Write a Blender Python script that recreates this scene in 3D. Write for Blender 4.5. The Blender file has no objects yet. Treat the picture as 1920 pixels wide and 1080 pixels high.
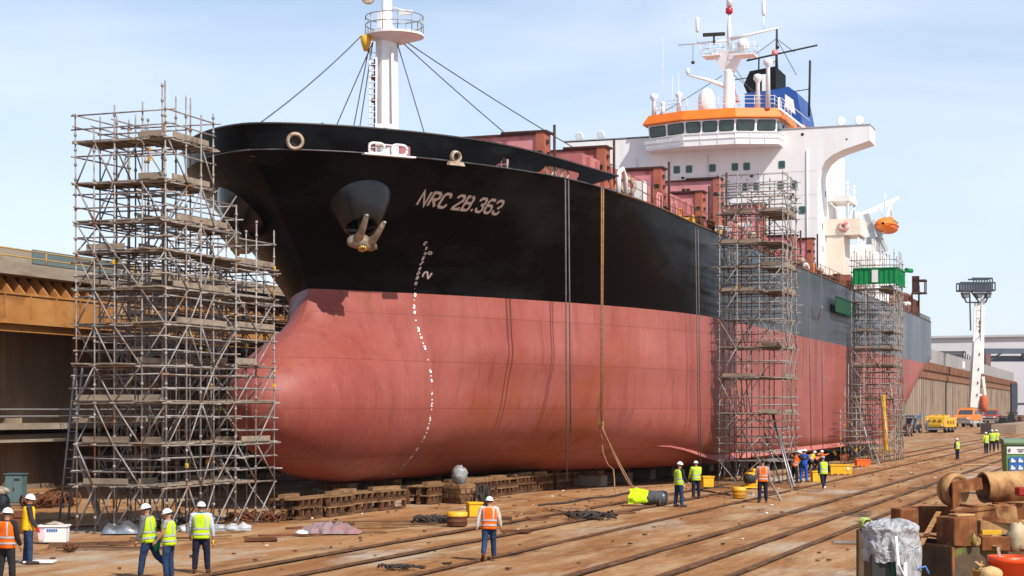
import bpy, bmesh, math, random
from mathutils import Vector, Matrix, Euler, noise
from mathutils.bvhtree import BVHTree
R = math.radians
PI = math.pi
SC = bpy.context.scene
COL = SC.collection
random.seed(7)

# ------------------------------------------------------------------ camera maths
F = 3263.0            # focal length in photo pixels (1920 wide)
CH = 4.1              # eye height above the dock floor
HY = 770.0            # horizon row
TH = R(20.0)          # ship axis, clockwise from the view axis
D = Vector((math.sin(TH), math.cos(TH), 0))      # bow -> stern
N = Vector((math.cos(TH), -math.sin(TH), 0))     # towards the visible (port) side
P0 = Vector((-8.77, 75.24, 0))                   # foot of the stem at the waterline


def g(px, py):
    """Point of the dock floor."""
    z = CH * F / (py - HY)
    return Vector(((px - 960) * z / F, z, 0))


def at(px, py, z):
    return Vector(((px - 960) * z / F, z, CH - (py - HY) * z / F))


def sv(px, py, v):
    """ship (u, w) of a pixel lying on the plane at v from the centreline"""
    k = (px - 960) / F
    q = P0 + N * v
    u = (k * q.y - q.x) / (D.x - k * D.y)
    z = q.y + D.y * u
    return u, CH - (py - HY) * z / F


def S(u, v, w):
    """ship coordinates -> local coordinates of an object turned by SHIP_ROT"""
    return (u, -v, w)


SHIP_ROT = PI / 2 - TH


def SW(u, v, w=0.0):
    q = P0 + D * u + N * v
    return Vector((q.x, q.y, w))


# ------------------------------------------------------------------ mesh builder
class MB:
    def __init__(s):
        s.v = []; s.f = []; s.sm = []; s.mi = []

    def add(s, vs, fs, smooth=False, mi=0):
        o = len(s.v)
        s.v += [tuple(p) for p in vs]
        for f in fs:
            s.f.append(tuple(i + o for i in f)); s.sm.append(smooth); s.mi.append(mi)
        return s

    def box(s, c, d, rot=0.0, mi=0, tilt=None):
        cx, cy, cz = c; x, y, z = d[0] / 2, d[1] / 2, d[2] / 2
        M = Matrix.Rotation(rot, 3, 'Z')
        if tilt is not None:
            M = M @ Euler(tilt).to_matrix()
        vs = []
        for a in (-x, x):
            for b in (-y, y):
                for e in (-z, z):
                    p = M @ Vector((a, b, e)); vs.append((p.x + cx, p.y + cy, p.z + cz))
        s.add(vs, [(0, 1, 3, 2), (4, 6, 7, 5), (0, 4, 5, 1), (2, 3, 7, 6), (0, 2, 6, 4), (1, 5, 7, 3)], False, mi)
        return s

    def bbox(s, a, b, mi=0):
        c = [(a[i] + b[i]) / 2 for i in range(3)]; d = [abs(b[i] - a[i]) for i in range(3)]
        s.box(c, d, 0, mi); return s

    def tube(s, pts, r, n=6, cap=True, mi=0, smooth=True):
        pts = [Vector(p) for p in pts]
        rs = list(r) if isinstance(r, (list, tuple)) else [r] * len(pts)
        prev = None; vs = []; fs = []
        m = len(pts)
        for i, p in enumerate(pts):
            t = (pts[min(i + 1, m - 1)] - pts[max(i - 1, 0)])
            t = t.normalized() if t.length > 1e-9 else Vector((0, 0, 1))
            if prev is None:
                a = Vector((0, 0, 1)) if abs(t.z) < .9 else Vector((1, 0, 0))
                x = t.cross(a).normalized()
            else:
                x = (prev - t * prev.dot(t))
                x = x.normalized() if x.length > 1e-6 else t.orthogonal().normalized()
            prev = x; y = t.cross(x)
            for k in range(n):
                q = 2 * PI * k / n
                vs.append(p + (x * math.cos(q) + y * math.sin(q)) * rs[i])
        for i in range(m - 1):
            for k in range(n):
                a = i * n + k; b = i * n + (k + 1) % n
                fs.append((a, b, b + n, a + n))
        s.add(vs, fs, smooth, mi)
        if cap:
            o = len(s.v) - len(vs)
            s.f.append(tuple(o + k for k in reversed(range(n)))); s.sm.append(False); s.mi.append(mi)
            s.f.append(tuple(o + (m - 1) * n + k for k in range(n))); s.sm.append(False); s.mi.append(mi)
        return s

    def bar(s, a, b, w, h, mi=0):
        """rectangular bar from a to b, w wide sideways, h tall"""
        a = Vector(a); b = Vector(b); t = (b - a).normalized()
        up = Vector((0, 0, 1)) if abs(t.z) < .95 else Vector((0, 1, 0))
        x = t.cross(up).normalized() * (w / 2); y = x.cross(t).normalized() * (h / 2)
        vs = []
        for p in (a, b):
            vs += [p - x - y, p + x - y, p + x + y, p - x + y]
        s.add(vs, [(3, 2, 1, 0), (4, 5, 6, 7), (0, 1, 5, 4), (1, 2, 6, 5), (2, 3, 7, 6), (3, 0, 4, 7)], False, mi)
        return s

    def lathe(s, prof, c=(0, 0, 0), axis='Z', n=20, smooth=True, mi=0, M=None, caps=True):
        """prof: list of (r, h)"""
        vs = []; fs = []
        for r, h in prof:
            for k in range(n):
                q = 2 * PI * k / n
                p = Vector((r * math.cos(q), r * math.sin(q), h))
                if axis == 'X': p = Vector((p.z, p.x, p.y))
                if axis == 'Y': p = Vector((p.x, p.z, -p.y)) if False else Vector((p.y, p.z, p.x))
                if M is not None: p = M @ p
                vs.append(p + Vector(c))
        m = len(prof)
        for i in range(m - 1):
            for k in range(n):
                a = i * n + k; b = i * n + (k + 1) % n
                fs.append((a, b, b + n, a + n))
        s.add(vs, fs, smooth, mi)
        if caps:
            o = len(s.v) - len(vs)
            if prof[0][0] > 1e-4:
                s.f.append(tuple(o + k for k in reversed(range(n)))); s.sm.append(False); s.mi.append(mi)
            if prof[-1][0] > 1e-4:
                s.f.append(tuple(o + (m - 1) * n + k for k in range(n))); s.sm.append(False); s.mi.append(mi)
        return s

    def prism(s, poly, a, b, axis='Y', mi=0):
        """extrude a 2-D polygon between a and b along an axis; poly in the two other axes in order"""
        n = len(poly); vs = []
        for t in (a, b):
            for p, q in poly:
                vs.append({'X': (t, p, q), 'Y': (p, t, q), 'Z': (p, q, t)}[axis])
        fs = [tuple(range(n)), tuple(reversed(range(n, 2 * n)))]
        for k in range(n):
            j = (k + 1) % n
            fs.append((k, k + n, j + n, j))
        return s.add(vs, fs, False, mi)

    def blob(s, c, d, seed=0, amp=.25, n=14, m=9, mi=0, flat=True, freq=2.0, rot=0):
        vs = []; fs = []
        M = Matrix.Rotation(rot, 3, 'Z')
        for i in range(m + 1):
            a = PI * i / m
            for k in range(n):
                q = 2 * PI * k / n
                p = Vector((math.sin(a) * math.cos(q), math.sin(a) * math.sin(q), math.cos(a)))
                f = 1 + amp * noise.noise(p * freq + Vector((seed * 3.7, seed * 1.3, 0))) + amp * .5 * noise.noise(p * freq * 2.7 + Vector((seed, 9, 0)))
                zz = p.z * f * d[2]
                if flat and zz < 0: zz *= .35
                q3 = M @ Vector((p.x * f * d[0], p.y * f * d[1], 0))
                vs.append((c[0] + q3.x, c[1] + q3.y, c[2] + zz))
        for i in range(m):
            for k in range(n):
                a = i * n + k; b = i * n + (k + 1) % n
                fs.append((a, a + n, b + n, b))
        return s.add(vs, fs, True, mi)

    def grid(s, P, closed=False, smooth=True, mi=0, skip=None):
        """P[i][j] points"""
        m = len(P); n = len(P[0]); vs = [p for row in P for p in row]; fs = []
        for i in range(m - 1):
            for j in range(n if closed else n - 1):
                if skip and skip(i, j): continue
                k = (j + 1) % n
                fs.append((i * n + j, i * n + k, (i + 1) * n + k, (i + 1) * n + j))
        return s.add(vs, fs, smooth, mi)

    def build(s, name, m, parent=None, loc=(0, 0, 0), rotz=0.0, bevel=0.0):
        me = bpy.data.meshes.new(name)
        me.from_pydata(s.v, [], s.f)
        ms = m if isinstance(m, (list, tuple)) else [m]
        for q in ms: me.materials.append(q)
        me.polygons.foreach_set('use_smooth', s.sm)
        if len(ms) > 1: me.polygons.foreach_set('material_index', s.mi)
        bm = bmesh.new(); bm.from_mesh(me)
        bmesh.ops.recalc_face_normals(bm, faces=bm.faces)
        if bevel:
            bmesh.ops.bevel(bm, geom=[e for e in bm.edges if len(e.link_faces) == 2 and e.calc_face_angle(0) > .5], offset=bevel, segments=1, affect='EDGES')
        bm.to_mesh(me); bm.free(); me.update()
        o = bpy.data.objects.new(name, me); COL.objects.link(o)
        if parent is not None: o.parent = parent
        o.location = loc; o.rotation_euler = (0, 0, rotz)
        return o


def tag(o, label=None, cat=None, group=None, kind=None):
    if label: o['label'] = label
    if cat: o['category'] = cat
    if group: o['group'] = group
    if kind: o['kind'] = kind
    return o


def thing(name, label, cat, loc=(0, 0, 0), rotz=0.0, group=None):
    o = bpy.data.objects.new(name, None); COL.objects.link(o)
    o.location = loc; o.rotation_euler = (0, 0, rotz); o.empty_display_size = .2
    return tag(o, label, cat, group)


def sub(name, parent):
    o = bpy.data.objects.new(name, None); COL.objects.link(o); o.parent = parent
    return o


def copy_tree(o, parent=None):
    c = o.copy(); COL.objects.link(c); c.parent = parent
    for ch in o.children: copy_tree(ch, c)
    return c


def cable(a, b, sag, n=14):
    a = Vector(a); b = Vector(b)
    return [a.lerp(b, i / n) - Vector((0, 0, sag * 4 * (i / n) * (1 - i / n))) for i in range(n + 1)]


# ------------------------------------------------------------------ materials
MATS = {}


def mat(name, c, c2=None, scale=1.5, rough=.6, metal=0.0, bump=0.0, bscale=None, stretch=(1, 1, 1), c3=None, s3=.4, t3=(.55, .68), spec=None, lo=.35, hi=.65, coat=0):
    if name in MATS: return MATS[name]
    m = bpy.data.materials.new(name); m.use_nodes = True; MATS[name] = m
    nt = m.node_tree; nd = nt.nodes; lk = nt.links
    b = nd['Principled BSDF']
    b.inputs['Roughness'].default_value = rough; b.inputs['Metallic'].default_value = metal
    if spec is None and rough >= .55 and not metal: spec = .12
    if spec is not None: b.inputs['Specular IOR Level'].default_value = spec
    if coat: b.inputs['Coat Weight'].default_value = coat; b.inputs['Coat Roughness'].default_value = .15
    c = (*c, 1)
    b.inputs['Base Color'].default_value = c
    if c2 is None and not bump: return m
    tc = nd.new('ShaderNodeTexCoord'); mp = nd.new('ShaderNodeMapping')
    mp.inputs['Scale'].default_value = stretch
    lk.new(tc.outputs['Object'], mp.inputs['Vector'])
    n1 = nd.new('ShaderNodeTexNoise'); n1.inputs['Scale'].default_value = scale; n1.inputs['Detail'].default_value = 7; n1.inputs['Roughness'].default_value = .62
    lk.new(mp.outputs['Vector'], n1.inputs['Vector'])
    if c2 is not None:
        r = nd.new('ShaderNodeValToRGB'); r.color_ramp.elements[0].position = lo; r.color_ramp.elements[1].position = hi
        r.color_ramp.elements[0].color = c; r.color_ramp.elements[1].color = (*c2, 1)
        lk.new(n1.outputs['Fac'], r.inputs['Fac']); out = r.outputs['Color']
        if c3 is not None:
            n3 = nd.new('ShaderNodeTexNoise'); n3.inputs['Scale'].default_value = s3; n3.inputs['Detail'].default_value = 6
            lk.new(mp.outputs['Vector'], n3.inputs['Vector'])
            r3 = nd.new('ShaderNodeValToRGB'); r3.color_ramp.elements[0].position = t3[0]; r3.color_ramp.elements[1].position = t3[1]
            lk.new(n3.outputs['Fac'], r3.inputs['Fac'])
            mx = nd.new('ShaderNodeMix'); mx.data_type = 'RGBA'
            lk.new(r3.outputs['Color'], mx.inputs['Factor']); lk.new(out, mx.inputs['A']); mx.inputs['B'].default_value = (*c3, 1)
            out = mx.outputs['Result']
        lk.new(out, b.inputs['Base Color'])
    if bump:
        nb = n1
        if bscale:
            nb = nd.new('ShaderNodeTexNoise'); nb.inputs['Scale'].default_value = bscale; nb.inputs['Detail'].default_value = 6
            lk.new(mp.outputs['Vector'], nb.inputs['Vector'])
        bu = nd.new('ShaderNodeBump'); bu.inputs['Strength'].default_value = bump; bu.inputs['Distance'].default_value = .05
        lk.new(nb.outputs['Fac'], bu.inputs['Height']); lk.new(bu.outputs['Normal'], b.inputs['Normal'])
    return m
# ------------------------------------------------------------------ camera, sky, sun
cam = bpy.data.objects.new('camera', bpy.data.cameras.new('camera')); COL.objects.link(cam)
cam.location = (0, 0, CH); cam.rotation_euler = (R(90), 0, 0)
cam.data.sensor_width = 36; cam.data.lens = 36 * F / 1920
cam.data.shift_y = (HY - 540) / 1920
cam.data.clip_start = .5; cam.data.clip_end = 12000
SC.camera = cam

SUN_AZ = Vector((.62, -.785, 0)).normalized(); SUN_EL = R(47)
sun = bpy.data.objects.new('sun', bpy.data.lights.new('sun', 'SUN')); COL.objects.link(sun)
sun.data.energy = 5.0; sun.data.angle = R(.5); sun.data.color = (1, .955, .88)
sdir = Vector((SUN_AZ.x * math.cos(SUN_EL), SUN_AZ.y * math.cos(SUN_EL), math.sin(SUN_EL)))
sun.rotation_euler = sdir.to_track_quat('Z', 'Y').to_euler()

wd = bpy.data.worlds.new('World'); SC.world = wd; wd.use_nodes = True
nt = wd.node_tree; nd = nt.nodes; lk = nt.links
bg = nd['Background']; bg.inputs['Strength'].default_value = .145
sky = nd.new('ShaderNodeTexSky'); sky.sky_type = 'NISHITA'; sky.sun_disc = False
sky.sun_elevation = SUN_EL; sky.sun_rotation = math.atan2(sdir.x, sdir.y)
sky.air_density = 1.0; sky.dust_density = .9; sky.ozone_density = 1.5
tc = nd.new('ShaderNodeTexCoord')
mp = nd.new('ShaderNodeMapping'); mp.inputs['Scale'].default_value = (1.0, 1.0, 4.0)
mp.inputs['Rotation'].default_value = (0, R(8), R(25))
cn = nd.new('ShaderNodeTexNoise'); cn.inputs['Scale'].default_value = 3.2; cn.inputs['Detail'].default_value = 8; cn.inputs['Roughness'].default_value = .52; cn.inputs['Distortion'].default_value = .5
cr = nd.new('ShaderNodeValToRGB'); cr.color_ramp.elements[0].position = .36; cr.color_ramp.elements[1].position = .72
cr.color_ramp.elements[0].color = (.0, .0, .0, 1); cr.color_ramp.elements[1].color = (.62, .62, .62, 1)
lk.new(tc.outputs['Generated'], mp.inputs['Vector']); lk.new(mp.outputs['Vector'], cn.inputs['Vector']); lk.new(cn.outputs['Fac'], cr.inputs['Fac'])
mx = nd.new('ShaderNodeMix'); mx.data_type = 'RGBA'
zf = nd.new('ShaderNodeSeparateXYZ'); lk.new(tc.outputs['Generated'], zf.inputs['Vector'])
zr = nd.new('ShaderNodeMapRange'); zr.inputs['From Min'].default_value = .26; zr.inputs['From Max'].default_value = .5; zr.inputs['To Min'].default_value = 1; zr.inputs['To Max'].default_value = 0; lk.new(zf.outputs['Z'], zr.inputs['Value'])
zm = nd.new('ShaderNodeMath'); zm.operation = 'MULTIPLY'; lk.new(cr.outputs['Color'], zm.inputs[0]); lk.new(zr.outputs['Result'], zm.inputs[1])
lk.new(zm.outputs[0], mx.inputs['Factor']); lk.new(sky.outputs['Color'], mx.inputs['A']); mx.inputs['B'].default_value = (6.1, 6.7, 7.7, 1)
# veil of thin high haze: paler towards the horizon
sp = nd.new('ShaderNodeSeparateXYZ'); lk.new(tc.outputs['Generated'], sp.inputs['Vector'])
mr = nd.new('ShaderNodeMapRange'); mr.inputs['From Min'].default_value = 0.0; mr.inputs['From Max'].default_value = .32
mr.inputs['To Min'].default_value = .62; mr.inputs['To Max'].default_value = .0
lk.new(sp.outputs['Z'], mr.inputs['Value'])
mx2 = nd.new('ShaderNodeMix'); mx2.data_type = 'RGBA'
lk.new(mr.outputs['Result'], mx2.inputs['Factor']); lk.new(mx.outputs['Result'], mx2.inputs['A']); mx2.inputs['B'].default_value = (6.0, 6.5, 7.6, 1)
lk.new(mx2.outputs['Result'], bg.inputs['Color'])

SC.view_settings.view_transform = 'Standard'; SC.view_settings.look = 'None'
SC.view_settings.exposure = 0.12; SC.view_settings.gamma = 1.0
SC.cycles.max_bounces = 6; SC.cycles.diffuse_bounces = 3; SC.cycles.glossy_bounces = 3
SC.cycles.use_denoising = True

# ------------------------------------------------------------------ ground


def node_ground():
    m = bpy.data.materials.new('rusty_ground'); m.use_nodes = True
    nt = m.node_tree; nd = nt.nodes; lk = nt.links; b = nd['Principled BSDF']
    b.inputs['Roughness'].default_value = .82; b.inputs['Specular IOR Level'].default_value = .08
    tc = nd.new('ShaderNodeTexCoord')
    rot = nd.new('ShaderNodeMapping'); rot.inputs['Rotation'].default_value = (0, 0, -SHIP_ROT)   # x runs along the dock
    lk.new(tc.outputs['Object'], rot.inputs['Vector'])

    def nz(scale, st, det=8, ro=.6):
        mp = nd.new('ShaderNodeMapping'); mp.inputs['Scale'].default_value = st
        lk.new(rot.outputs['Vector'], mp.inputs['Vector'])
        n = nd.new('ShaderNodeTexNoise'); n.inputs['Scale'].default_value = scale; n.inputs['Detail'].default_value = det; n.inputs['Roughness'].default_value = ro
        lk.new(mp.outputs['Vector'], n.inputs['Vector']); return n.outputs['Fac']

    def ramp(f, p0, p1, c0=(0, 0, 0), c1=(1, 1, 1)):
        r = nd.new('ShaderNodeValToRGB'); r.color_ramp.elements[0].position = p0; r.color_ramp.elements[1].position = p1
        r.color_ramp.elements[0].color = (*c0, 1); r.color_ramp.elements[1].color = (*c1, 1)
        lk.new(f, r.inputs['Fac']); return r.outputs['Color']

    def mix(f, a, bcol, mode='MIX'):
        x = nd.new('ShaderNodeMix'); x.data_type = 'RGBA'; x.blend_type = mode
        if isinstance(f, float): x.inputs['Factor'].default_value = f
        else: lk.new(f, x.inputs['Factor'])
        lk.new(a, x.inputs['A'])
        if isinstance(bcol, tuple): x.inputs['B'].default_value = (*bcol, 1)
        else: lk.new(bcol, x.inputs['B'])
        return x.outputs['Result']
    base = ramp(nz(.22, (.5, 1, 1)), .34, .66, (.25, .105, .038), (.40, .20, .085))
    base = mix(ramp(nz(.5, (.22, 1.3, 1), 9, .68), .47, .64), base, (.45, .285, .150))            # bleached strips
    base = mix(ramp(nz(.16, (.5, 1, 1), 9, .68), .54, .66), base, (.45, .365, .27))              # pale concrete showing
    base = mix(ramp(nz(.9, (.25, 1, 1)), .57, .72), base, (.15, .058, .024))             # dark rust
    base = mix(ramp(nz(.30, (.4, 1, 1), 8, .7), .60, .68), base, (.10, .065, .045))          # oil stains
    base = mix(ramp(nz(9.0, (.6, 1, 1), 9, .8), .60, .74), base, (.09, .05, .03))              # grit
    base = mix(ramp(nz(3.0, (.3, 1.1, 1), 9, .75), .62, .72), base, (.19, .095, .045))         # plank-like drag lines
    fine = ramp(nz(3.5, (.35, 1.2, 1), 10, .78), .3, .7, (.66, .64, .62), (1.14, 1.15, 1.16))
    base = mix(1.0, base, fine, 'MULTIPLY')
    lk.new(base, b.inputs['Base Color'])
    bu = nd.new('ShaderNodeBump'); bu.inputs['Strength'].default_value = .5; bu.inputs['Distance'].default_value = .06
    lk.new(nz(2.6, (.3, 1, 1), 10, .7), bu.inputs['Height']); lk.new(bu.outputs['Normal'], b.inputs['Normal'])
    return m


gm = node_ground()
gb = MB()
# one sheet, finely divided near the camera with a few centimetres of unevenness
ys = [-30, 0, 20, 26] + [30 + i * .9 for i in range(60)] + [86 + i * 4 for i in range(30)] + [220, 300, 400, 600, 900, 1500, 2500, 4000]
P = []
for y in ys:
    xr = max(60, y * .5) * 1.2
    row = []
    for i in range(81):
        x = -xr + 2 * xr * i / 80
        if y > 1200: x *= 3
        h = 0
        if 28 < y < 190: h = .028 * noise.noise(Vector((x * .33, y * .33, 0))) + .014 * noise.noise(Vector((x * 1.1, y * 1.1, 3))) - .02
        row.append((x, y, h))
    P.append(row)
gb.grid(P)
tag(gb.build('ground', gm), 'rust coloured dock floor of worn plates and concrete', 'ground', kind='structure')

hz = bpy.data.materials.new('haze_air'); hz.use_nodes = True
hn = hz.node_tree.nodes; hl = hz.node_tree.links
for n_ in list(hn): hn.remove(n_)
ho_ = hn.new('ShaderNodeOutputMaterial'); hv = hn.new('ShaderNodeVolumePrincipled')
hv.inputs['Density'].default_value = .00006; hv.inputs['Color'].default_value = (.93, .95, 1, 1); hv.inputs['Anisotropy'].default_value = .2
hl.new(hv.outputs['Volume'], ho_.inputs['Volume'])
b = MB(); b.bbox((-7800, -60, -2), (7800, 4200, 82)); tag(b.build('haze', hz), 'thin pale haze over the whole dock', 'haze', kind='stuff')
# ------------------------------------------------------------------ ship hull
WL = 9.38; WB = .85; WK = 14.65; BM = 11.0; LS = 139.0


def lerp(a, b, t): return a + (b - a) * t


def clamp(x, a=0.0, b=1.0): return max(a, min(b, x))


def smooth(t): t = clamp(t); return t * t * (3 - 2 * t)


def upper_par(w):
    s = clamp((w - WL) / (WK - WL)); e = s ** 1.2
    return lerp(0, -5.2, e), lerp(29.3, 26.0, e), lerp(1.85, 2.2, e), lerp(.95, .62, e), lerp(11.0, 10.95, e)


ZC = 4.6; UC = 3.5; LB = 8.8; VB = 3.55


def bulb_h(w): return 3.4 if w > ZC else 3.78


STEM = [(.85, 3.0), (1.0, 1.2), (1.2, -.2), (1.6, -1.9), (2.1, -3.1), (2.8, -4.3), (3.6, -5.05), (4.6, -5.3), (5.4, -4.95), (6.0, -4.3), (6.5, -3.5), (7.0, -2.45), (7.45, -1.5), (7.9, -.85), (8.4, -.4), (8.9, -.12), (9.38, 0)]


def lower_stem(w):
    us = STEM[-1][1]
    for (a, ua), (b, ub) in zip(STEM, STEM[1:]):
        if w <= b: us = lerp(ua, ub, clamp((w - a) / (b - a))); break
    um = 0.05 if w > 7.2 else lerp(1.5, 0.05, smooth((w - 5) / 2.2))
    if w < 3: um = lerp(3.2, 1.5, clamp((w - WB) / 2.15))
    return us, um


def lower_half(u, w):
    us, um = lower_stem(w)
    r2 = lambda x: 1 - ((UC - x) / LB) ** 2 if x < UC else 1.0
    vb = VB * math.sqrt(max(0, r2(u) - r2(us)))
    # main hull
    t = clamp((u - um) / 29.3)
    vm = 11 * (1 - (1 - t) ** 1.85) ** .95 if u > um else 0
    Rz = lerp(7.2, 1.9, smooth(u / 34)); c = .84 * smooth((u - 2) / 36)
    y = clamp((w - WB) / Rz); pw = lerp(1.6, 2.2, smooth(u / 30))
    vm *= c + (1 - c) * (1 - (1 - y) ** pw) ** (1 / pw)
    p = 2.4
    v = (vb ** p + vm ** p) ** (1 / p)
    return min(v, 11.0)


def stern_end(w):
    return 116 + 23 * clamp((w - WB) / (WL + .6 - WB)) ** .85 if w < WL + .6 else LS


def stern_f(u, w):
    e = stern_end(w)
    if w >= WL + .6: L = 6; k = .94
    else:
        L = lerp(22, 8, clamp((w - WB) / (WL + .6 - WB))); k = lerp(.0, .94, clamp((w - 4.5) / 5.5))
    t = clamp((e - u) / L)
    return k + (1 - k) * (1 - (1 - t) ** 2) ** .5


def half(u, w):
    if w >= WL:
        us, L, p, q, B = upper_par(w)
        t = clamp((u - us) / L)
        v = B * (1 - (1 - t) ** p) ** q
        if w > WL: pass
    else:
        v = lower_half(u, w)
        # blend to the upper formula just below the paint line
        if w > WL - .9:
            us, L, p, q, B = upper_par(WL)
            t = clamp((u - us) / L)
            v = lerp(v, B * (1 - (1 - t) ** p) ** q, smooth((w - (WL - .9)) / .9))
    return v * stern_f(u, w)


def stem(w): return upper_par(w)[0] if w >= WL else lower_stem(w)[0]


def sheer(u):
    """height of the deck edge"""
    return 14.28 + .42 * smooth((26 - u) / 26)


def columns():
    c = [0, .0015, .006, .014, .025, .04, .06, .085, .115, .15, .19, .235, .285, .34, .4, .465, .535, .61, .69, .775, .865, .96]
    return c


def row(w, wfun=None):
    us = stem(w); e = stern_end(w); pts = []
    for c in columns():
        u = us + c * (34 - us)
        pts.append((u, w))
    for i in range(1, 16): pts.append((34 + i * (e - 12 - 34) / 15, w))
    for c in (.3, .55, .75, .88, .96, 1.0): pts.append((e - 12 + 12 * c, w))
    return pts


def hull_rows(ws, side, lift=None):
    out = []
    for w in ws:
        rr = []
        for (u, ww) in row(w):
            h = ww
            if lift: h = lift(u, ww)
            rr.append(S(u, side * (half(u, ww) if rr else 0), h))
        out.append(rr)
    return out


def hull_mesh(ws, lift=None):
    m = MB()
    for side in (1, -1):
        m.grid(hull_rows(ws, side, lift))
    # transom
    rows = [hull_rows([w], 1, lift)[0][-1] for w in ws]
    vs = []
    for p in rows: vs += [p, (p[0], -p[1], p[2])]
    m.add(vs, [(2 * i, 2 * i + 1, 2 * i + 3, 2 * i + 2) for i in range(len(rows) - 1)])
    return m


ws_low = [WB + .0001, .95, 1.1, 1.3, 1.55, 1.85, 2.2, 2.6, 3.05, 3.5, 4.0, 4.5, 5.0, 5.5, 6.0, 6.4, 6.8, 7.15, 7.45, 7.7, 7.9, 8.1, 8.3, 8.55, 8.8, 9.1, WL]
ws_up = [WL, 9.7, 10.1, 10.6, 11.1, 11.6, 12.1, 12.6, 13.1, 13.6, 14.0, 14.3, WK]


def lift_up(u, w):
    """rows of the topsides follow the sheer line"""
    top = sheer(u) if u > 12 else lerp(WK, sheer(u), smooth((u - 4) / 8))
    return WL + (w - WL) * (top - WL) / (WK - WL)


def hull_red():
    m = bpy.data.materials.new('hull_red_oxide'); m.use_nodes = True
    nt = m.node_tree; nd = nt.nodes; lk = nt.links; b = nd['Principled BSDF']
    b.inputs['Roughness'].default_value = .5; b.inputs['Specular IOR Level'].default_value = .22
    tc = nd.new('ShaderNodeTexCoord')

    def nz(scale, st, det=7, ro=.6):
        mp = nd.new('ShaderNodeMapping'); mp.inputs['Scale'].default_value = st
        lk.new(tc.outputs['Object'], mp.inputs['Vector'])
        n = nd.new('ShaderNodeTexNoise'); n.inputs['Scale'].default_value = scale; n.inputs['Detail'].default_value = det; n.inputs['Roughness'].default_value = ro
        lk.new(mp.outputs['Vector'], n.inputs['Vector']); return n.outputs['Fac']

    def ramp(f, p0, p1, c0=(0, 0, 0), c1=(1, 1, 1)):
        r = nd.new('ShaderNodeValToRGB'); r.color_ramp.elements[0].position = p0; r.color_ramp.elements[1].position = p1
        r.color_ramp.elements[0].color = (*c0, 1); r.color_ramp.elements[1].color = (*c1, 1)
        lk.new(f, r.inputs['Fac']); return r.outputs['Color']

    def mix(f, a, c, mode='MIX'):
        x = nd.new('ShaderNodeMix'); x.data_type = 'RGBA'; x.blend_type = mode
        if isinstance(f, float): x.inputs['Factor'].default_value = f
        else: lk.new(f, x.inputs['Factor'])
        lk.new(a, x.inputs['A'])
        if isinstance(c, tuple): x.inputs['B'].default_value = (*c, 1)
        else: lk.new(c, x.inputs['B'])
        return x.outputs['Result']
    col = ramp(nz(.14, (1, 1, 1.2), 5), .35, .65, (.262, .056, .041), (.335, .086, .067))
    # red grows paler towards the paint line, broken up by noise
    sp = nd.new('ShaderNodeSeparateXYZ'); lk.new(tc.outputs['Object'], sp.inputs['Vector'])
    bl_ = nd.new('ShaderNodeMapRange'); bl_.inputs['From Min'].default_value = 3.2; bl_.inputs['From Max'].default_value = 8.2; lk.new(sp.outputs['Z'], bl_.inputs['Value'])
    bm1 = nd.new('ShaderNodeMath'); bm1.operation = 'MULTIPLY'; lk.new(bl_.outputs['Result'], bm1.inputs[0]); lk.new(ramp(nz(.22, (1, 1, .5), 7, .65), .38, .66, (0, 0, 0), (.75, .75, .75)), bm1.inputs[1])
    col = mix(bm1.outputs[0], col, (.375, .132, .106))
    col = mix(ramp(nz(.10, (.8, 1, 1.6), 6, .65), .48, .68, (0, 0, 0), (.8, .8, .8)), col, (.37, .125, .098))        # chalky, faded areas
    col = mix(ramp(nz(1.5, (1, 1, .10), 7, .65), .50, .75, (0, 0, 0), (.62, .62, .62)), col, (.195, .040, .028))   # dirty runs
    col = mix(ramp(nz(5.0, (1, 1, .06), 6, .65), .55, .78, (0, 0, 0), (.38, .38, .38)), col, (.44, .18, .15))   # pale wash marks
    col = mix(ramp(nz(.13, (.7, 1, 1), 7, .65), .56, .70, (0, 0, 0), (.85, .85, .85)), col, (.31, .078, .024)) # rust bloom
    col = mix(ramp(nz(1.6, (.25, 1, 2.2), 8, .75), .61, .72, (0, 0, 0), (.7, .7, .7)), col, (.21, .052, .032))  # scuffs along the plates
    col = mix(ramp(nz(8.0, (1, 1, 1), 8, .75), .60, .74), col, (.185, .042, .03))          # pitting
    col = mix(ramp(nz(.6, (1, 1, .05), 3, .5), .645, .69, (0, 0, 0), (.7, .7, .7)), col, (.21, .060, .028))      # long rust runs
    # plating: faint weld seams
    mp = nd.new('ShaderNodeMapping'); mp.inputs['Rotation'].default_value = (R(90), 0, 0)
    lk.new(tc.outputs['Object'], mp.inputs['Vector'])
    br = nd.new('ShaderNodeTexBrick'); br.inputs['Scale'].default_value = 1; br.inputs['Brick Width'].default_value = 7.5; br.inputs['Row Height'].default_value = 2.1
    br.inputs['Mortar Size'].default_value = .028; br.inputs['Mortar Smooth'].default_value = .3
    br.inputs['Color1'].default_value = (1, 1, 1, 1); br.inputs['Color2'].default_value = (.9, .88, .88, 1); br.inputs['Mortar'].default_value = (.76, .70, .69, 1)
    lk.new(mp.outputs['Vector'], br.inputs['Vector'])
    col = mix(1.0, col, br.outputs['Color'], 'MULTIPLY')
    lk.new(col, b.inputs['Base Color'])
    bu = nd.new('ShaderNodeBump'); bu.inputs['Strength'].default_value = .4; bu.inputs['Distance'].default_value = .05
    lk.new(nz(1.1, (1.3, 1, .7), 9, .55), bu.inputs['Height']); lk.new(bu.outputs['Normal'], b.inputs['Normal'])
    return m


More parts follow.
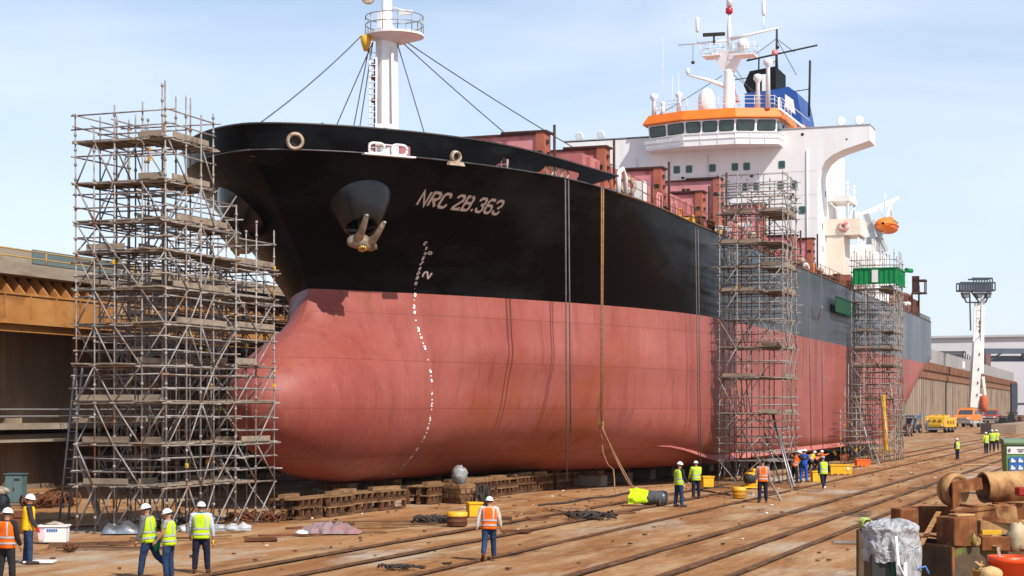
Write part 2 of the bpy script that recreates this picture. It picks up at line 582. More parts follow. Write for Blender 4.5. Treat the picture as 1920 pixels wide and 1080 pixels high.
def hull_black():
    m = bpy.data.materials.new('hull_black_paint'); m.use_nodes = True
    nt = m.node_tree; nd = nt.nodes; lk = nt.links; b = nd['Principled BSDF']
    tc = nd.new('ShaderNodeTexCoord')

    def nz(scale, st, det=7, ro=.6):
        mp = nd.new('ShaderNodeMapping'); mp.inputs['Scale'].default_value = st
        lk.new(tc.outputs['Object'], mp.inputs['Vector'])
        n = nd.new('ShaderNodeTexNoise'); n.inputs['Scale'].default_value = scale; n.inputs['Detail'].default_value = det; n.inputs['Roughness'].default_value = ro
        lk.new(mp.outputs['Vector'], n.inputs['Vector']); return n.outputs['Fac']

    def ramp(f, p0, p1, c0=(0, 0, 0), c1=(1, 1, 1)):
        r = nd.new('ShaderNodeValToRGB'); r.color_ramp.elements[0].position = p0; r.color_ramp.elements[1].position = p1
        r.color_ramp.elements[0].color = (*c0, 1); r.color_ramp.elements[1].color = (*c1, 1)
        lk.new(f, r.inputs['Fac']); return r.outputs['Color']

    def mix(f, a, c, mode='MIX'):
        x = nd.new('ShaderNodeMix'); x.data_type = 'RGBA'; x.blend_type = mode
        if isinstance(f, float): x.inputs['Factor'].default_value = f
        else: lk.new(f, x.inputs['Factor'])
        if isinstance(a, tuple): x.inputs['A'].default_value = (*a, 1)
        else: lk.new(a, x.inputs['A'])
        if isinstance(c, tuple): x.inputs['B'].default_value = (*c, 1)
        else: lk.new(c, x.inputs['B'])
        return x.outputs['Result']
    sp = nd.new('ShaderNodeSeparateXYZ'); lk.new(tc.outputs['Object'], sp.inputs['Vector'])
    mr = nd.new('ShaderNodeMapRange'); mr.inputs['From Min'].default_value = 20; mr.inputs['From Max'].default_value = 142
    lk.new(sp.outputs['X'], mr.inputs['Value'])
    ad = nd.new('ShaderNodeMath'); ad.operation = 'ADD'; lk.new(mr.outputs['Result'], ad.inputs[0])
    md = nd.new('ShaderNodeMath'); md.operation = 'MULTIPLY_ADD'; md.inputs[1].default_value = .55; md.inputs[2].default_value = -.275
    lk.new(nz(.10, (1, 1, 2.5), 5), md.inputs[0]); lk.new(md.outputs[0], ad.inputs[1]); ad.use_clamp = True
    # black forward; sky reflection and haze painted in as grey-blue aft
    sky_tint = mix(ramp(nz(.16, (1, 1, .4), 5), .4, .62), (.095, .112, .134), (.165, .192, .225))
    col = mix(ad.outputs[0], (.0035, .0032, .0036), sky_tint)
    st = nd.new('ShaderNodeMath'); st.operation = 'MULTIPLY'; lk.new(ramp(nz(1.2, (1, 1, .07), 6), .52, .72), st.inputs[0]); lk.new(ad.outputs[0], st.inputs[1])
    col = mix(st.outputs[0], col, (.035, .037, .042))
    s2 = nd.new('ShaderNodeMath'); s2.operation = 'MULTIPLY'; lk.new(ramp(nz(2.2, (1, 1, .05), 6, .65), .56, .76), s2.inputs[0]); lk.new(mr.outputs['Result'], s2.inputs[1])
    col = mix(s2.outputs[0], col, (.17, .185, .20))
    col = mix(ramp(nz(1.4, (1, 1, .10), 8, .7), .60, .80), col, (.010, .0085, .008))
    col = mix(ramp(nz(.5, (.3, 1, 2.5), 8, .75), .64, .76), col, (.012, .010, .009))
    mp = nd.new('ShaderNodeMapping'); mp.inputs['Rotation'].default_value = (R(90), 0, 0)
    lk.new(tc.outputs['Object'], mp.inputs['Vector'])
    br = nd.new('ShaderNodeTexBrick'); br.inputs['Scale'].default_value = 1; br.inputs['Brick Width'].default_value = 8; br.inputs['Row Height'].default_value = 2.2
    br.inputs['Mortar Size'].default_value = .025; br.inputs['Mortar Smooth'].default_value = .6
    br.inputs['Color1'].default_value = (1, 1, 1, 1); br.inputs['Color2'].default_value = (.86, .86, .88, 1); br.inputs['Mortar'].default_value = (.62, .62, .62, 1)
    lk.new(mp.outputs['Vector'], br.inputs['Vector'])
    col = mix(1.0, col, br.outputs['Color'], 'MULTIPLY')
    lk.new(col, b.inputs['Base Color'])
    rr = nd.new('ShaderNodeMapRange'); rr.inputs['To Min'].default_value = .27; rr.inputs['To Max'].default_value = .5
    lk.new(ad.outputs[0], rr.inputs['Value']); lk.new(rr.outputs['Result'], b.inputs['Roughness'])
    r2_ = nd.new('ShaderNodeMapRange'); r2_.inputs['To Min'].default_value = .04; r2_.inputs['To Max'].default_value = .45; lk.new(ad.outputs[0], r2_.inputs['Value']); lk.new(r2_.outputs['Result'], b.inputs['Specular IOR Level'])
    bu = nd.new('ShaderNodeBump'); bu.inputs['Strength'].default_value = .16; bu.inputs['Distance'].default_value = .06
    lk.new(nz(.7, (1, 1, .8), 3), bu.inputs['Height']); lk.new(bu.outputs['Normal'], b.inputs['Normal'])
    return m


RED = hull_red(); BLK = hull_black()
ship = thing('cargo_ship', 'big cargo ship in dry dock with red oxide bottom and black topsides', 'ship', P0, SHIP_ROT)

hm = hull_mesh(ws_low)
# flat bottom
bl = hull_rows([ws_low[0]], 1)[0]
vs = []
for p in bl: vs += [p, (p[0], -p[1], p[2])]
hm.add(vs, [(2 * i, 2 * i + 2, 2 * i + 3, 2 * i + 1) for i in range(len(bl) - 1)])
hull_low = hm.build('hull_bottom', RED, ship)
up = hull_mesh(ws_up, lift_up)
# deck
tl = hull_rows([WK], 1, lift_up)[0]
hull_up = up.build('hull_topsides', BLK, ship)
DECKM = mat('deck_red', (.30, .10, .085), (.22, .07, .055), 1.2, .7)
dk = MB(); vs = []
for p in tl: q = half(max(p[0], stem(WK - .8) + .01), WK - .8) * .97; vs += [(p[0], -q, p[2] - .25), (p[0], q, p[2] - .25)]
dk.add(vs, [(2 * i, 2 * i + 2, 2 * i + 3, 2 * i + 1) for i in range(len(tl) - 1)])
dk.build('deck', DECKM, ship)
# rusty strake along the deck edge
RIM = mat('rim_rust', (.20, .11, .06), (.09, .055, .04), 3, .7)
rim = MB()
for s in (1, -1):
    pts = [S(u, s * (half(u, WK) + .01), lift_up(u, WK) - .02) for u in [x * 2.0 for x in range(6, 70)]]
    rim.tube(pts, .055, 5)
rim.build('gunwale', RIM, ship)


# hull look-ups by ray
def tree_of(objs):
    vs = []; fs = []
    for o in objs:
        k = len(vs); vs += [v.co.copy() for v in o.data.vertices]
        fs += [tuple(i + k for i in p.vertices) for p in o.data.polygons]
    return BVHTree.FromPolygons(vs, fs)


HT = tree_of([hull_low, hull_up])


def on_hull(u, w):
    """port side hull point + outward normal (local coordinates) at (u, w)"""
    h = HT.ray_cast(Vector((u, -30, w)), Vector((0, 1, 0)))
    if h[0] is None: return None
    n = h[1]
    if n.y > 0: n = -n
    return h[0], n


def pix_hull(px, py):
    """where the sight line of a photo pixel meets the hull: used to find where marks sit on it"""
    q = at(px, py, 100.0) - Vector((0, 0, CH))
    o = Vector((0, 0, CH)) - P0
    def loc(a): return Vector((a.dot(D), -a.dot(N), a.z))
    h = HT.ray_cast(loc(o), loc(q).normalized())
    return h[0], (h[1] if h[1] is None or h[1].dot(loc(q)) < 0 else -h[1])


# bulwark round the forecastle: fine strip with the fairlead openings cut out
def bul_top(u): return 15.62 + .05 - .4 * smooth((u - 1) / 10.5)


def bul_foot(u): return lift_up(u, WK)


def bul_pt(u, s, f, off=0):
    w0 = bul_foot(u); w1 = bul_top(u)
    v = half(u, WK) * (1 + .012 * f)
    return S(u - .28 * f * clamp(1 - (u + 5.2) / 8), s * (v + off), lerp(w0, w1, f))


# ------------------------------------------------------------------ bulwark with its openings
def proj(p):
    """local ship point -> photo pixel"""
    x, y, z = p
    q = P0 + D * x - N * y
    return 960 + q.x / q.y * F, HY - (z - CH) / q.y * F


def bul_u(px, f=.3):
    a, b = -4.6, 12.5
    for _ in range(40):
        m = (a + b) / 2
        if proj(bul_pt(m, 1, f))[0] < px: a = m
        else: b = m
    return (a + b) / 2


arc = [stem(WK)]
u = arc[0]
while u < 11.9:
    v0 = half(u, WK); du = .16
    while math.hypot(du, half(u + du, WK) - v0) > .12 and du > 2e-5: du *= .75
    u += du; arc.append(u)
ROWS = 12
HOLES = [(bul_u(690), bul_u(768), .04, .42, 0, 0), (bul_u(932), bul_u(956), .02, .40, .9, 0), (bul_u(1010), bul_u(1085), .04, .52, 1.4, .1)]


def cut(u, f):
    for a, b, c, d, sl, sr in HOLES:
        if a + sl * (f - c) < u < b + sr * (f - c) and c < f < d: return True
    return u > 11.9 - (1 - f) * 2.4 and u > 9.6


bw = MB()
for s in (1, -1):
    P = [[bul_pt(u, s, j / ROWS) for j in range(ROWS + 1)] for u in arc]
    bw.grid(P, skip=(lambda i, j: cut((arc[i] + arc[i + 1]) / 2, (j + .5) / ROWS)) if s > 0 else None)
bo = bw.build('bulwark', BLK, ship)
so = bo.modifiers.new('thick', 'SOLIDIFY'); so.thickness = .05; so.offset = -1
cap = MB()
for s in (1, -1): cap.tube([bul_pt(u, s, 1.0) for u in arc[::2]], .045, 6)
cap.build('bulwark_rail', mat('rail_dark', (.035, .028, .026), None, rough=.45), ship)
kn = MB()
for s in (1, -1): kn.tube([bul_pt(u, s, 0, .02) for u in arc[::2]], .03, 6)
kn.build('knuckle_line', mat('knuckle_worn', (.10, .10, .105), (.02, .02, .02), 2, .4), ship)

CAST = mat('cast_cream', (.50, .43, .36), (.26, .16, .09), 4, .55, bump=.2)
WHITE = mat('white_paint', (.80, .79, .77), (.72, .70, .67), .8, .42)
DARK = mat('dark_steel', (.025, .025, .027), (.05, .045, .04), 3, .55)
RUST = mat('rust_brown', (.17, .065, .03), (.10, .04, .022), 2.5, .8, bump=.3)
YEL = mat('yellow_paint', (.75, .42, .015), (.62, .33, .02), 2, .5)
GALV = mat('galvanised', (.36, .35, .34), (.24, .22, .20), 6, .45, .6)


def frame_at(p, n):
    n = n.normalized(); x = Vector((0, 0, 1)).cross(n)
    x = x.normalized() if x.length > 1e-4 else Vector((1, 0, 0))
    y = n.cross(x)
    return Matrix(((x.x, y.x, n.x, p[0]), (x.y, y.y, n.y, p[1]), (x.z, y.z, n.z, p[2]), (0, 0, 0, 1)))


def bul_frame(px, f):
    u = bul_u(px, f)
    p = Vector(bul_pt(u, 1, f)); a = Vector(bul_pt(u + .05, 1, f)) - p; b = Vector(bul_pt(u, 1, f + .1)) - p
    n = b.cross(a)
    if n.y > 0: n = -n
    return frame_at(p, n)


# round fairleads (cast rings) on the bulwark
for px, f, r, base in ((508, .32, .36, 0), (853, .18, .27, 1)):
    M = bul_frame(px, f)
    fl = MB()
    prof = [(r * .62, -.05), (r * .62, .10), (r * .72, .17), (r * .88, .17), (r, .09), (r * 1.04, -.02)]
    fl.lathe(prof, n=24, M=M, caps=False)
    if base:
        vs = [M @ Vector(q) for q in ((-.42, -.36, .0), (.42, -.36, 0), (.36, -.2, 0), (-.36, -.2, 0), (-.42, -.36, .22), (.42, -.36, .22), (.34, -.2, .18), (-.34, -.2, .18))]
        fl.add(vs, [(0, 1, 2, 3), (4, 7, 6, 5), (0, 4, 5, 1), (2, 6, 7, 3), (1, 5, 6, 2), (0, 3, 7, 4)])
    o = fl.build('fairlead', CAST, ship)
    hb = MB(); hb.lathe([(.001, .012), (r * .63, .012)], n=20, M=M, caps=False); hb.build('fairlead_throat', DARK, o)
# open roller fairlead: two oval frames and a sill
M = bul_frame(727, .22); fl = MB()
for cx in (-.52, .52):
    ov = []
    for k in range(25):
        q = 2 * PI * k / 24
        ov.append(M @ Vector((cx + .34 * math.copysign(abs(math.cos(q)) ** .6, math.cos(q)), .21 * math.copysign(abs(math.sin(q)) ** .6, math.sin(q)), .03)))
    fl.tube(ov, .055, 6)
fl.bar(M @ Vector((-1.15, -.26, .12)), M @ Vector((1.2, -.26, .12)), .28, .06)
fl.box((M @ Vector((.05, -.1, -.25)))[:], (.3, .3, .34), .4)
fl.build('fairlead', WHITE, ship)
M = bul_frame(1050, .2); fl = MB()
for cx in (-.6, .1, .6):
    ov = [M @ Vector((cx + .26 * math.cos(2 * PI * k / 16), .02 + .22 * math.sin(2 * PI * k / 16), -.15)) for k in range(17)]
    fl.tube(ov, .05, 6)
fl.build('fairlead', CAST, ship)

# ------------------------------------------------------------------ anchors in their bell-mouthed pockets
GLOSS = mat('gloss_black', (.006, .007, .009), None, rough=.22, spec=.5)
BRONZE = mat('anchor_steel', (.38, .32, .24), (.17, .12, .07), 3.0, .45, .35, bump=.25)
pa, na = pix_hull(672, 392)


def anchor(side):
    fl = Vector((1, side, 1))
    p = Vector((pa.x, pa.y * side, pa.z)); n = Vector((na.x, na.y * side, na.z))
    ax = (n * .80 + Vector((-.05, 0, -.62))).normalized()
    M0 = frame_at(p - ax * .1, ax)
    b = MB(); b.lathe([(1.75, -1.5), (1.62, -.5), (1.42, -.02), (1.10, .48), (.82, .92), (.74, 1.0), (.66, .98), (.56, .7), (.46, .2), (.42, .1)], n=48, M=M0, caps=False)
    bell = b.build('anchor_pocket', GLOSS, ship)
    d = MB(); d.lathe([(.001, .12), (.46, .12)], n=24, M=M0, caps=False); d.build('pocket_throat', DARK, bell)
    pe = p + ax * 1.0
    M = frame_at(pe, (n + Vector((-.15, 0, -.2))).normalized())
    a = MB()
    cr = Vector((.02, -.42, .30))                       # crown: thick curved block
    P = []
    for i in range(11):
        q = PI * i / 10; rr = max(.05, math.sin(q)) ** .7; row = []
        for k in range(16):
            e = 2 * PI * k / 16
            row.append(M @ (cr + Vector((.62 * math.cos(q), .33 * rr * math.sin(e) - .16 * math.cos(q) ** 2 - .14 * math.cos(q), .36 * rr * math.cos(e)))))
        P.append(row)
    a.grid(P, closed=True)
    for base, tip in ((cr + Vector((-.22, .1, .05)), Vector((-.02, 1.10, .28))), (cr + Vector((.34, .0, .05)), Vector((.80, .72, .26)))):
        mid = base.lerp(tip, .5) + Vector((0, 0, .12))
        pts = [base, base.lerp(mid, .5), mid, mid.lerp(tip, .6), tip]
        ws = [.26, .20, .155, .125, .085]; P = []
        for q, w in zip(pts, ws):
            P.append([M @ (q + Vector((w * math.cos(2 * PI * k / 12), w * .3 * math.sin(2 * PI * k / 12), w * .85 * math.sin(2 * PI * k / 12)))) for k in range(12)])
        a.grid(P, closed=True)
        o0 = len(a.v) - 12; a.f.append(tuple(o0 + k for k in range(12))); a.sm.append(False); a.mi.append(0)
        a.lathe([(.03, -.06), (.085, -.05), (.085, .05), (.03, .06)], (M @ (tip + Vector((0, -.02, .02))))[:], n=10)
    a.tube([M @ cr, M @ Vector((0, -.1, .0)), M @ Vector((0, .15, -.5))], [.18, .15, .13], 10)
    a.tube([M @ (cr + Vector((.45, -.25, .12))), M @ (cr + Vector((.58, -.12, .2))), M @ (cr + Vector((.52, .14, .2)))], [.1, .12, .06], 8)
    an = a.build('anchor', BRONZE, ship)
    k = MB()
    for j in range(9):
        k.blob((M @ (cr + Vector((.13 * math.cos(j * .7), -.08 + .11 * math.sin(j * .7), .34))))[:], (.07, .07, .07), j, .3, 8, 6, flat=False)
    k.build('anchor_swivel', mat('brass_lump', (.62, .40, .08), (.35, .2, .05), 9, .4, .5, bump=.4), an)


anchor(1); anchor(-1)

# ------------------------------------------------------------------ lettering and draft marks (strokes laid on the plating)
GL = {
    'N': [[(0, 0), (0, 1), (.62, 0), (.62, 1)]],
    'R': [[(0, 0), (0, 1), (.45, 1), (.62, .86), (.62, .64), (.45, .5), (0.09, .5)], [(.28, .42), (.62, 0)]],
    'C': [[(.62, .72), (.62, .87), (.48, 1), (.14, 1), (0, .86), (0, .14), (.14, 0), (.48, 0), (.62, .13), (.62, .26)]],
    '2': [[(0, .78), (0, .88), (.14, 1), (.48, 1), (.62, .86), (.62, .66), (.0, .09), (0, 0), (.62, 0), (.62, .16)]],
    'B': [[(.24, 1), (0, 1), (0, 0), (.48, 0), (.62, .13), (.62, .42), (.5, .52), (.62, .62), (.62, .87), (.48, 1), (.36, 1)], [(.09, .53), (.42, .53)]],
    '.': [[(.0, .06), (.15, .06)]],
    '3': [[(0, .76), (0, .87), (.14, 1), (.48, 1), (.62, .87), (.62, .64), (.48, .53), (.26, .53)], [(.53, .46), (.62, .36), (.62, .13), (.48, 0), (.14, 0), (0, .13), (0, .28)]],
    '6': [[(.6, .9), (.5, 1), (.16, 1), (0, .84), (0, .14), (.14, 0), (.48, 0), (.62, .13), (.62, .42), (.48, .55), (.10, .55)]],
    '?': [[(0, .76), (0, .87), (.14, 1), (.48, 1), (.62, .87), (.62, .64), (.3, .40)], [(.0, .27), (0, .13), (.14, 0), (.48, 0), (.62, .13), (.62, .24)]],
    'S': [[(.62, .85), (.48, 1), (.14, 1), (0, .87), (0, .64), (.62, .38), (.62, .13), (.48, 0), (.14, 0), (0, .14)]],
    'X': [[(0, 0), (.62, 1)], [(0, 1), (.26, .58)], [(.36, .42), (.62, 0)]],
    'D': [[(0.02, .1), (.02, 1), (.42, 1), (.62, .82), (.62, .18), (.42, 0), (.0, 0)]],
    '0': [[(.3, 1), (.14, 1), (0, .86), (0, .14), (.14, 0), (.48, 0), (.62, .14), (.62, .86), (.48, 1), (.34, 1)]],
    'M': [[(0, 0), (0, 1), (.31, .4), (.62, 1), (.62, 0)]],
    'Z': [[(0, 1), (.62, 1), (0, 0), (.62, 0)]],
    '5': [[(.62, 1), (0, 1), (0, .55), (.48, .55), (.62, .42), (.62, .13), (.48, 0), (0, 0)]],
    '-': [[(0, .5), (.6, .5)]],
}


def ribbon(pts, hw, nsub=3):
    n = len(pts); L = []; Rr = []
    for i in range(n):
        p = Vector(pts[i])
        d0 = (p - Vector(pts[i - 1])).normalized() if i else None
        d1 = (Vector(pts[i + 1]) - p).normalized() if i < n - 1 else None
        if d0 is None: d0 = d1; p = p - d1 * hw * .0
        if d1 is None: d1 = d0
        nn = Vector((-(d0 + d1).y, (d0 + d1).x))
        if nn.length < 1e-6: nn = Vector((-d0.y, d0.x))
        nn.normalize()
        k = hw / max(.45, nn.dot(Vector((-d0.y, d0.x))))
        L.append(p + nn * k); Rr.append(p - nn * k)
    quads = []
    for i in range(n - 1):
        for s in range(nsub):
            a, b = s / nsub, (s + 1) / nsub
            quads.append((L[i].lerp(L[i + 1], a), Rr[i].lerp(Rr[i + 1], a), Rr[i].lerp(Rr[i + 1], b), L[i].lerp(L[i + 1], b)))
    return quads


LET = mat('letter_white', (.62, .56, .53), (.50, .44, .41), 5, .6)
MRK = mat('mark_white', (.80, .78, .76), None, rough=.6)
let_root = sub('lettering', ship)
pA = pix_hull(781, 383)[0]; pB = pix_hull(932, 401)[0]
upA = pix_hull(796, 358)[0] - pA; upB = pix_hull(945, 377)[0] - pB
txt = 'NRC 2B.36?'
adv = {' ': .42, '.': .42}
tot = sum(adv.get(c, .92) for c in txt) - .30
x = 0.0
for c in txt:
    if c != ' ':
        lt = MB()
        for k, st in enumerate(GL[c]):
            for qd in ribbon(st, .10):
                vs = []
                for q in qd:
                    a = (x + q.x) / tot
                    u = lerp(pA.x, pB.x, a) + lerp(upA.x, upB.x, a) * q.y; w = lerp(pA.z, pB.z, a) + lerp(upA.z, upB.z, a) * q.y
                    p, n = on_hull(u, w); vs.append(p + n * (.03 + .004 * k))
                lt.add(vs, [(0, 1, 2, 3)])
        lt.build('letter', LET, let_root)
    x += adv.get(c, .92)

mk = MB()


def stamp(px, py, ch, size, rot=0.0, hw=.12):
    p, n = pix_hull(px, py)
    if p is None: return
    M = frame_at(p + n * .02, n)
    cr, sr = math.cos(rot), math.sin(rot)
    for k, st in enumerate(GL[ch]):
        for qd in ribbon(st, hw, 1):
            vs = []
            for q in qd:
                a, b = (q.x - .31) * size, (q.y - .5) * size
                vs.append(M @ Vector((a * cr - b * sr, a * sr + b * cr, .004 * k)))
            mk.add(vs, [(0, 1, 2, 3)])


top = [(797, 456, 'C', .20), (799, 465, '5', .15), (797, 475, 'N', .17), (793, 484, 'S', .19), (790, 493, 'Z', .19), (787, 503, 'X', .20), (784, 512, 'D', .19), (782, 521, 'R', .19), (779.5, 531, 'N', .19), (779, 539, '.', .16), (778, 553, '0', .17), (776.5, 563, '-', .14), (776, 575, '2', .18), (777, 586, 'M', .17)]
for a in top: stamp(a[0], a[1], a[2], a[3] * .82, rot=-.25, hw=.14)
stamp(806, 474, '0', .19, 1.2)
stamp(800, 515, '2', .40, 1.3, .11)
path = [(777, 592), (780, 604), (785, 620), (791, 638), (797, 655), (802, 672), (806, 692), (809, 715), (810, 740), (809, 765), (805, 790), (799, 812), (788, 833), (772, 855), (752, 877), (733, 894), (715, 907)]
ac = 0; seq = '-.2-M-8-.R-0-X-.S-C'.replace('8', '3'); k = 0
for i in range(len(path) - 1):
    a, b = Vector(path[i]), Vector(path[i + 1]); L = (b - a).length; t = -ac
    while t + 9 < L + 1e-6:
        t += 9
        q = a.lerp(b, t / L); stamp(q.x, q.y, seq[k % len(seq)], .15, .5 if k % 2 else 0, .17); k += 1
    ac = L - t
mk.build('draft_marks', MRK, ship)

# bilge keel strip
bk = MB(); P = []
for i in range(60):
    u = 22.5 + i * 1.53; f = clamp((u - 22.5) / 9); e = clamp((112 - u) / 6)
    w0 = lerp(2.25, 1.50, smooth((u - 22.5) / 9))
    v = half(u, w0); o = .20 * f * e
    h_ = .10 + .90 * f; P.append([S(u, v - .05, w0 + .12 * h_), S(u, v + o, w0 - .28 * f * h_), S(u, v + o, w0 - .30 * h_), S(u, v - .05, w0 - .05 * h_)])
bk.grid(P, smooth=False); bk.build('bilge_keel', mat('keel_pink', (.47, .16, .13), (.40, .12, .10), 1.2, .6), ship)
# rudder under the stern
rd = MB(); rd.prism([(126, 1.3), (132, 1.3), (133.5, 9), (128, 9)], -.25, .25, 'Y'); rd.build('rudder', RED, ship)

# ------------------------------------------------------------------ forecastle: mast, lights, windlass bits
mast = sub('foremast', ship)
um = 8.2
mm = MB(); mm.lathe([(.62, 14.0), (.60, 18), (.56, 22.1)], (um, 0, 0), n=8, smooth=False)
mm.build('mast_column', WHITE, mast)
mm = MB(); mm.lathe([(.56, 22.0), (.26, 22.5), (.22, 26.5)], (um, 0, 0), n=10); mm.bbox((um - .9, -.1, 22.0), (um - .5, .1, 23)); mm.build('topmast', WHITE, mast)
mm = MB()
mm.lathe([(.5, 21.6), (1.3, 21.88), (1.42, 21.9), (1.42, 22.0), (.5, 22.0)], (um + .1, -.35, 0), n=20, smooth=False)
mm.build('crow_platform', WHITE, mast)
mr_ = MB()
for h in (22.45, 22.85): mr_.tube([(um + .1 + 1.38 * math.cos(q * PI / 12), -.35 + 1.38 * math.sin(q * PI / 12), h) for q in range(25)], .025, 5)
for q in range(12): mr_.tube([(um + .1 + 1.38 * math.cos(q * PI / 6), -.35 + 1.38 * math.sin(q * PI / 6), 22) for _ in (0,)] + [(um + .1 + 1.38 * math.cos(q * PI / 6), -.35 + 1.38 * math.sin(q * PI / 6), 22.85)], .025, 5)
mr_.build('platform_rail', GALV, mast)
ml = MB()
ml.tube([(um - .75, .25, 14.3), (um - .7, .22, 21.2)], .05, 6); ml.tube([(um - .75, .6, 14.3), (um - .7, .55, 21.2)], .04, 6)
for k in range(24): ml.tube([(um - .74, .25, 14.6 + k * .28), (um - .74, .6, 14.6 + k * .28)], .022, 4)
ml.tube([(um - .5, -.55, 14.3), (um - .5, -.5, 21.3)], .06, 6)
ml.build('mast_ladder', WHITE, mast)
mg = MB()
for k, h in enumerate((15.1, 15.5, 16.0, 17.4, 18.8, 19.9, 20.5)): mg.box((um - .62, .42, h), (.16, .16, .14 + .05 * (k % 3)))
mg.tube([(um - .68, .35, 14.3), (um - .66, .35, 20.8)], .035, 5)
mg.build('mast_fittings', RUST, mast)
mo = MB(); mo.lathe([(.10, 0), (.24, .4), (.26, .7), (.14, .75)], (um - .75, .75, 21.15), n=12); mo.build('signal_horn', YEL, mast)
mo = MB(); mo.lathe([(.001, -.1), (.3, -.1), (.34, .1), (.28, .12), (.001, .02)], n=18, M=frame_at((um - 1.0, .5, 23.6), Vector((-1, -.3, 0)))); mo.build('mast_lamp', CAST, mast)
mo = MB(); mo.bbox((um - .1, -1.3, 22.9), (um + .1, -.7, 23.1)); mo.tube([(um, -.3, 23.3), (um, -1.2, 23.0)], .04, 5); mo.build('mast_bracket', WHITE, mast)
WIRE = mat('stay_wire', (.05, .055, .065), None, rough=.5)
for a, b, sag in (((um - 1, .9, 21.8), (-4.7, 0.2, 15.6), .18), ((um - .5, .5, 21.6), (um - 2.2, 3.0, 14.6), 0), ((um - .6, .6, 21.6), (um - 1.6, 1.6, 14.6), 0), ((um - .5, .5, 21.6), (um - 1.5, 1.2, 14.6), 0),
                  ((um, -.5, 21.7), (um - .6, -3.0, 14.6), 0), ((um + .3, -.3, 22.0), S(*sv(1120, 330, 9.8), 0)[:0] or (um + 6.5, -6.5, 15.7), .12), ((um + .7, -.8, 21.7), (um + 10.5, -6.3, 17.6), .1)):
    w = MB(); w.tube(cable(a, b, sag), .028, 5); w.build('stay_wire', WIRE, mast)
# small fittings showing over the bulwark
u1, w1 = sv(577, 222, 2.0)
t_ = MB(); t_.prism([(-.55, 0), (-.8, .62), (-.7, .66), (.35, .25), (.55, 0)], -.12, .25, 'X')
M = frame_at((0, -1.2, 15.75), Vector((-1, -.1, 0)))
t_ = MB(); t_.add([M @ Vector(q) for q in ((-.5, 0, 0), (.55, 0, 0), (.35, .3, .1), (-.45, .72, .25), (-.55, .70, .2), (-.5, 0, .4), (.5, 0, .4), (.3, .25, .45))], [(0, 1, 2, 3, 4), (5, 7, 6), (0, 4, 5), (4, 3, 7, 5), (3, 2, 7), (2, 1, 6, 7), (1, 0, 5, 6)])
t_.build('ventilator_hood', GALV, ship)
M = frame_at((2.8, -2.3, 16.45), Vector((-.9, -.45, 0)))
t_ = MB(); t_.add([M @ Vector(q) for q in ((-.36, -.6, 0), (.36, -.6, 0), (.42, .36, 0), (-.42, .36, 0), (-.36, -.6, -.5), (.36, -.6, -.5), (.42, .36, -.5), (-.42, .36, -.5))], [(0, 1, 2, 3), (4, 7, 6, 5), (0, 4, 5, 1), (1, 5, 6, 2), (2, 6, 7, 3), (3, 7, 4, 0)])
t_.tube([(3.05, -2.3, 14.4), (3.05, -2.3, 16.1)], .09, 6); lb = t_.build('lamp_box', WHITE, ship)
t_ = MB(); t_.lathe([(.001, .02), (.24, .02), (.28, .05), (.25, .05)], n=20, M=M @ Matrix.Translation((0, -.1, 0))); t_.build('lamp_lens', DARK, lb)
t_ = MB(); t_.tube([(7, -5.5, 15), (7, -5.5, 15.75)], .1, 8); t_.blob((7, -5.5, 15.8), (.14, .14, .16), 2, .3, flat=False); t_.build('deck_lamp', CAST, ship)

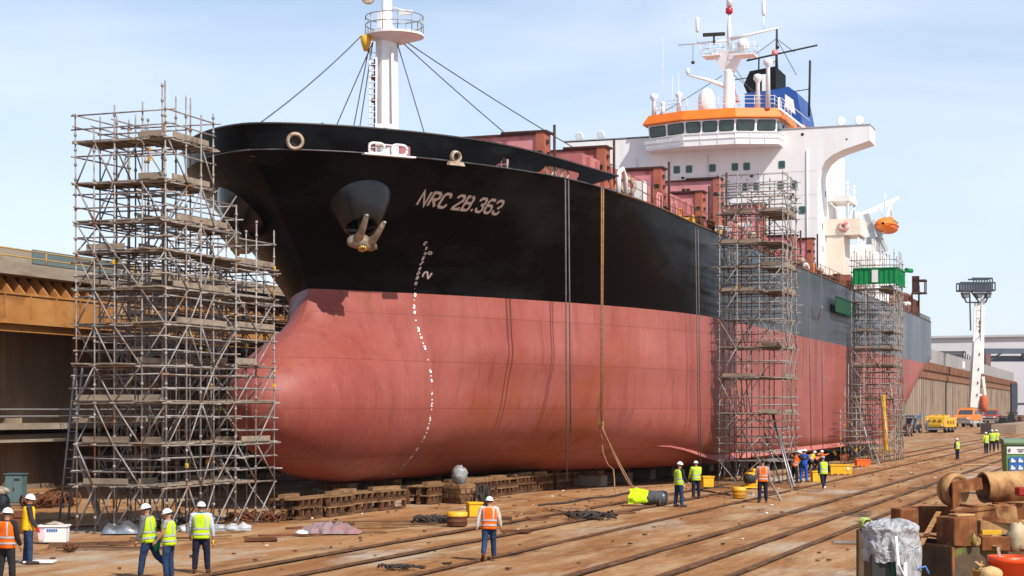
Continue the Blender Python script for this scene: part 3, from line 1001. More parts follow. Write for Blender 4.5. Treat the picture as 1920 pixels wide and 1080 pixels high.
# ------------------------------------------------------------------ hatch end walls on the main deck
PINK = mat('faded_red_panel', (.64, .28, .285), (.54, .215, .215), .7, .65, c3=(.30, .10, .08), s3=1.4)
ORED = mat('rusty_red_post', (.42, .14, .09), (.32, .10, .06), 1.2, .7)
BRN = mat('dark_brown_flange', (.085, .035, .028), (.05, .025, .02), 2, .7)
WALLS = [(10.2, 7.3, 17.25, 1.6), (15.4, 8.7, 17.2, 1.3), (25.0, 9.0, 17.4, 1.8), (34.4, 9.0, 17.2, 1.5), (39.0, 9.0, 18.6, 1.4), (52.3, 9.0, 18.5, 1.4), (64, 9.0, 17.4, 1.4), (69.0, 9.4, 17.6, 1.4)]
for i, (u, ve, wt, th) in enumerate(WALLS):
    hw = sub('hatch_wall', ship)
    b = MB(); b.bbox(S(u, -ve, 14.0), S(u + .55, ve - .45, wt - .08))
    for k in range(5): b.bbox(S(u - .05, -ve + 2 + k * 3.1, 14.2), S(u + .01, -ve + 2.06 + k * 3.1, wt - .12))
    b.build('panel', PINK, hw)
    b = MB(); b.bbox(S(u - .12, ve - .447, 14.0), S(u + .75, ve, wt + .05)); b.build('end_post', ORED, hw)
    b = MB(); b.bbox(S(u - .12, -ve - .1, wt - .077), S(u + .65, ve - .45, wt + .02))
    b.bbox(S(u - .16, ve - 2.2, wt + .023), S(u + .85, ve + .1, wt + .12))
    b.build('top_flange', BRN, hw)
    b = MB()
    for r in range(4):
        for c in range(2): b.bbox(S(u - .03, ve - 2.45 + c * .28, wt - .75 - r * .30), S(u + .02, ve - 2.24 + c * .28, wt - .53 - r * .30))
    MB().bbox(S(u - .15, ve - .38, wt - 1.05), S(u - .11, ve - .12, wt - .85)).build('post_slot', MATS['hole_dark'] if 'hole_dark' in MATS else mat('hole_dark', (.02, .03, .02), None, rough=.8), hw)
    b.build('hole_pattern', mat('hole_dark', (.02, .03, .02), None, rough=.8), hw)
    b = MB(); b.bbox(S(u - .025, ve - 1.9, wt - 1.85), S(u + .01, ve - 1.05, wt - 1.25))
    if i % 2: b.bbox(S(u - .025, ve - 3.3, wt - 1.6), S(u + .01, ve - 2.7, wt - .95))
    b.build('notice_panel', WHITE, hw)
    b = MB(); b.tube([S(u + .6, ve + .25, 14), S(u + .6, ve + .25, wt + .45)], .07, 6)
    for k in range(5): b.box(S(u + .2 + .1 * k, ve + .04, wt - .4 - k * .55), (.22, .12, .16))
    b.build('guide_post', BRN, hw)
HC = mat('hatch_cover_red', (.52, .20, .195), (.38, .13, .115), .9, .65)
for a, b_ in ((12.2, 15), (17, 24.5), (27, 34), (41, 51.5), (54, 63.5), (65.8, 68.8)):
    m_ = MB(); m_.bbox(S(a, -8.5, 14.05), S(b_, 8.5, 16.5))
    for k in range(int((b_ - a) / 1.4)): m_.bbox(S(a + .6 + k * 1.4, 8.5, 14.1), S(a + .75 + k * 1.4, 8.7, 16.4))
    m_.build('hatch_cover', HC, ship)

# rails, bitts, vents and pipes along the deck edge
rl = MB()
for v in (10.7, -10.7):
    for h in (.45, .95):
        rl.tube([S(u, v, sheer(u) + h) for u in range(13, 128, 4)], .022, 4)
    for i in range(58): rl.tube([S(13 + i * 2, v, sheer(13 + i * 2) - .1), S(13 + i * 2, v, sheer(13 + i * 2) + .95)], .026, 4)
rl.build('deck_rail', mat('rail_rust', (.22, .12, .08), (.12, .07, .05), 2, .6), ship)
rnd = random.Random(3)
PAL = [('bollard', RUST), ('vent_post', WHITE), ('winch', YEL), ('pipe_stand', mat('old_orange', (.5, .17, .05), (.3, .1, .04), 2, .6)), ('bollard', BRN), ('vent_post', CAST), ('pipe_stand', PINK), ('locker', WHITE), ('locker', RUST), ('winch', BRN)]
u = 12.3
while u < 126:
    nm, mt = PAL[rnd.randrange(len(PAL))]
    v = rnd.uniform(9.3, 10.4); h0 = sheer(u) - .3; hh = rnd.uniform(.7, 1.5)
    b = MB()
    if nm == 'bollard':
        for d in (-.32, .32): b.lathe([(.16, 0), (.15, hh * .7), (.21, hh * .7 + .03), (.21, hh * .7 + .12), (.02, hh * .7 + .16)], S(u + d, v, h0), n=10)
        b.box(S(u, v, h0 + .06), (1.1, .5, .12))
    elif nm == 'vent_post':
        b.lathe([(.14, 0), (.14, hh), (.30, hh + .05), (.32, hh + .28), (.18, hh + .42), (.02, hh + .45)], S(u, v, h0), n=10)
    elif nm == 'winch':
        b.lathe([(.34, -.4), (.34, -.34), (.2, -.33), (.2, .33), (.34, .34), (.34, .4)], S(u, v, h0 + .55), axis='Y', n=12)
        b.box(S(u, v, h0 + .15), (.6, .9, .3))
    elif nm == 'pipe_stand':
        pts = [S(u, v, h0), S(u, v, h0 + hh), S(u + .15, v, h0 + hh + .14), S(u + .8, v, h0 + hh + .14), S(u + .95, v, h0 + hh), S(u + .95, v, h0)]
        b.tube(pts, .06, 6)
        b.tube([S(u + .45, v, h0), S(u + .45, v, h0 + hh + .1)], .05, 6)
    else:
        b.box(S(u, v, h0 + hh / 2), (.6, .5, hh)); b.box(S(u, v, h0 + hh + .03), (.7, .58, .06))
    b.build(nm, mt, ship)
    u += rnd.uniform(.8, 1.9)
# cable reel hawse near the break of the forecastle
M = frame_at(S(13.6, 10.35, 15.0), Vector((-.8, -.6, 0))); b = MB()
b.lathe([(.24, -.1), (.40, -.08), (.46, .05), (.36, .12), (.26, .08)], n=20, M=M, caps=False); b.build('mooring_ring', CAST, ship)
b = MB(); b.tube([S(12.2, 10.3, 14.5), S(12.3, 10.3, 15.5), S(12.9, 10.3, 15.75), S(13.4, 10.3, 15.4), S(13.5, 10.3, 14.5)], .12, 8); b.build('goose_neck_vent', WHITE, ship)
b = MB(); b.bbox(S(16.3, 9.9, 14.2), S(16.9, 10.4, 15.6)); b.build('white_locker', WHITE, ship)
# ------------------------------------------------------------------ deckhouse, bridge, masts, funnel
HU = 78.0
house = sub('deckhouse', ship)
poly = [(-8.2, 14), (8.2, 14), (8.2, 22.6), (8.25, 23.4), (8.45, 24.3), (8.8, 24.95), (9.4, 25.45), (10.3, 25.85), (12.5, 26.5), (12.5, 27.8), (-14.2, 27.7), (-14.2, 26.4), (-10.3, 25.85), (-9.4, 25.45), (-8.8, 24.95), (-8.45, 24.3), (-8.25, 23.4), (-8.2, 22.6)]
poly = [(-a, b) for a, b in poly]
b = MB(); b.prism(poly, HU, HU + 3.0, 'X'); b.build('front_wall', mat('house_white', (.82, .81, .79), (.76, .735, .70), 1.1, .45, stretch=(1, 1, .12), c3=(.62, .50, .40), s3=1.7, t3=(.70, .80), bump=.12, bscale=1.5), house)
HWm = MATS['house_white']
b = MB(); b.bbox(S(HU + 3.003, -8.0, 14), S(HU + 15, 8.0, 27.2)); b.build('accommodation_block', HWm, house)
for va, vb_ in ((-14.25, -6.3), (5.2, 12.55)):
    b = MB(); b.bbox(S(HU - .06, va, 27.8), S(HU + 3.06, vb_, 27.88)); b.build('wing_capping', mat('cap_grey', (.35, .35, .35), None, rough=.5), house)
GLASS = mat('green_glass', (.012, .045, .040), (.02, .075, .062), 3, .12, spec=.6)


def house_v(px):
    a, c = -13, 13
    for _ in range(40):
        m = (a + c) / 2
        if proj(S(HU, m, 25))[0] < px: a = m
        else: c = m
    return (a + c) / 2


for y, xs in ((288, (1204, 1269, 1292, 1336, 1378, 1400, 1466)), (331, (1317, 1338, 1397, 1419, 1464, 1489)), (381, (1440, 1466, 1488, 1504))):
    for px in xs:
        v = house_v(px); w = 24.85 if y == 288 else (23.1 if y == 331 else 20.95)
        f = MB(); P = [];
        def rr(hx, hz, d, r=.10):
            return [S(HU - d, v + sx * (hx - r) + r * math.cos(q), w + sz * (hz - r) + r * math.sin(q)) for sx, sz, q0 in ((1, 1, 0), (-1, 1, PI / 2), (-1, -1, PI), (1, -1, 1.5 * PI)) for q in (q0, q0 + PI / 4, q0 + PI / 2)]
        o_, i_ = rr(.29, .33, .03), rr(.22, .26, .03)
        vs = rr(.29, .33, -.01) + o_ + i_; n = 12; fs = []
        for k in range(n): fs += [(k, (k + 1) % n, n + (k + 1) % n, n + k), (n + k, n + (k + 1) % n, 2 * n + (k + 1) % n, 2 * n + k)]
        f.add(vs, fs); fo = f.build('window', mat('window_frame', (.10, .16, .14), None, rough=.5), house)
        gq = MB(); gq.add(rr(.225, .265, .012), [tuple(range(12))]); gq.build('pane', GLASS, fo)
b = MB()
for h in (18.0, 20.2, 22.2, 24.2): b.bbox(S(HU - .012, -8.1, h), S(HU - .003, 8.1, h + .035))
b.build('deck_seam', mat('seam_grey', (.60, .58, .55), None, rough=.6), house)
for v in (-7.5, -1.2, 7.3):
    b = MB(); b.tube([S(HU - .07, v, 15), S(HU - .07, v, 26.0)], .05, 6); b.build('wall_pipe', HWm, house)
for v, h in ((-3.4, 24.1), (2.6, 24.0), (6.1, 22.3), (-5.2, 22.4)):
    b = MB(); b.box(S(HU - .1, v, h), (.2, .22, .16)); b.build('wall_lamp', DARK, house)
# drain marks and small scuttles on the side wall
b = MB()
for a, h in ((80, 19.5), (80.6, 23), (81.5, 22.4), (80.3, 17.6), (81.8, 18.6)): b.bbox(S(a, 8.2, h), S(a + .22, 8.23, h + .5))
b.build('side_vent', mat('vent_shadow', (.12, .12, .12), None, rough=.7), house)

bridge = sub('wheelhouse', ship)
PL = [(76.6, -6.1), (75.1, -2.5), (75.1, 1.8), (76.4, 5.1), (84, 5.1), (84, -6.1)]


def ring(sc, w, du=0.0): return [S(79 + (a - 79) * sc + du, c * sc, w) for a, c in PL]


def shell(levels, m, name):
    b = MB(); rs = [ring(sc, w) for sc, w in levels]
    n = len(PL); vs = [p for r_ in rs for p in r_]; fs = []
    for i in range(len(rs) - 1):
        for k in range(n):
            j = (k + 1) % n; fs.append((i * n + k, i * n + j, (i + 1) * n + j, (i + 1) * n + k))
    fs.append(tuple(reversed(range(n)))); fs.append(tuple((len(rs) - 1) * n + k for k in range(n)))
    b.add(vs, fs); return b.build(name, m, bridge)


shell([(1.03, 26.35), (1.03, 27.35), (1.0, 27.36)], HWm, 'apron')
shell([(.985, 27.362), (1.0, 28.5)], HWm, 'window_wall')
ORG = mat('orange_paint', (.86, .20, .012), (.78, .17, .012), .8, .5)
shell([(1.005, 28.503), (1.075, 28.56), (1.075, 28.66), (1.0, 29.38), (.97, 29.40)], ORG, 'visor')
b = MB(); 
for h in (26.9, 27.34):
    q = [Vector(p) for p in ring(1.045, h)]; b.tube(q[5:] + q[:5], .03, 5)
q = [Vector(p) for p in ring(1.045, 26.4)]
for i in (5, 0, 1, 2, 3):
    a, c = q[i], q[(i + 1) % 6]
    for k in range(3): p = a.lerp(c, k / 3); b.tube([p, p + Vector((0, 0, .95))], .018, 4)
b.build('apron_rail', WHITE, bridge)
for (ia, ib, nw) in ((0, 1, 2), (1, 2, 3), (2, 3, 2), (3, 4, 3), (5, 0, 3)):
    lo = [Vector(p) for p in ring(.9875, 27.50)]; hi = [Vector(p) for p in ring(.9985, 28.37)]
    for k in range(nw):
        t0, t1 = (k + .08) / nw, (k + .92) / nw
        a, b0, c, d = lo[ia].lerp(lo[ib], t0), lo[ia].lerp(lo[ib], t1), hi[ia].lerp(hi[ib], t1), hi[ia].lerp(hi[ib], t0)
        nn = (b0 - a).cross(d - a).normalized()
        ctr = (a + c) / 2
        if nn.dot(ctr - Vector((79, 0, 28))) < 0: nn = -nn
        f = MB(); pts = []
        cs = [a, b0, c, d]
        for i in range(4):
            p = cs[i]; pr = cs[i - 1]; nx = cs[(i + 1) % 4]; r = .12
            pts += [p + (pr - p).normalized() * r, p + (pr - p).normalized() * r * .3 + (nx - p).normalized() * r * .3, p + (nx - p).normalized() * r]
        f.add([p + nn * .03 for p in pts], [tuple(range(12))]); f.tube([p + nn * .03 for p in pts + pts[:1]], .035, 4, mi=1)
        f.build('window', [mat('bridge_glass', (.010, .018, .017), (.03, .055, .05), 1.2, .08, spec=.7), mat('gasket', (.03, .03, .03), None, rough=.6)], bridge)
# monkey island rails
b = MB()
for h in (29.8, 30.15, 30.45):
    q = [Vector(p) for p in ring(.95, h)]; b.tube(q + q[:1], .022, 4)
q = [Vector(p) for p in ring(.95, 29.38)]
for i in range(6):
    a, c = q[i], q[(i + 1) % 6]; n = max(2, int((c - a).length / 1.3))
    for k in range(n): p = a.lerp(c, k / n); b.tube([p, p + Vector((0, 0, 1.07))], .024, 4)
b.build('roof_rail', WHITE, bridge)
# stair from roof to wing
b = MB()
for s in (0, .7): b.bar(S(77 + s, 5.2, 29.4), S(79.5 + s, 7.0, 27.9), .08, .18)
for k in range(8): b.bar(S(77 + 2.5 * k / 8, 5.2 + 1.8 * k / 8, 29.3 - 1.5 * k / 8), S(77.7 + 2.5 * k / 8, 5.2 + 1.8 * k / 8, 29.3 - 1.5 * k / 8), .2, .04)
b.tube([S(77.7, 5.3, 30.3), S(80.2, 7.1, 28.8)], .03, 5); b.tube([S(77, 5.3, 30.3), S(79.5, 7.1, 28.8)], .03, 5)
b.build('stairway', WHITE, bridge)

# radar mast
rm = sub('radar_mast', ship); MU = 79.5
b = MB(); b.lathe([(.62, 29.3), (.55, 30.4), (.44, 33.2), (.40, 33.5)], (MU, -.3, 0), n=12); b.build('mast_column', WHITE, rm)
b = MB(); b.add([S(MU - .35, .3 - .45, 33.3), S(MU + .35, .3 - .45, 33.3), S(MU + .35, .3 + .45, 33.3), S(MU - .35, .3 + .45, 33.3), S(MU - .6, .3 - 1.5, 35.0), S(MU + .6, .3 - 1.5, 35.0), S(MU + .6, .3 + 1.2, 35.0), S(MU - .6, .3 + 1.2, 35.0)],
           [(0, 1, 2, 3), (4, 7, 6, 5), (0, 4, 5, 1), (1, 5, 6, 2), (2, 6, 7, 3), (3, 7, 4, 0)])
b.bbox(S(MU - .9, -1.9, 34.6), S(MU + .9, -.3, 34.72)); b.bbox(S(MU - .9, .9, 34.5), S(MU + .9, 2.6, 34.62))
b.build('mast_head', WHITE, rm)
b = MB()
for v0, v1, h in ((-2.0, -.3, 34.7), (.9, 2.7, 34.6)):
    for dh in (.45, .9): b.tube([S(MU - .9, v0, h + dh), S(MU - .9, v1, h + dh), S(MU + .9, v1, h + dh), S(MU + .9, v0, h + dh), S(MU - .9, v0, h + dh)], .025, 4)
    for a in (-.9, .9):
        for v in (v0, (v0 + v1) / 2, v1): b.tube([S(MU + a, v, h), S(MU + a, v, h + .9)], .025, 4)
b.build('platform_rail', WHITE, rm)
b = MB(); b.lathe([(.22, 35.0), (.20, 37.3), (.12, 37.6), (.10, 38.2)], (MU, -.3, 0), n=10); b.build('topmast', WHITE, rm)
b = MB(); b.tube([S(MU, .3, 36.1), S(MU, 2.2, 36.35), S(MU, 4.6, 36.75)], [.2, .13, .07], 8); b.tube([S(MU, .3, 36.0), S(MU, -1.5, 35.95), S(MU, -4.2, 35.9)], [.14, .08, .05], 8)
b.build('yard_arm', WHITE, rm)
b = MB(); b.box(S(MU - .2, -1.0, 36.55), (.25, 1.9, .28), .1); b.tube([S(MU - .2, -1, 36.4), S(MU - .1, -1, 35.7)], .09, 8); b.build('radar_scanner', DARK, rm)
b = MB(); b.lathe([(.001, 38.9), (.24, 38.9), (.26, 39.9), (.1, 40.0)], (MU, -.3, 0), n=12); b.build('lantern', WHITE, rm)
b = MB(); b.lathe([(.1, 38.2), (.32, 38.35), (.30, 38.75), (.12, 38.85)], (MU, -.3, 0), n=12); b.build('warning_lamp', mat('lamp_red', (.45, .015, .02), None, rough=.3), rm)
for v, h, top in ((-2.5, 35.9, 38.2), (3.3, 36.5, 39.2)):
    b = MB(); b.tube([S(MU, v, h), S(MU, v, top - 1.3)], .04, 5); b.lathe([(.10, -1.3), (.16, -1.2), (.17, -.1), (.06, 0)], S(MU, v, top), n=10); b.build('satellite_aerial', WHITE, rm)
for v, h in ((-2.9, 35.9), (4.5, 36.7)):
    b = MB(); b.tube([S(MU, v, h), S(MU, v, h - 1.5)], .02, 4); b.lathe([(.001, -.16), (.14, -.1), (.16, 0), (.14, .1), (.001, .16)], S(MU, v, h - 1.6), n=10); b.build('signal_ball', DARK, rm)
b = MB(); b.lathe([(.2, -.5), (.5, -.3), (.55, .1), (.35, .5), (.05, .6)], S(MU - .4, 1.6, 35.4), n=14); b.build('radome', WHITE, rm)
b = MB(); b.tube([S(MU, .1, 32.0), S(MU - .6, -1.5, 32.6), S(MU - 1, -3.0, 33.0)], [.22, .14, .07], 7); b.lathe([(.05, 0), (.2, .3), (.16, .6), (.03, .65)], S(MU - 1, -3.1, 33), n=8); b.build('lamp_arm', WHITE, rm)
b = MB(); b.lathe([(.6, 29.4), (.75, 30.2), (.72, 31.0), (.45, 31.6), (.05, 31.8)], S(MU - 1.2, -1.4, 0), n=16); b.build('radome', WHITE, rm)
for a, c in (((MU, .3, 33.0), S(77, -5.3, 29.5)), ((MU, -.3, 33.3), S(77.2, 4.9, 29.5)), ((MU, -.3, 34.3), S(83, 3.3, 29.5))):
    b = MB(); b.tube(cable(a, c, .05), .03, 4); b.build('stay_wire', WIRE, rm)
for px, tp in ((1240, 55), (1258, 130), (1270, 125)):
    v = house_v(px) ; w = CH + (HY - tp) * 148.0 / F
    b = MB(); b.tube([S(HU + .5, v, 29.3), S(HU + .5, v, w)], [.022, .012], 4); b.build('whip_aerial', mat('aerial_white', (.8, .8, .8), None, rough=.4), rm)
# posts with domes and floodlights on the bridge roof and wings
for v, u, w, r in ((-5.6, 76.6, 31.0, .36), (-3.2, 75.8, 30.9, .30), (-4.7, 76.2, 30.3, .22), (4.4, 76.0, 33.2, .42), (3.5, 76.2, 32.0, .40)):
    b = MB(); b.lathe([(.22, 29.3), (.16, w - r * 1.4), (r * .5, w - r), (r, w - r * .3), (r * .85, w + r * .5), (.02, w + r * .8)], S(u, v, 0), n=12); b.build('aerial_dome', WHITE, bridge)
for v in (9.9, 11.4, -13.2, -11.2):
    b = MB(); b.tube([S(HU + 1.5, v, 27.8), S(HU + 1.5, v, 28.3)], .06, 6)
    M = frame_at(S(HU + 1.5, v, 28.45), Vector((-1, -.2 if v > 0 else .2, -.1)))
    b.lathe([(.001, -.25), (.2, -.22), (.36, .0), (.38, .12), (.3, .12)], n=14, M=M)
    o = b.build('floodlight', WHITE, bridge)
    b = MB(); b.lathe([(.001, .10), (.30, .115)], n=14, M=M, caps=False); b.build('lens', DARK, o)
b = MB(); b.lathe([(.001, 0), (.14, 0)], n=14, M=frame_at(S(HU - .012, 6.9, 27.3), Vector((-1, 0, 0))), caps=False); b.lathe([(.001, 0), (.08, 0)], n=12, M=frame_at(S(HU - .012, 10.6, 26.7), Vector((-1, 0, 0))), caps=False)
b.build('scupper', DARK, house)

# funnel
fn = sub('funnel', ship); FU = 95.0
BLUE = mat('funnel_blue', (.012, .055, .24), (.015, .075, .30), .8, .4)
pl = [(-1.75, 26.5), (-1.75, 34.2), (1.2, 34.4), (2.4, 34.6), (3.2, 34.0), (3.6, 32.0), (4.3, 26.5)]
b = MB(); b.prism([(-a, h) for a, h in pl], FU, FU + 7, 'X'); b.build('funnel_casing', BLUE, fn)
pl = [(-1.5, 34.0), (-2.0, 35.1), (-1.4, 36.4), (1.1, 36.7), (1.1, 34.2)]
b = MB(); b.prism([(-a, h) for a, h in pl], FU + .6, FU + 5.5, 'X'); b.build('funnel_top', mat('soot_black', (.008, .008, .009), None, rough=.6), fn)
b = MB(); b.bbox(S(FU + .5, -.2, 34), S(FU + .59, .15, 36.0)); b.tube([S(FU - .1, 1.55, 29.2), S(FU - .1, 1.55, 33.6)], .12, 8); b.build('exhaust_pipe', WHITE, fn)
b = MB(); b.add([S(FU - .03, 2.1, 33.9), S(FU - .03, 2.9, 33.3), S(FU - .03, 3.1, 31.9), S(FU - .03, 2.1, 32.7)], [(0, 1, 2, 3)]); b.build('funnel_emblem', WHITE, fn)
b = MB(); b.lathe([(.5, 0), (.55, 1.5), (.4, 2.6), (.2, 2.8)], S(FU + 3, 4.6, 28), n=12); b.build('ventilator', GALV, fn)
b = MB(); b.bbox(S(FU + 1, 5.0, 27.3), S(FU + 4, 6.6, 29.8)); b.build('fan_housing', DARK, fn)
b = MB(); b.lathe([(.16, 36.5), (.12, 38), (.07, 40.6)], (FU + 2, -.9, 0), n=8); b.tube([S(FU + 2, -2.0, 37.7), S(FU + 2, 4.8, 38.7)], .09, 6); b.tube([S(FU + 2, -.9, 34), S(FU + 2, -.8, 37.9)], .08, 6)
b.tube([S(FU + 2, -3.5, 35.9), S(FU + 2, .9, 36.3)], .05, 5); b.tube([S(FU + 2, 4.0, 32), S(FU + 2, 4.1, 37.3)], .11, 6); b.tube([S(FU + 2, 1, 34.3), S(FU + 2, 4.1, 34.6)], .05, 5)
for a, c in (((-.9, 38.2), (0, 0)),): pass
for v0, h0, v1, h1 in ((.9, 39.6, -2.0, 37.7), (.9, 39.6, 2.6, 38.2), (.9, 39.6, 2.8, 36), (.9, 37.6, -.6, 36.3)): b.tube([S(FU + 2, v0, h0), S(FU + 2, v1, h1)], .03, 4)
b.build('signal_mast', DARK, fn)
b = MB(); b.lathe([(.25, 0), (.3, .2), (.25, .5)], S(FU + 1.9, .75, 38.0), n=10); b.build('warning_lamp', mat('lamp_pink', (.7, .2, .18), None, rough=.4), fn)
# ensign on a short gaff
b = MB(); P = [[S(FU + .2 + .02 * j, -2.9 + .1 * j + .12 * math.sin(j * 1.2 + i * .5), 35.0 - .25 * i - .18 * j) for j in range(6)] for i in range(5)]
b.grid(P); b.build('ensign', mat('flag_red_white', (.6, .5, .5), (.45, .05, .07), 5, .8, stretch=(.3, .3, 1), lo=.45, hi=.5), fn)
b = MB(); b.tube([S(FU + .2, -2.95, 33), S(FU + .2, -2.95, 36.3)], .04, 5); b.tube([S(FU + .2, -3.4, 34.6), S(FU + .2, -3.4, 35.6)], .12, 6); b.build('gaff', GALV, fn)
# lifebuoy board on bridge side
b = MB(); b.lathe([(.001, 0), (.5, 0), (.52, .2), (.001, .25)], n=16, M=frame_at(S(84.1, 5.7, 28.6), Vector((-.6, -1, 0)))); b.build('life_raft', ORG, bridge)

# ------------------------------------------------------------------ after part: boat deck, sponson, stern
CRM = mat('cream_paint', (.78, .70, .58), (.70, .60, .48), 1.0, .5)
ab = sub('boat_deck', ship)
b = MB(); b.bbox(S(HU + 4.6, 8.003, 19.2), S(HU + 8.5, 11.0, 20.6)); b.bbox(S(HU + 4.7, 8.003, 15.8), S(HU + 8, 9.6, 19.19)); b.build('sponson', CRM, ab)
b = MB(); b.lathe([(.16, -.1), (.42, -.1), (.5, .0), (.42, .1), (.16, .1)], n=18, M=frame_at(S(HU + 4.5, 9.6, 19.95), Vector((-1, 0, 0))), caps=False); b.build('lifebuoy', mat('buoy_red', (.55, .05, .03), (.8, .75, .7), 3, .5), ab)
b = MB(); b.bbox(S(HU + 6, 8.003, 22.3), S(HU + 10, 9.9, 22.8)); b.build('upper_platform', WHITE, ab)
b = MB()
for du, v in ((6.2, 9.7), (9.8, 9.7), (8, 8.3)): b.tube([S(HU + du, v, 20.6), S(HU + du, v, 24.1)], .10, 6)
for h in (23.3, 23.8): b.tube([S(HU + 6, 8.2, h), S(HU + 6, 9.8, h), S(HU + 10, 9.8, h)], .03, 4)
b.tube([S(HU + 6.2, 9.7, 20.6), S(HU + 9.8, 9.7, 22.2)], .06, 5); b.tube([S(HU + 6, 8.2, 22.2), S(HU + 6, 9.6, 20.7)], .06, 5)
for k in range(5): b.tube([S(HU + 4.8 + k * .8, 10.8, 15), S(HU + 4.8 + k * .8, 10.8, 19.2)], .05, 5)
b.build('platform_posts', WHITE, ab)
b = MB(); b.bbox(S(HU + 4.4, 8.6, 14.3), S(HU + 6.5, 10.2, 15.78)); b.build('door_lobby', mat('lobby_rust', (.32, .11, .07), (.2, .07, .04), 1.5, .7), ab)
b = MB(); b.bbox(S(91, 8.0, 14.3), S(101, 11.0, 18.6)); b.bbox(S(92, 8.1, 18.6), S(97, 10.6, 19.2)); b.build('white_deckhouse', HWm, ab)
b = MB()
for h in (19.3, 19.7, 20.0): b.tube([S(91, 10.8, h - .4), S(101, 10.8, h - .4)], .03, 4)
for k in range(11): b.tube([S(91 + k, 10.8, 18.6), S(91 + k, 10.8, 19.6)], .03, 4)
b.build('boat_deck_rail', WHITE, ab)
b = MB(); b.bbox(S(101, -6, 14), S(112, 6, 18)); b.build('aft_house', HWm, ab)
# davit
dv = sub('davit', ship)
ub, wb_ = sv(1660, 423, 11.4)
DG = mat('davit_grey', (.42, .42, .42), (.32, .32, .33), 2, .5)
b = MB(); b.bbox(S(ub - 1, 9.8, 18.7), S(ub + 1, 10.8, wb_ - 1.1)); b.bar(S(ub - 1.2, 10.8, 18.8), S(ub - 1.6, 9.9, wb_ + 1.0), .25, .5); b.bar(S(ub - .6, 11.6, 18.8), S(ub - 1.8, 10.5, wb_ + .3), .2, .35); b.build('davit_pedestal', DG, dv)
b = MB(); b.bar(S(ub - 1.6, 9.2, wb_ + .8), S(ub + .4, 12.0, wb_ + 2.3), .4, .42); b.bar(S(ub + .2, 11.8, wb_ + 2.2), S(ub + .6, 12.5, wb_ + 2.6), .25, .3)
b.bar(S(ub - 1.2, 11.2, 20), S(ub + .2, 11.9, wb_ + 2.2), .14, .2)
b.lathe([(.4, -.2), (.4, .2)], n=12, M=frame_at(S(ub - 1.6, 9.2, wb_ + .8), Vector((-1, -.3, 0))))
b.tube([S(ub + .3, 11.9, wb_ + 2.2), S(ub + .3, 11.9, wb_ + .9)], .06, 5); b.tube([S(ub - .7, 11.0, wb_ + 1.7), S(ub - .6, 11.2, wb_ + .8)], .04, 5)
b.tube([S(ub - .3, 11.4, wb_ + 2.9), S(ub - .3, 11.4, wb_ + 1.7)], .04, 4)
b.build('davit_arm', WHITE, dv)
# stern stores and mooring lamp post
b = MB()
for k in range(2): b.bbox(S(124 + k * 6.15, 4, 14.6), S(130 + k * 6.15, 9.6, 16.9 - .3 * k))
for k in range(24): b.bbox(S(124.2 + k * .5, 9.6, 14.7), S(124.3 + k * .5, 9.66, 16.6))
b.build('stern_container', mat('container_brown', (.22, .085, .06), (.16, .06, .045), 1, .7), ship)
b = MB()
for p, q in ((S(133, 9.9, 14), S(133, 9.9, 18.3)), (S(126, 10, 14), S(126, 10, 16.9)), (S(126, 10, 16.9), S(133, 10, 17.5))): b.bar(p, q, .18, .18)
b.bbox(S(132.4, 9.2, 17.3), S(134, 10.7, 17.45)); b.bbox(S(132.4, 9.2, 18.7), S(134, 10.7, 18.9))
for a, c in ((132.5, 9.3), (133.9, 9.3), (132.5, 10.6), (133.9, 10.6)): b.bar(S(a, c, 17.4), S(a, c, 18.8), .12, .12)
b.bbox(S(132.4, 9.2, 17.4), S(132.7, 10.0, 19.3))
b.build('lookout_cage', BRN, ship)
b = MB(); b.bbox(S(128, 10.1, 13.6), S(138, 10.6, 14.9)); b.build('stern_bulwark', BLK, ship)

# lifeboat hangs from the davit: a thing of its own
lbt = thing('lifeboat', 'orange enclosed lifeboat hanging from the white davit', 'lifeboat', SW(ub, 11.5, wb_), SHIP_ROT)
P = []
for i in range(15):
    t = -1 + 2 * i / 14; L = 2.3 * t
    k = max(.02, (1 - abs(t) ** 4)) ** .5; kk = max(.03, 1 - abs(t) ** 4) ** .5
    P.append([(L + .1, 1.0 * k * math.cos(q) * (1.0 if math.sin(q) < 0 else .92), (.70 * kk if math.sin(q) < 0 else (.72 * kk if t > -.3 else .58 * kk)) * math.copysign(abs(math.sin(q)) ** .8, math.sin(q))) for q in [2 * PI * j / 20 for j in range(20)]])
b = MB(); b.grid(P, closed=True); b.build('hull', ORG, lbt)
b = MB(); b.lathe([(.55, 0), (.5, .35), (.3, .45), (.02, .48)], (1.1, 0, .48), n=12); b.build('conning_cupola', ORG, lbt)
b = MB(); b.tube([(L, (1.03 * max(.02, 1 - abs(L / 2.5) ** 2.6) ** .55), -.05) for L in [-2.4 + .3 * k for k in range(17)]], .05, 5); b.tube([(L, -(1.03 * max(.02, 1 - abs(L / 2.5) ** 2.6) ** .55), -.05) for L in [-2.4 + .3 * k for k in range(17)]], .05, 5)
b.build('fender', mat('dull_orange', (.6, .1, .02), None, rough=.6), lbt)
b = MB()
for x in (-.9, -.2, .5, 1.2): b.box((x, -.86, .32), (.3, .06, .10))
b.build('window_strip', DARK, lbt)
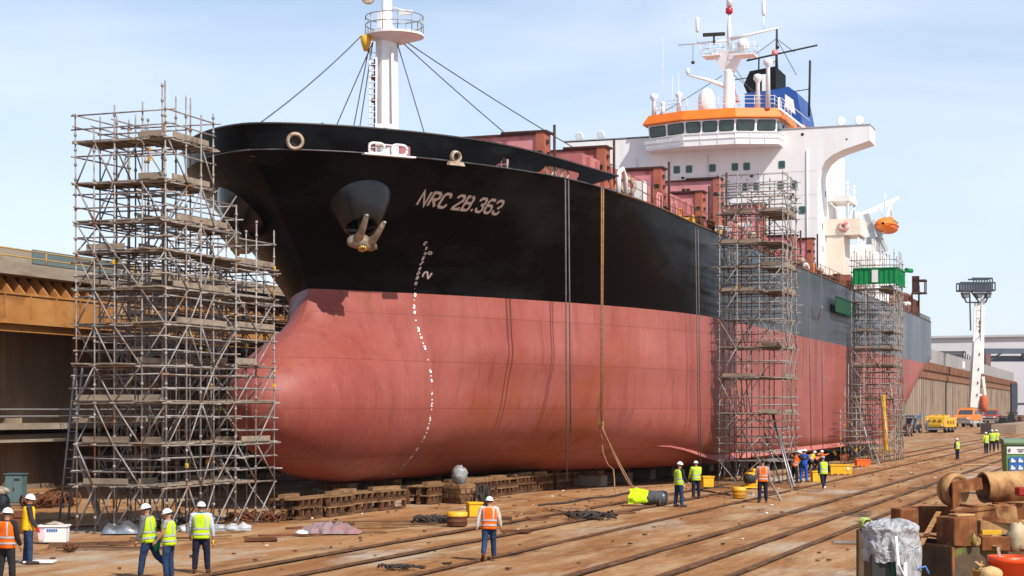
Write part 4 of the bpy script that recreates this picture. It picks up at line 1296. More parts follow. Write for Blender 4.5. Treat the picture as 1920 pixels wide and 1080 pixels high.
# ------------------------------------------------------------------ dock walls
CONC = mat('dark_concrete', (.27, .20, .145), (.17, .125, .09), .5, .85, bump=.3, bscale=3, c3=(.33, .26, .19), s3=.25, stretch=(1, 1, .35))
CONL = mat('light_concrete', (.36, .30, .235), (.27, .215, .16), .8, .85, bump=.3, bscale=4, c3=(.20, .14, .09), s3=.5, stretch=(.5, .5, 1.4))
RUSTY = mat('rusty_girder', (.46, .225, .07), (.36, .15, .042), .9, .8, bump=.3, c3=(.20, .075, .03), s3=1.2, stretch=(.5, .5, .8), t3=(.5, .7))
dw = thing('dock_wall', 'long rusty dock wall with concrete parapet behind the tall scaffold', 'wall', P0, SHIP_ROT)
VW = -17.5
U0, U1 = -70, 175
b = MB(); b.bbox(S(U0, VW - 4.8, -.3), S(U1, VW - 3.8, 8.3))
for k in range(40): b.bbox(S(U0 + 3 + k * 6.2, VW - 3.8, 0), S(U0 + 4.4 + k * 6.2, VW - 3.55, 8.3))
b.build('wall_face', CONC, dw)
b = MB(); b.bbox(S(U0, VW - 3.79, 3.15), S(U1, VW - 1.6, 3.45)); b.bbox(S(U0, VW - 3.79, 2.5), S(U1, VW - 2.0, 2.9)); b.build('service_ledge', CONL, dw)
b = MB()
for h in (3.8, 4.15): b.tube([S(U0, VW - 1.7, h), S(U1, VW - 1.7, h)], .06, 5)
b.build('ledge_pipe', GALV, dw)
b = MB(); b.bbox(S(U0, VW - .12, 8.6), S(U1, VW, 9.72)); b.bbox(S(U0, VW - 3.9, 8.32), S(U1, VW + .06, 8.596)); b.bbox(S(U0, VW - 1.2, 9.723), S(U1, VW + .06, 9.83)); b.bbox(S(U0, VW - .6, 7.95), S(U1, VW - .2, 8.316))
for k in range(120): b.bbox(S(U0 + 1 + k * 2.1, VW + .003, 8.61), S(U0 + 1.06 + k * 2.1, VW + .09, 9.71))
b.build('edge_girder', RUSTY, dw)
b = MB()
for k in range(250):
    u = U0 + .5 + k * .98
    vs = [S(u, VW - 1.0, 9.834), S(u, VW + .04, 9.834), S(u, VW - 1.0, 10.7), S(u, VW - .7, 10.7), S(u + .1, VW - 1.0, 9.834), S(u + .1, VW + .04, 9.834), S(u + .1, VW - 1.0, 10.7), S(u + .1, VW - .7, 10.7)]
    b.add(vs, [(0, 1, 3, 2), (4, 6, 7, 5), (1, 5, 7, 3), (0, 4, 5, 1)])
tag(b.build('gusset_row', RUSTY, dw), kind='stuff')
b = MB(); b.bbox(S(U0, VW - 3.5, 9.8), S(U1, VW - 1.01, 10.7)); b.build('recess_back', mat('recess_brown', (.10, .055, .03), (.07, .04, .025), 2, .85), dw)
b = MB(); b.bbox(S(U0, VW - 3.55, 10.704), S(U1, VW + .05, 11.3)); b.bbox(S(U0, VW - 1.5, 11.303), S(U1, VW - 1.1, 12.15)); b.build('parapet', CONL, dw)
b = MB()
for h in (11.6, 11.95): b.tube([S(U0, VW - .1, h), S(U1, VW - .1, h)], .035, 5)
for k in range(60): b.tube([S(U0 + k * 4, VW - .1, 11.3), S(U0 + k * 4, VW - .1, 11.95)], .04, 5)
b.build('handrail', mat('rail_yellow', (.50, .30, .08), (.35, .2, .08), 2, .6), dw)
b = MB(); b.bbox(S(6.2, VW - 1.096, 11.5), S(15, VW - 1.03, 12.2)); b.build('parapet_panel', mat('grey_green_panel', (.13, .17, .165), None, rough=.6), dw)

# ------------------------------------------------------------------ tube scaffolds
POLE = mat('scaffold_tube', (.33, .305, .285), (.20, .17, .15), 5, .55, .15, c3=(.19, .10, .055), s3=1.6, t3=(.52, .64))
BOARD = mat('scaffold_board', (.33, .265, .20), (.20, .155, .115), 3, .85, bump=.3, c3=(.13, .09, .06), s3=1.1, stretch=(1, .25, 1))
CLAMP = mat('clamp_yellow', (.65, .40, .03), None, rough=.6)
PR = .031


def scaffold(label, org, poles, levels, ledgers, decks, braces, extras=None, group=None):
    """poles: (x, y, z0, z1); ledgers: (a, b); decks: (x0, x1, y0, y1, z); braces: (a, b)  - local frame turned like the ship"""
    t = thing('scaffold_tower', label, 'scaffold', org, SHIP_ROT, group)
    rn = random.Random(len(poles))
    n = 0
    rest = MB()
    for (x, y, z0, z1) in poles:
        b = MB(); dx, dy = rn.uniform(-.05, .05), rn.uniform(-.05, .05)
        z = z0; pts = [(x, y, z0)]
        b.tube([(x, y, z0), (x + dx, y + dy, z1)], PR, 6)
        z = z0 + rn.uniform(.2, .6)
        while z < z1:                                  # couplers
            f = (z - z0) / (z1 - z0); b.lathe([(PR * 1.5, -.05), (PR * 1.7, 0), (PR * 1.5, .05)], (x + dx * f, y + dy * f, z), n=6); z += rn.choice([.5, 1.0, 1.45])
        b.box((x, y, z0 + .01), (.2, .2, .02))
        b.build('pole', POLE, t)
    for k, (a, c) in enumerate(ledgers):
        j = lambda: rn.uniform(-.035, .035)
        a = (a[0] + j(), a[1] + j(), a[2] + j()); c = (c[0] + j(), c[1] + j(), c[2] + j())
        d = Vector(c) - Vector(a); e = d.normalized() * rn.uniform(.05, .35)
        pts = [Vector(a) - e, Vector(c) + e * rn.uniform(.3, 1)]
        if k < 95: MB().tube(pts, PR * .9, 5).build('ledger', POLE, t)
        else: rest.tube(pts, PR * .9, 5)
    if rest.v: tag(rest.build('ledger_tubes', POLE, t), kind='stuff')
    for k, (x0, x1, y0, y1, z) in enumerate(decks):
        b = MB(); along = (x1 - x0) >= (y1 - y0)
        w = .235; L = (y1 - y0) if along else (x1 - x0); nb = max(2, int(L / w))
        for i in range(nb):
            o0, o1 = rn.uniform(-.05, .45), rn.uniform(-.05, .45)
            zz = z + .07 + rn.uniform(-.012, .012)
            p = (y0 if along else x0) + (i + .5) * L / nb
            if rn.random() < .06: continue
            if along: b.box(((x0 - o0 + x1 + o1) / 2, p, zz), (x1 - x0 + o0 + o1, L / nb * .93, .045), rn.uniform(-.008, .008), tilt=(0, rn.uniform(-.006, .006), 0))
            else: b.box((p, (y0 - o0 + y1 + o1) / 2, zz), (L / nb * .93, y1 - y0 + o0 + o1, .045), rn.uniform(-.008, .008), tilt=(rn.uniform(-.006, .006), 0, 0))
        # toe boards on the open sides
        if rn.random() < .75: b.box(((x0 + x1) / 2, y0 - .02, z + .19), ((x1 - x0) * rn.uniform(.6, 1), .03, .19))
        if rn.random() < .6: b.box((x0 - .02, (y0 + y1) / 2, z + .19), (.03, (y1 - y0) * rn.uniform(.6, 1), .19))
        # transoms beneath
        m = int((x1 - x0 if along else y1 - y0) / .9) + 1
        for i in range(m + 1):
            f = i / m
            if along: b.tube([(lerp(x0, x1, f), y0 - .2, z), (lerp(x0, x1, f), y1 + .2, z)], PR * .85, 5)
            else: b.tube([(x0 - .2, lerp(y0, y1, f), z), (x1 + .2, lerp(y0, y1, f), z)], PR * .85, 5)
        b.build('deck_boards', BOARD, t)
    more = MB()
    for k, (a, c) in enumerate(braces):
        if k < 95: MB().tube([a, c], PR * .92, 5).build('brace', POLE, t)
        else: more.tube([a, c], PR * .92, 5)
    if more.v: tag(more.build('brace_tubes', POLE, t), kind='stuff')
    for k in range(14):
        x, y, z0, z1 = poles[rn.randrange(len(poles))]; cl = MB(); cl.box((x, y, rn.uniform(z0 + .5, z1 - .2)), (.085, .085, .14)); cl.build('clamp_sleeve', CLAMP, t)
    return t


def bay_scaffold(label, org, xs, ys, levels, tops, deck_levels, deck_cells, rn, skip_inner_shade=False, z0=0.0, brace_p=.8, rails=True):
    """regular bays; tops(x, y) gives the pole height there (0 = no pole)"""
    poles = []; led = []; br = []; dk_ = []
    for x in xs:
        for y in ys:
            h = tops(x, y)
            if h > z0: poles.append((x, y, z0, h))
    def okp(x, y, z): return tops(x, y) >= z
    for li, z in enumerate(levels):
        hs = [z] + ([z + .95] if rails else []) + ([z + .5] if rails and rn.random() < .7 else [])
        for q, zz in enumerate(hs):
            for j, y in enumerate(ys):
                if q and 0 < j < len(ys) - 1 and rn.random() < .7: continue
                run = [x for x in xs if okp(x, y, zz)]
                if len(run) > 1: led.append(((run[0], y, zz), (run[-1], y, zz)))
            for i, x in enumerate(xs):
                if q and 0 < i < len(xs) - 1 and rn.random() < .6: continue
                run = [y for y in ys if okp(x, y, zz)]
                if len(run) > 1: led.append(((x, run[0], zz), (x, run[-1], zz)))
    lv = [z0 + .1] + list(levels)
    for a, c in zip(lv, lv[1:]):
        for i in range(len(xs) - 1):
            for jj, y in ((0, ys[0]), (1, ys[-1]), (2, ys[len(ys) // 2])):
                if rn.random() < brace_p * (.75 if jj else 1) and okp(xs[i], y, c - .3) and okp(xs[i + 1], y, c - .3):
                    o = .05 if jj == 0 else -.05
                    p, q = (xs[i], y - o, a), (xs[i + 1], y - o, c)
                    if rn.random() < .5: p, q = (xs[i + 1], y - o, a), (xs[i], y - o, c)
                    br.append((p, q))
        for j in range(len(ys) - 1):
            for ii, x in ((0, xs[0]), (1, xs[-1])):
                if rn.random() < brace_p and okp(x, ys[j], c - .3) and okp(x, ys[j + 1], c - .3):
                    p, q = (x - .05, ys[j], a), (x - .05, ys[j + 1], c)
                    if rn.random() < .5: p, q = (x - .05, ys[j + 1], a), (x - .05, ys[j], c)
                    br.append((p, q))
    for z in deck_levels:
        for (x0, x1, y0, y1) in deck_cells(z): dk_.append((x0, x1, y0, y1, z))
    led.sort(key=lambda e: (e[0][0] + e[0][1]))
    return poles, led, dk_, br


# tall tower in front of the bow
rn = random.Random(11)
O1 = g(312, 1003)
xs = [0, 1.3, 2.2, 3.1, 4.6]; ys = [0, .95, 2.0, 2.75, 3.45]
lev = [1.55, 2.95, 4.35, 5.6, 6.95, 8.15, 9.4, 10.4, 11.7, 13.1]
sp = {(0, 0): 15.0, (1.3, 0): 14.7, (3.1, 0): 14.4, (1.3, .95): 15.2, (2.2, .95): 14.9, (3.1, .95): 15.0, (0, .95): 14.35, (0, 2.0): 14.3, (0, 2.75): 13.6, (0, 3.45): 14.1}
tops = lambda x, y: sp.get((x, y), 14.2 if x < 4 else 11.4)
P_, L_, D_, B_ = bay_scaffold('', O1, xs, ys, lev, tops, lev, lambda z: ([(0, 3.1, 0, 1.15), (0, 1.55, 1.2, 3.45)] if z > 11 else [(0, 4.6, 0, 1.15), (0, 1.55, 1.2, 3.45)]) if z != 5.6 else [(0, 3.1, 1.15, 3.45)], rn)
t1 = scaffold('tallest tube scaffold tower, left of the ship bow, with plank decks and spiked pole tops', O1, P_, lev, L_, D_, B_)
# lower wing in front of the bulb
O2 = O1 + D * 4.75 - N * .05
xs = [0, 1.45, 2.9]; ys = [0, 1.15, 2.3]
lev = [1.5, 2.9, 4.4, 5.7, 7.0, 8.2, 9.3]
tops = lambda x, y: 11.0 if x < 2.9 else 10.8
P_, L_, D_, B_ = bay_scaffold('', O2, xs, ys, lev, tops, lev, lambda z: [(0, 2.9, 0, 1.15)] if z not in (5.7, 1.5) else [(0, 1.45, 0, 2.3)], rn)
t2 = scaffold('lower tube scaffold standing directly in front of the red bulbous bow', O2, P_, lev, L_, D_, B_)
# scaffold between bow and dock wall
O3 = SW(7, -12.6)
xs = [0, 2.5, 5, 7.5, 10, 12.5, 15, 17.5, 20]; ys = [0, 1.3, 2.6]
lev = [1.6, 3.4, 5.2, 7.0, 8.8, 10.4]
tops = lambda x, y: 11.9 if x < 18 else 11.2
P_, L_, D_, B_ = bay_scaffold('', O3, xs, ys, lev, tops, lev, lambda z: [(0, 20, 0, 1.3)], rn, brace_p=.7)
t3 = scaffold('dark scaffold row behind the bow, between hull and dock wall', O3, P_, lev, L_, D_, B_)
# long props and ladder leaning on the first tower
b = MB()
for a, c, w in (((-.4, 3.35, 5.0), (-1.2, 1.9, 0.0), .12),):
    pass


def prop(label, a, c, r, m=GALV, square=False, name='scaffold_prop', cat='prop', group=None):
    t = MB(); a = Vector(a); c = Vector(c)
    if square: t.bar(a - c, (0, 0, 0), r * 2, r * 2)
    else: t.tube([a - c, (0, 0, 0)], r, 8)
    t.lathe([(r * 1.6, -.03), (r * 1.6, .03)], (0, 0, 0), n=8)
    o = t.build(name, m, None, c); return tag(o, label, cat, group)


def on_plane(px, py, ref):
    """point on a pixel's sight line at the depth of ref"""
    return at(px, py, ref.y)


z1 = g(194, 995)
prop('square galvanised prop leaning against the left foot of the tallest scaffold', at(150, 855, z1.y + 1.2), z1, .085, GALV, True)
lad = thing('ladder', 'steel ladder leaning on the outer left edge of the tallest scaffold', 'ladder', g(118, 976), 0)
q0 = Vector((0, 0, 0)); top_ = at(146, 690, g(118, 976).y + .9) - g(118, 976)
for dx in (-.13, .20):
    t = MB(); t.tube([(dx, 0, 0), (top_.x + dx * .8, top_.y, top_.z)], .045, 6); t.build('stile', GALV, lad)
for k in range(16):
    f = (k + .6) / 16.5; t = MB(); t.tube([(-.13 + top_.x * f, top_.y * f, top_.z * f), (.2 + top_.x * f, top_.y * f, top_.z * f)], .022, 5); t.build('rung', GALV, lad)

# amidships towers on the visible side
O4 = SW(28, 15.1)
xs = [0, 1.25, 2.6, 4.0]; ys = [0, 1.3, 2.6, 3.6]
lev = [1.3, 2.6, 3.9, 5.9, 7.6, 9.2, 10.7, 12.1, 13.4, 15.1, 16.3]
tops = lambda x, y: 17.4 if y < 3 or x < 3 else 16.2
P_, L_, D_, B_ = bay_scaffold('', O4, xs, ys, lev, tops, [3.9, 7.6, 10.7, 12.1, 13.4, 15.1, 5.9], lambda z: [(0, 4, 0, 1.3), (0, 1.25, 1.35, 3.6)], rn, brace_p=.75)
t4 = scaffold('tube scaffold tower amidships against the black and red hull, beside the crouching workers', O4, P_, lev, L_, D_, B_)
for px0, py0, px1, py1, lb in ((1391, 806, 1464, 938, 'steel prop leaning out from the midship scaffold, ending nearest the camera'), (1449, 775, 1490, 915, 'steel prop leaning out from the midship scaffold, the rightmost of its pair'), (1447, 772, 1484, 913, 'thin steel prop leaning beside the rightmost one on the midship scaffold'), (1434, 812, 1463, 905, 'short prop standing at the middle of the midship scaffold foot')):
    e = g(px1, py1); prop(lb, at(px0, py0, max(e.y + .6, 97.5)), e, .055)
O5 = SW(75, 14.9)
xs = [0, 1.35, 2.7, 4.05, 5.4]; ys = [0, 1.15, 2.3, 3.4]
lev = [1.2, 2.4, 3.7, 5.0, 6.3, 7.7, 9.1, 10.5, 12.0, 13.9, 15.4]
tops = lambda x, y: 17.2 if (x + y) % 2 < 1.2 else 16.7
P_, L_, D_, B_ = bay_scaffold('', O5, xs, ys, lev, tops, [5.0, 7.7, 9.1, 10.5, 13.9], lambda z: [(0, 5.4, 0, 1.15), (0, 1.3, 1.2, 3.4)], rn, brace_p=.85)
t5 = scaffold('farther tube scaffold tower with a yellow chute inside and green sheeting at its top', O5, P_, lev, L_, D_, B_)
for px0, py0, px1, py1, lb in ((1602, 735, 1638, 868, 'long tube leaning across the front of the farther scaffold'), (1648, 720, 1671, 868, 'tube leaning against the near corner of the farther scaffold'), (1664, 690, 1691, 862, 'steep tube leaning at the right edge of the farther scaffold'), (1620, 800, 1650, 872, 'short tube leaning low on the farther scaffold')):
    e = g(px1, py1); prop(lb, at(px0, py0, max(e.y + .4, O5.y - .5)), e, .05)
GREEN = mat('green_sheet', (.012, .20, .06), (.015, .26, .085), 2, .6)
gp = thing('sheeted_cage', 'bright green sheeted work cage at the top of the farther scaffold', 'sheeting', O5 + Vector((0, 0, 14.35)), SHIP_ROT)
b = MB(); b.bbox((-.2, -.2, 0), (-.14, 3.3, 1.25)); b.bbox((-.135, -.2, 0), (5.2, -.14, 1.25))
for k in range(9): b.bbox((-.26, -.1 + k * .4, .02), (-.203, -.06 + k * .4, 1.2))
for k in range(12): b.bbox((.1 + k * .42, -.25, .02), (.14 + k * .42, -.203, 1.2))
b.bbox((-.28, -.28, 1.25), (5.2, -.13, 1.33)); b.bbox((-.28, -.125, 1.25), (-.13, 3.3, 1.33)); b.build('sheeting', GREEN, gp)
b = MB(); b.bbox((-.29, 1.25, .15), (-.262, 1.75, 1.15)); b.build('white_panel', WHITE, gp)
b = MB(); b.tube([(5.2, -.3, 1.5), (6.2, -.6, 1.5)], .2, 6); b.build('awning_roll', GREEN, gp)
yc = thing('rubbish_chute', 'yellow chute running down inside the farther scaffold', 'chute', O5 + Vector((.4, 0, 0)), SHIP_ROT)
b = MB()
cpos = O5 + D * .3
ctop = at(1655, 741, O5.y - .6) - O5; cbot = at(1662, 845, O5.y - .6) - O5
yc.location = O5; yc.rotation_euler = (0, 0, 0)
for k in range(5):
    a = ctop.lerp(cbot, k / 5); c = ctop.lerp(cbot, (k + 1) / 5); MB().tube([a, a.lerp(c, .08), a.lerp(c, .9), c], [.27, .21, .19, .17], 10).build('chute_section', YEL, yc)
pu = SW(*[sv(1572, 600, 11.2)[0], 11.35]); 
uu, ww = sv(1588, 578, 11.3)
gs = MB(); gs.bbox((-6.5, -.02, -.6), (5.5, .02, .6)); gs.bbox((-6.5, -.06, .55), (5.5, -.024, .62))
tag(gs.build('hanging_sheet', mat('sheet_dark', (.010, .055, .028), (.014, .075, .035), 1, .6), None, SW(uu, 11.45, ww), SHIP_ROT), 'dark green sheet hanging on the hull left of the farther scaffold', 'sheeting')
# fender flap on the hull side
uu, ww = sv(1534, 588, 11.2)
fl = MB(); fl.box((0, 0, 0), (.35, .06, 1.1), .2, tilt=(.25, -.5, 0)); tag(fl.build('hull_flap', CAST, None, SW(uu, 11.35, ww), SHIP_ROT), 'small open steel flap sticking out of the grey hull side', 'flap')

# narrow scaffold of single poles left of the farther tower
O6 = SW(66.5, 13.2)
xs = [0, 1.8, 3.6]; ys = [0, 1.2]
P_, L_, D_, B_ = bay_scaffold('', O6, xs, ys, [1.6, 3.4, 5.2], lambda x, y: 4.2 + x * 1.0, [], lambda z: [], rn, brace_p=.5)
scaffold('low open scaffold frame under the hull, left of the farther tower', O6, P_, [], L_, D_, B_)

# ------------------------------------------------------------------ ropes hanging from the ship
ROPE = mat('grey_rope', (.15, .13, .125), (.09, .08, .075), 8, .8)
BROPE = mat('brown_rope', (.34, .18, .09), (.22, .11, .055), 8, .8)


def rope(label, pix, z, m, r=.045, group=None, slack=None):
    """hanging rope through photo points at depth z (list or number)"""
    zs = z if isinstance(z, (list, tuple)) else [z] * len(pix)
    pts = [at(px, py, q) for (px, py), q in zip(pix, zs)]
    o = pts[-1]
    t = MB(); t.tube([p - o for p in pts], r, 6)
    return tag(t.build('hanging_rope', m, None, o), label, 'rope', group)


def hang(label, px, py0, py1, m, r, dpx=0):
    """a line let down from the deck edge, hanging clear of the plating"""
    v = 9.0
    for _ in range(12):
        u, w = sv(px, py0, v); v = .5 * v + .5 * (half(clamp(u, -4, 60), WK) * 1.012 + .14)
    u, w = sv(px, py0, v)
    a = SW(u, v, w); z = a.y
    return rope(label, [(px, py0), (px + dpx * .5, (py0 + py1) / 2), (px + dpx, py1)], z, m, r)


hang('grey rope hanging over the bow side, left strand of the pair', 1060, 336, 902, ROPE, .036, 3)
hang('grey rope hanging over the bow side, right strand of the pair', 1066, 338, 812, ROPE, .036, 4)
hang('brown rope hanging over the bow side from the bulwark end, left strand', 1128, 352, 800, BROPE, .036, -1)
hang('brown rope hanging over the bow side from the bulwark end, right strand', 1131.5, 354, 800, BROPE, .034, -3)
hang('dark rope hanging down the hull just left of the midship scaffold', 1304, 428, 858, ROPE, .026, 6)
hang('thin dark rope hanging down the hull beside the midship scaffold, reaching the ground', 1309, 430, 872, ROPE, .03, 5)
hang('dark rope hanging down the grey hull right of the midship scaffold', 1515, 500, 842, ROPE, .03, 6)
hang('thin rope hanging down the grey hull between both scaffolds', 1540, 512, 846, ROPE, .03, 3)
# ------------------------------------------------------------------ rails in the dock floor
RSTEEL = mat('rail_steel', (.10, .045, .022), (.20, .10, .05), 2, .6, .0)
GROOVE = mat('groove_dirt', (.26, .13, .06), (.07, .038, .022), 1.1, .9, bump=.4, stretch=(.35, 1, 1), lo=.30, hi=.55)
RL = [(440, 1071, 'rail line nearest the keel blocks, dark and gritty'), (556, 1080, 'second rail line out from the keel blocks'), (1560, 903, 'thin rail line passing under the walking worker in a yellow vest'),
      (1075, 1080, 'dark double rail line running through the middle of the open floor'), (1250, 1080, 'dark rail line next to the double line, on its outer side'), (1560, 1005, 'outermost rail line, beside the rusty scrap pile')]


def ship_uv(p):
    q = Vector(p) - P0
    return q.dot(D), q.dot(N)


for i, (px, py, lb) in enumerate(RL):
    u, v = ship_uv(g(px, py))
    t = thing('floor_rail', lb, 'rail', SW(-60, v, 0), SHIP_ROT, 'rails set in the dock floor')
    wid = .07 if i == 2 else .15
    P = [[(x, y + .05 * noise.noise(Vector((x * .4, i, y))), .026) for y in (-wid, wid * .9)] for x in [k * 3.0 for k in range(0, 170)]]
    b = MB(); b.grid(P, smooth=False); b.build('flangeway', GROOVE, t)
    b = MB(); b.bbox((0, -.04, .0), (510, .04, .07)); b.build('rail_head', RSTEEL, t)
    if i in (3, 4):
        b = MB(); b.bbox((0, .13, .0), (510, .165, .05)); b.build('check_rail', RSTEEL, t)

# ------------------------------------------------------------------ far wall, sheds, gantry
fw = thing('far_dock_wall', 'distant ribbed rusty dock wall beyond the ship stern with a pale shed on top', 'wall', SW(326, -17.5), SHIP_ROT)
FR = mat('far_ribs', (.42, .33, .25), (.28, .205, .145), .2, .85, stretch=(1, 1, .25), c3=(.20, .13, .09), s3=.3)
b = MB(); b.bbox((0, 2.2, -.5), (365, 5, 13))
for k in range(80): b.bbox((k * 4.5, -.2, -.5), (k * 4.5 + 1.5, 2.2, 12))
b.build('ribbed_face', FR, fw)
b = MB(); b.bbox((0, -.4, 12.2), (365, 5, 14.2)); b.bbox((0, -.8, 14.2), (365, 4, 16.2))
for k in range(90): b.bbox((k * 4.05, -1.0, 14.3), (k * 4.05 + .5, -.8, 16.1))
b.build('rust_band', mat('far_rust', (.27, .135, .075), (.18, .085, .05), .3, .85), fw)
b = MB(); b.bbox((0, .5, 16.2), (365, 3.5, 20)); b.build('parapet_shed', mat('far_pale', (.34, .32, .30), (.28, .26, .25), .1, .8, stretch=(1, 1, .3)), fw)
for k, (x, lb) in enumerate(((60, 'a'), (150, 'b'))):
    b = MB(); b.box((x, .4, 18), (7, .1, 2.2)); b.build('white_patch', WHITE, fw)
FAR = mat('far_hall', (.50, .49, .51), (.44, .43, .45), .02, .8)
b = MB(); a = at(1730, 770, 1350); a.z = 0
b.prism([(0, 0), (260, 0), (260, 65.5), (0, 60.8)], 0, 120, 'Y'); b.build('hall_block', FAR, thing('assembly_hall', 'huge pale assembly hall on the horizon at the right', 'building', a))
hall = SC.objects['assembly_hall']
b = MB(); b.bar((-3, -1, 60.9), (263, -1, 65.6), 4, 1.6); b.build('roof_edge', mat('far_edge', (.36, .37, .38), None, rough=.8), hall)
for k in range(14): pass
a = at(1756, 770, 800); a.z = 0
sh = thing('far_shed', 'grey pitched roof shed standing behind the distant dock wall', 'building', a)
b = MB(); b.prism([(0, 0), (17, 0), (17, 24), (12, 30.5), (0, 30.5)], 0, 40, 'Y'); b.build('shed_body', mat('far_grey', (.27, .27, .29), (.22, .22, .24), .05, .8), sh)
b = MB()
for k in range(5): b.tube([(11 + k, -2, 24), (12 + k, -2, 31.5 - k * .8)], .3, 5)
b.bar((0, -1, 31), (13, -1, 31), 1, .8); b.build('roof_frame', DARK, sh)
GSL = mat('gantry_slate', (.08, .10, .13), (.10, .12, .15), .2, .6)
a = at(1848, 770, 900); a.z = 0
gc = thing('gantry_crane', 'slate grey gantry crane far off behind the dock wall', 'crane', a)
b = MB(); b.bbox((0, 0, 33.6), (130, 3, 36.3)); b.build('main_girder', GSL, gc)
b = MB(); b.bbox((0, 4, 29.6), (130, 6, 32.6)); b.bar((2, 2, 30), (9, 2, 34), .8, .8); b.build('lower_girder', GSL, gc)
b = MB(); b.bbox((0, -.5, 0), (2.6, 3.5, 33.6)); b.build('leg', mat('gantry_red', (.20, .10, .09), None, rough=.7), gc)
b = MB(); b.bbox((126, -.5, 0), (129, 3.5, 33.6)); b.build('leg', GSL, gc)
b = MB(); b.bbox((19, -.2, 31), (22, 2.2, 33.6)); b.tube([(20.5, 1, 31), (20.5, 1, 29)], .2, 6); b.build('trolley', DARK, gc)

# white floodlight boom
bz = 470.0
a = at(1829, 770, bz); a.z = 0
k_ = bz / F
bm_ = thing('floodlight_boom', 'tall white lattice boom carrying a dark floodlight platform, at the right', 'boom', a)
Wf = mat('boom_white', (.78, .76, .72), (.66, .62, .56), .3, .5)
h = lambda py: CH + (HY - py) * k_
x = lambda px: (px - 1829) * k_
b = MB(); b.bar((x(1825), 0, h(764)), (x(1833), 0, h(640)), 2.3, 2.3); b.build('lower_section', Wf, bm_)
for yy in (662, 690, 715, 738):
    b = MB(); b.bbox((x(1827.5 + (764 - yy) * .06), -1.42, h(yy + 5)), (x(1829 + (764 - yy) * .06), -1.32, h(yy))); b.build('slot', DARK, bm_)
b = MB(); b.bar((x(1827), .8, h(690)), (x(1834), .8, h(624)), 1.6, 1.2); b.bar((x(1841), .3, h(700)), (x(1843), .3, h(560)), .9, 1.0); b.bar((x(1826), .3, h(640)), (x(1829), .3, h(566)), .35, .35); b.bar((x(1831), .6, h(700)), (x(1835), .6, h(566)), .5, .5)
for k in range(9):
    y0 = 700 - k * 15
    b.bar((x(1827 + k * .2), .3, h(y0)), (x(1842), .3, h(y0 - 15)), .2, .2); b.bar((x(1827), .3, h(y0)), (x(1842), .3, h(y0)), .25, .25)
b.build('upper_section', Wf, bm_)
b = MB(); b.bbox((x(1834), .9, h(690)), (x(1841), 1.3, h(600))); b.build('hose_panel', mat('boom_tan', (.45, .36, .26), None, rough=.7), bm_)
b = MB(); b.bar((x(1842), -.6, h(706)), (x(1846), -.6, h(742)), .7, .7); b.bar((x(1832), -.6, h(740)), (x(1846), -.6, h(742)), .6, .6); b.build('lift_strut', Wf, bm_)
b = MB(); b.blob((x(1842), -1.5, h(756)), (1.2, 1.0, 2.3), 2, .2, flat=False); b.build('counterweight', mat('weight_orange', (.50, .12, .05), None, rough=.6), bm_)
b = MB(); b.bbox((x(1819), -1, h(768)), (x(1838), 2, h(759))); b.bbox((x(1818), -1.2, h(792)), (x(1840), 3, h(768))); b.bbox((x(1816), -1.5, 0), (x(1844), 3, h(792))); b.build('turntable', mat('turntable_grey', (.35, .32, .29), None, rough=.7), bm_)
Df = mat('platform_dark', (.06, .07, .085), None, rough=.6)
b = MB()
for zz in (523, 531, 545): b.bar((x(1797 if zz > 524 else 1819), -2, h(zz)), (x(1862 if zz > 524 else 1857), -2, h(zz)), .4, .45); b.bar((x(1797 if zz > 524 else 1819), 2, h(zz)), (x(1862 if zz > 524 else 1857), 2, h(zz)), .4, .45)
for k in range(14):
    xx = 1797 + k * 5; b.bar((x(xx), -2, h(545)), (x(xx), -2, h(531 if not 1818 < xx < 1858 else 523)), .28, .28); b.bar((x(xx), 2, h(545)), (x(xx), 2, h(531)), .28, .28)
for xx in (1797, 1820, 1840, 1862): b.bar((x(xx), -2, h(545)), (x(xx), 2, h(545)), .3, .3)
b.bbox((x(1797), -2, h(546.5)), (x(1862), 2, h(545))); b.build('lamp_cage', Df, bm_)
for p0, p1 in ((1803, 1817), (1826, 1845), (1847, 1857)):
    b = MB(); b.prism([(x(p0), h(549)), (x(p1), h(549)), (x((p0 + p1) / 2 + 3), h(559)), (x((p0 + p1) / 2 - 3), h(559))], -1.5, 1.5, 'Y'); b.build('lamp_bank', mat('lamp_grey', (.14, .15, .165), None, rough=.5), bm_)
b = MB()
for p, q in (((1803, 548), (1812, 567)), ((1812, 567), (1848, 567)), ((1848, 567), (1856, 548)), ((1820, 545), (1836, 567)), ((1852, 548), (1840, 567)), ((1818, 548), (1820, 620))): b.bar((x(p[0]), 0, h(p[1])), (x(q[0]), 0, h(q[1])), .35, .35)
b.build('head_struts', Df, bm_)

# ------------------------------------------------------------------ vehicles
TYRE = mat('tyre_black', (.018, .017, .016), None, rough=.8)
WIN = mat('vehicle_glass', (.05, .06, .065), None, rough=.1, spec=.7)
CHROME = mat('bumper_grey', (.30, .29, .28), (.2, .19, .18), 3, .4)


def wheels(par, xs, ys, r, w):
    for xx in xs:
        for yy in ys:
            b = MB(); b.lathe([(.01, -w / 2), (r * .9, -w / 2), (r, -w * .35), (r, w * .35), (r * .9, w / 2), (.01, w / 2)], (xx, yy, r), axis='Y', n=16); o = b.build('wheel', TYRE, par)
            b = MB(); b.lathe([(.01, -w * .53), (r * .5, -w * .52), (r * .5, w * .52), (.01, w * .53)], (xx, yy, r), axis='Y', n=12); b.build('rim', CHROME, o)


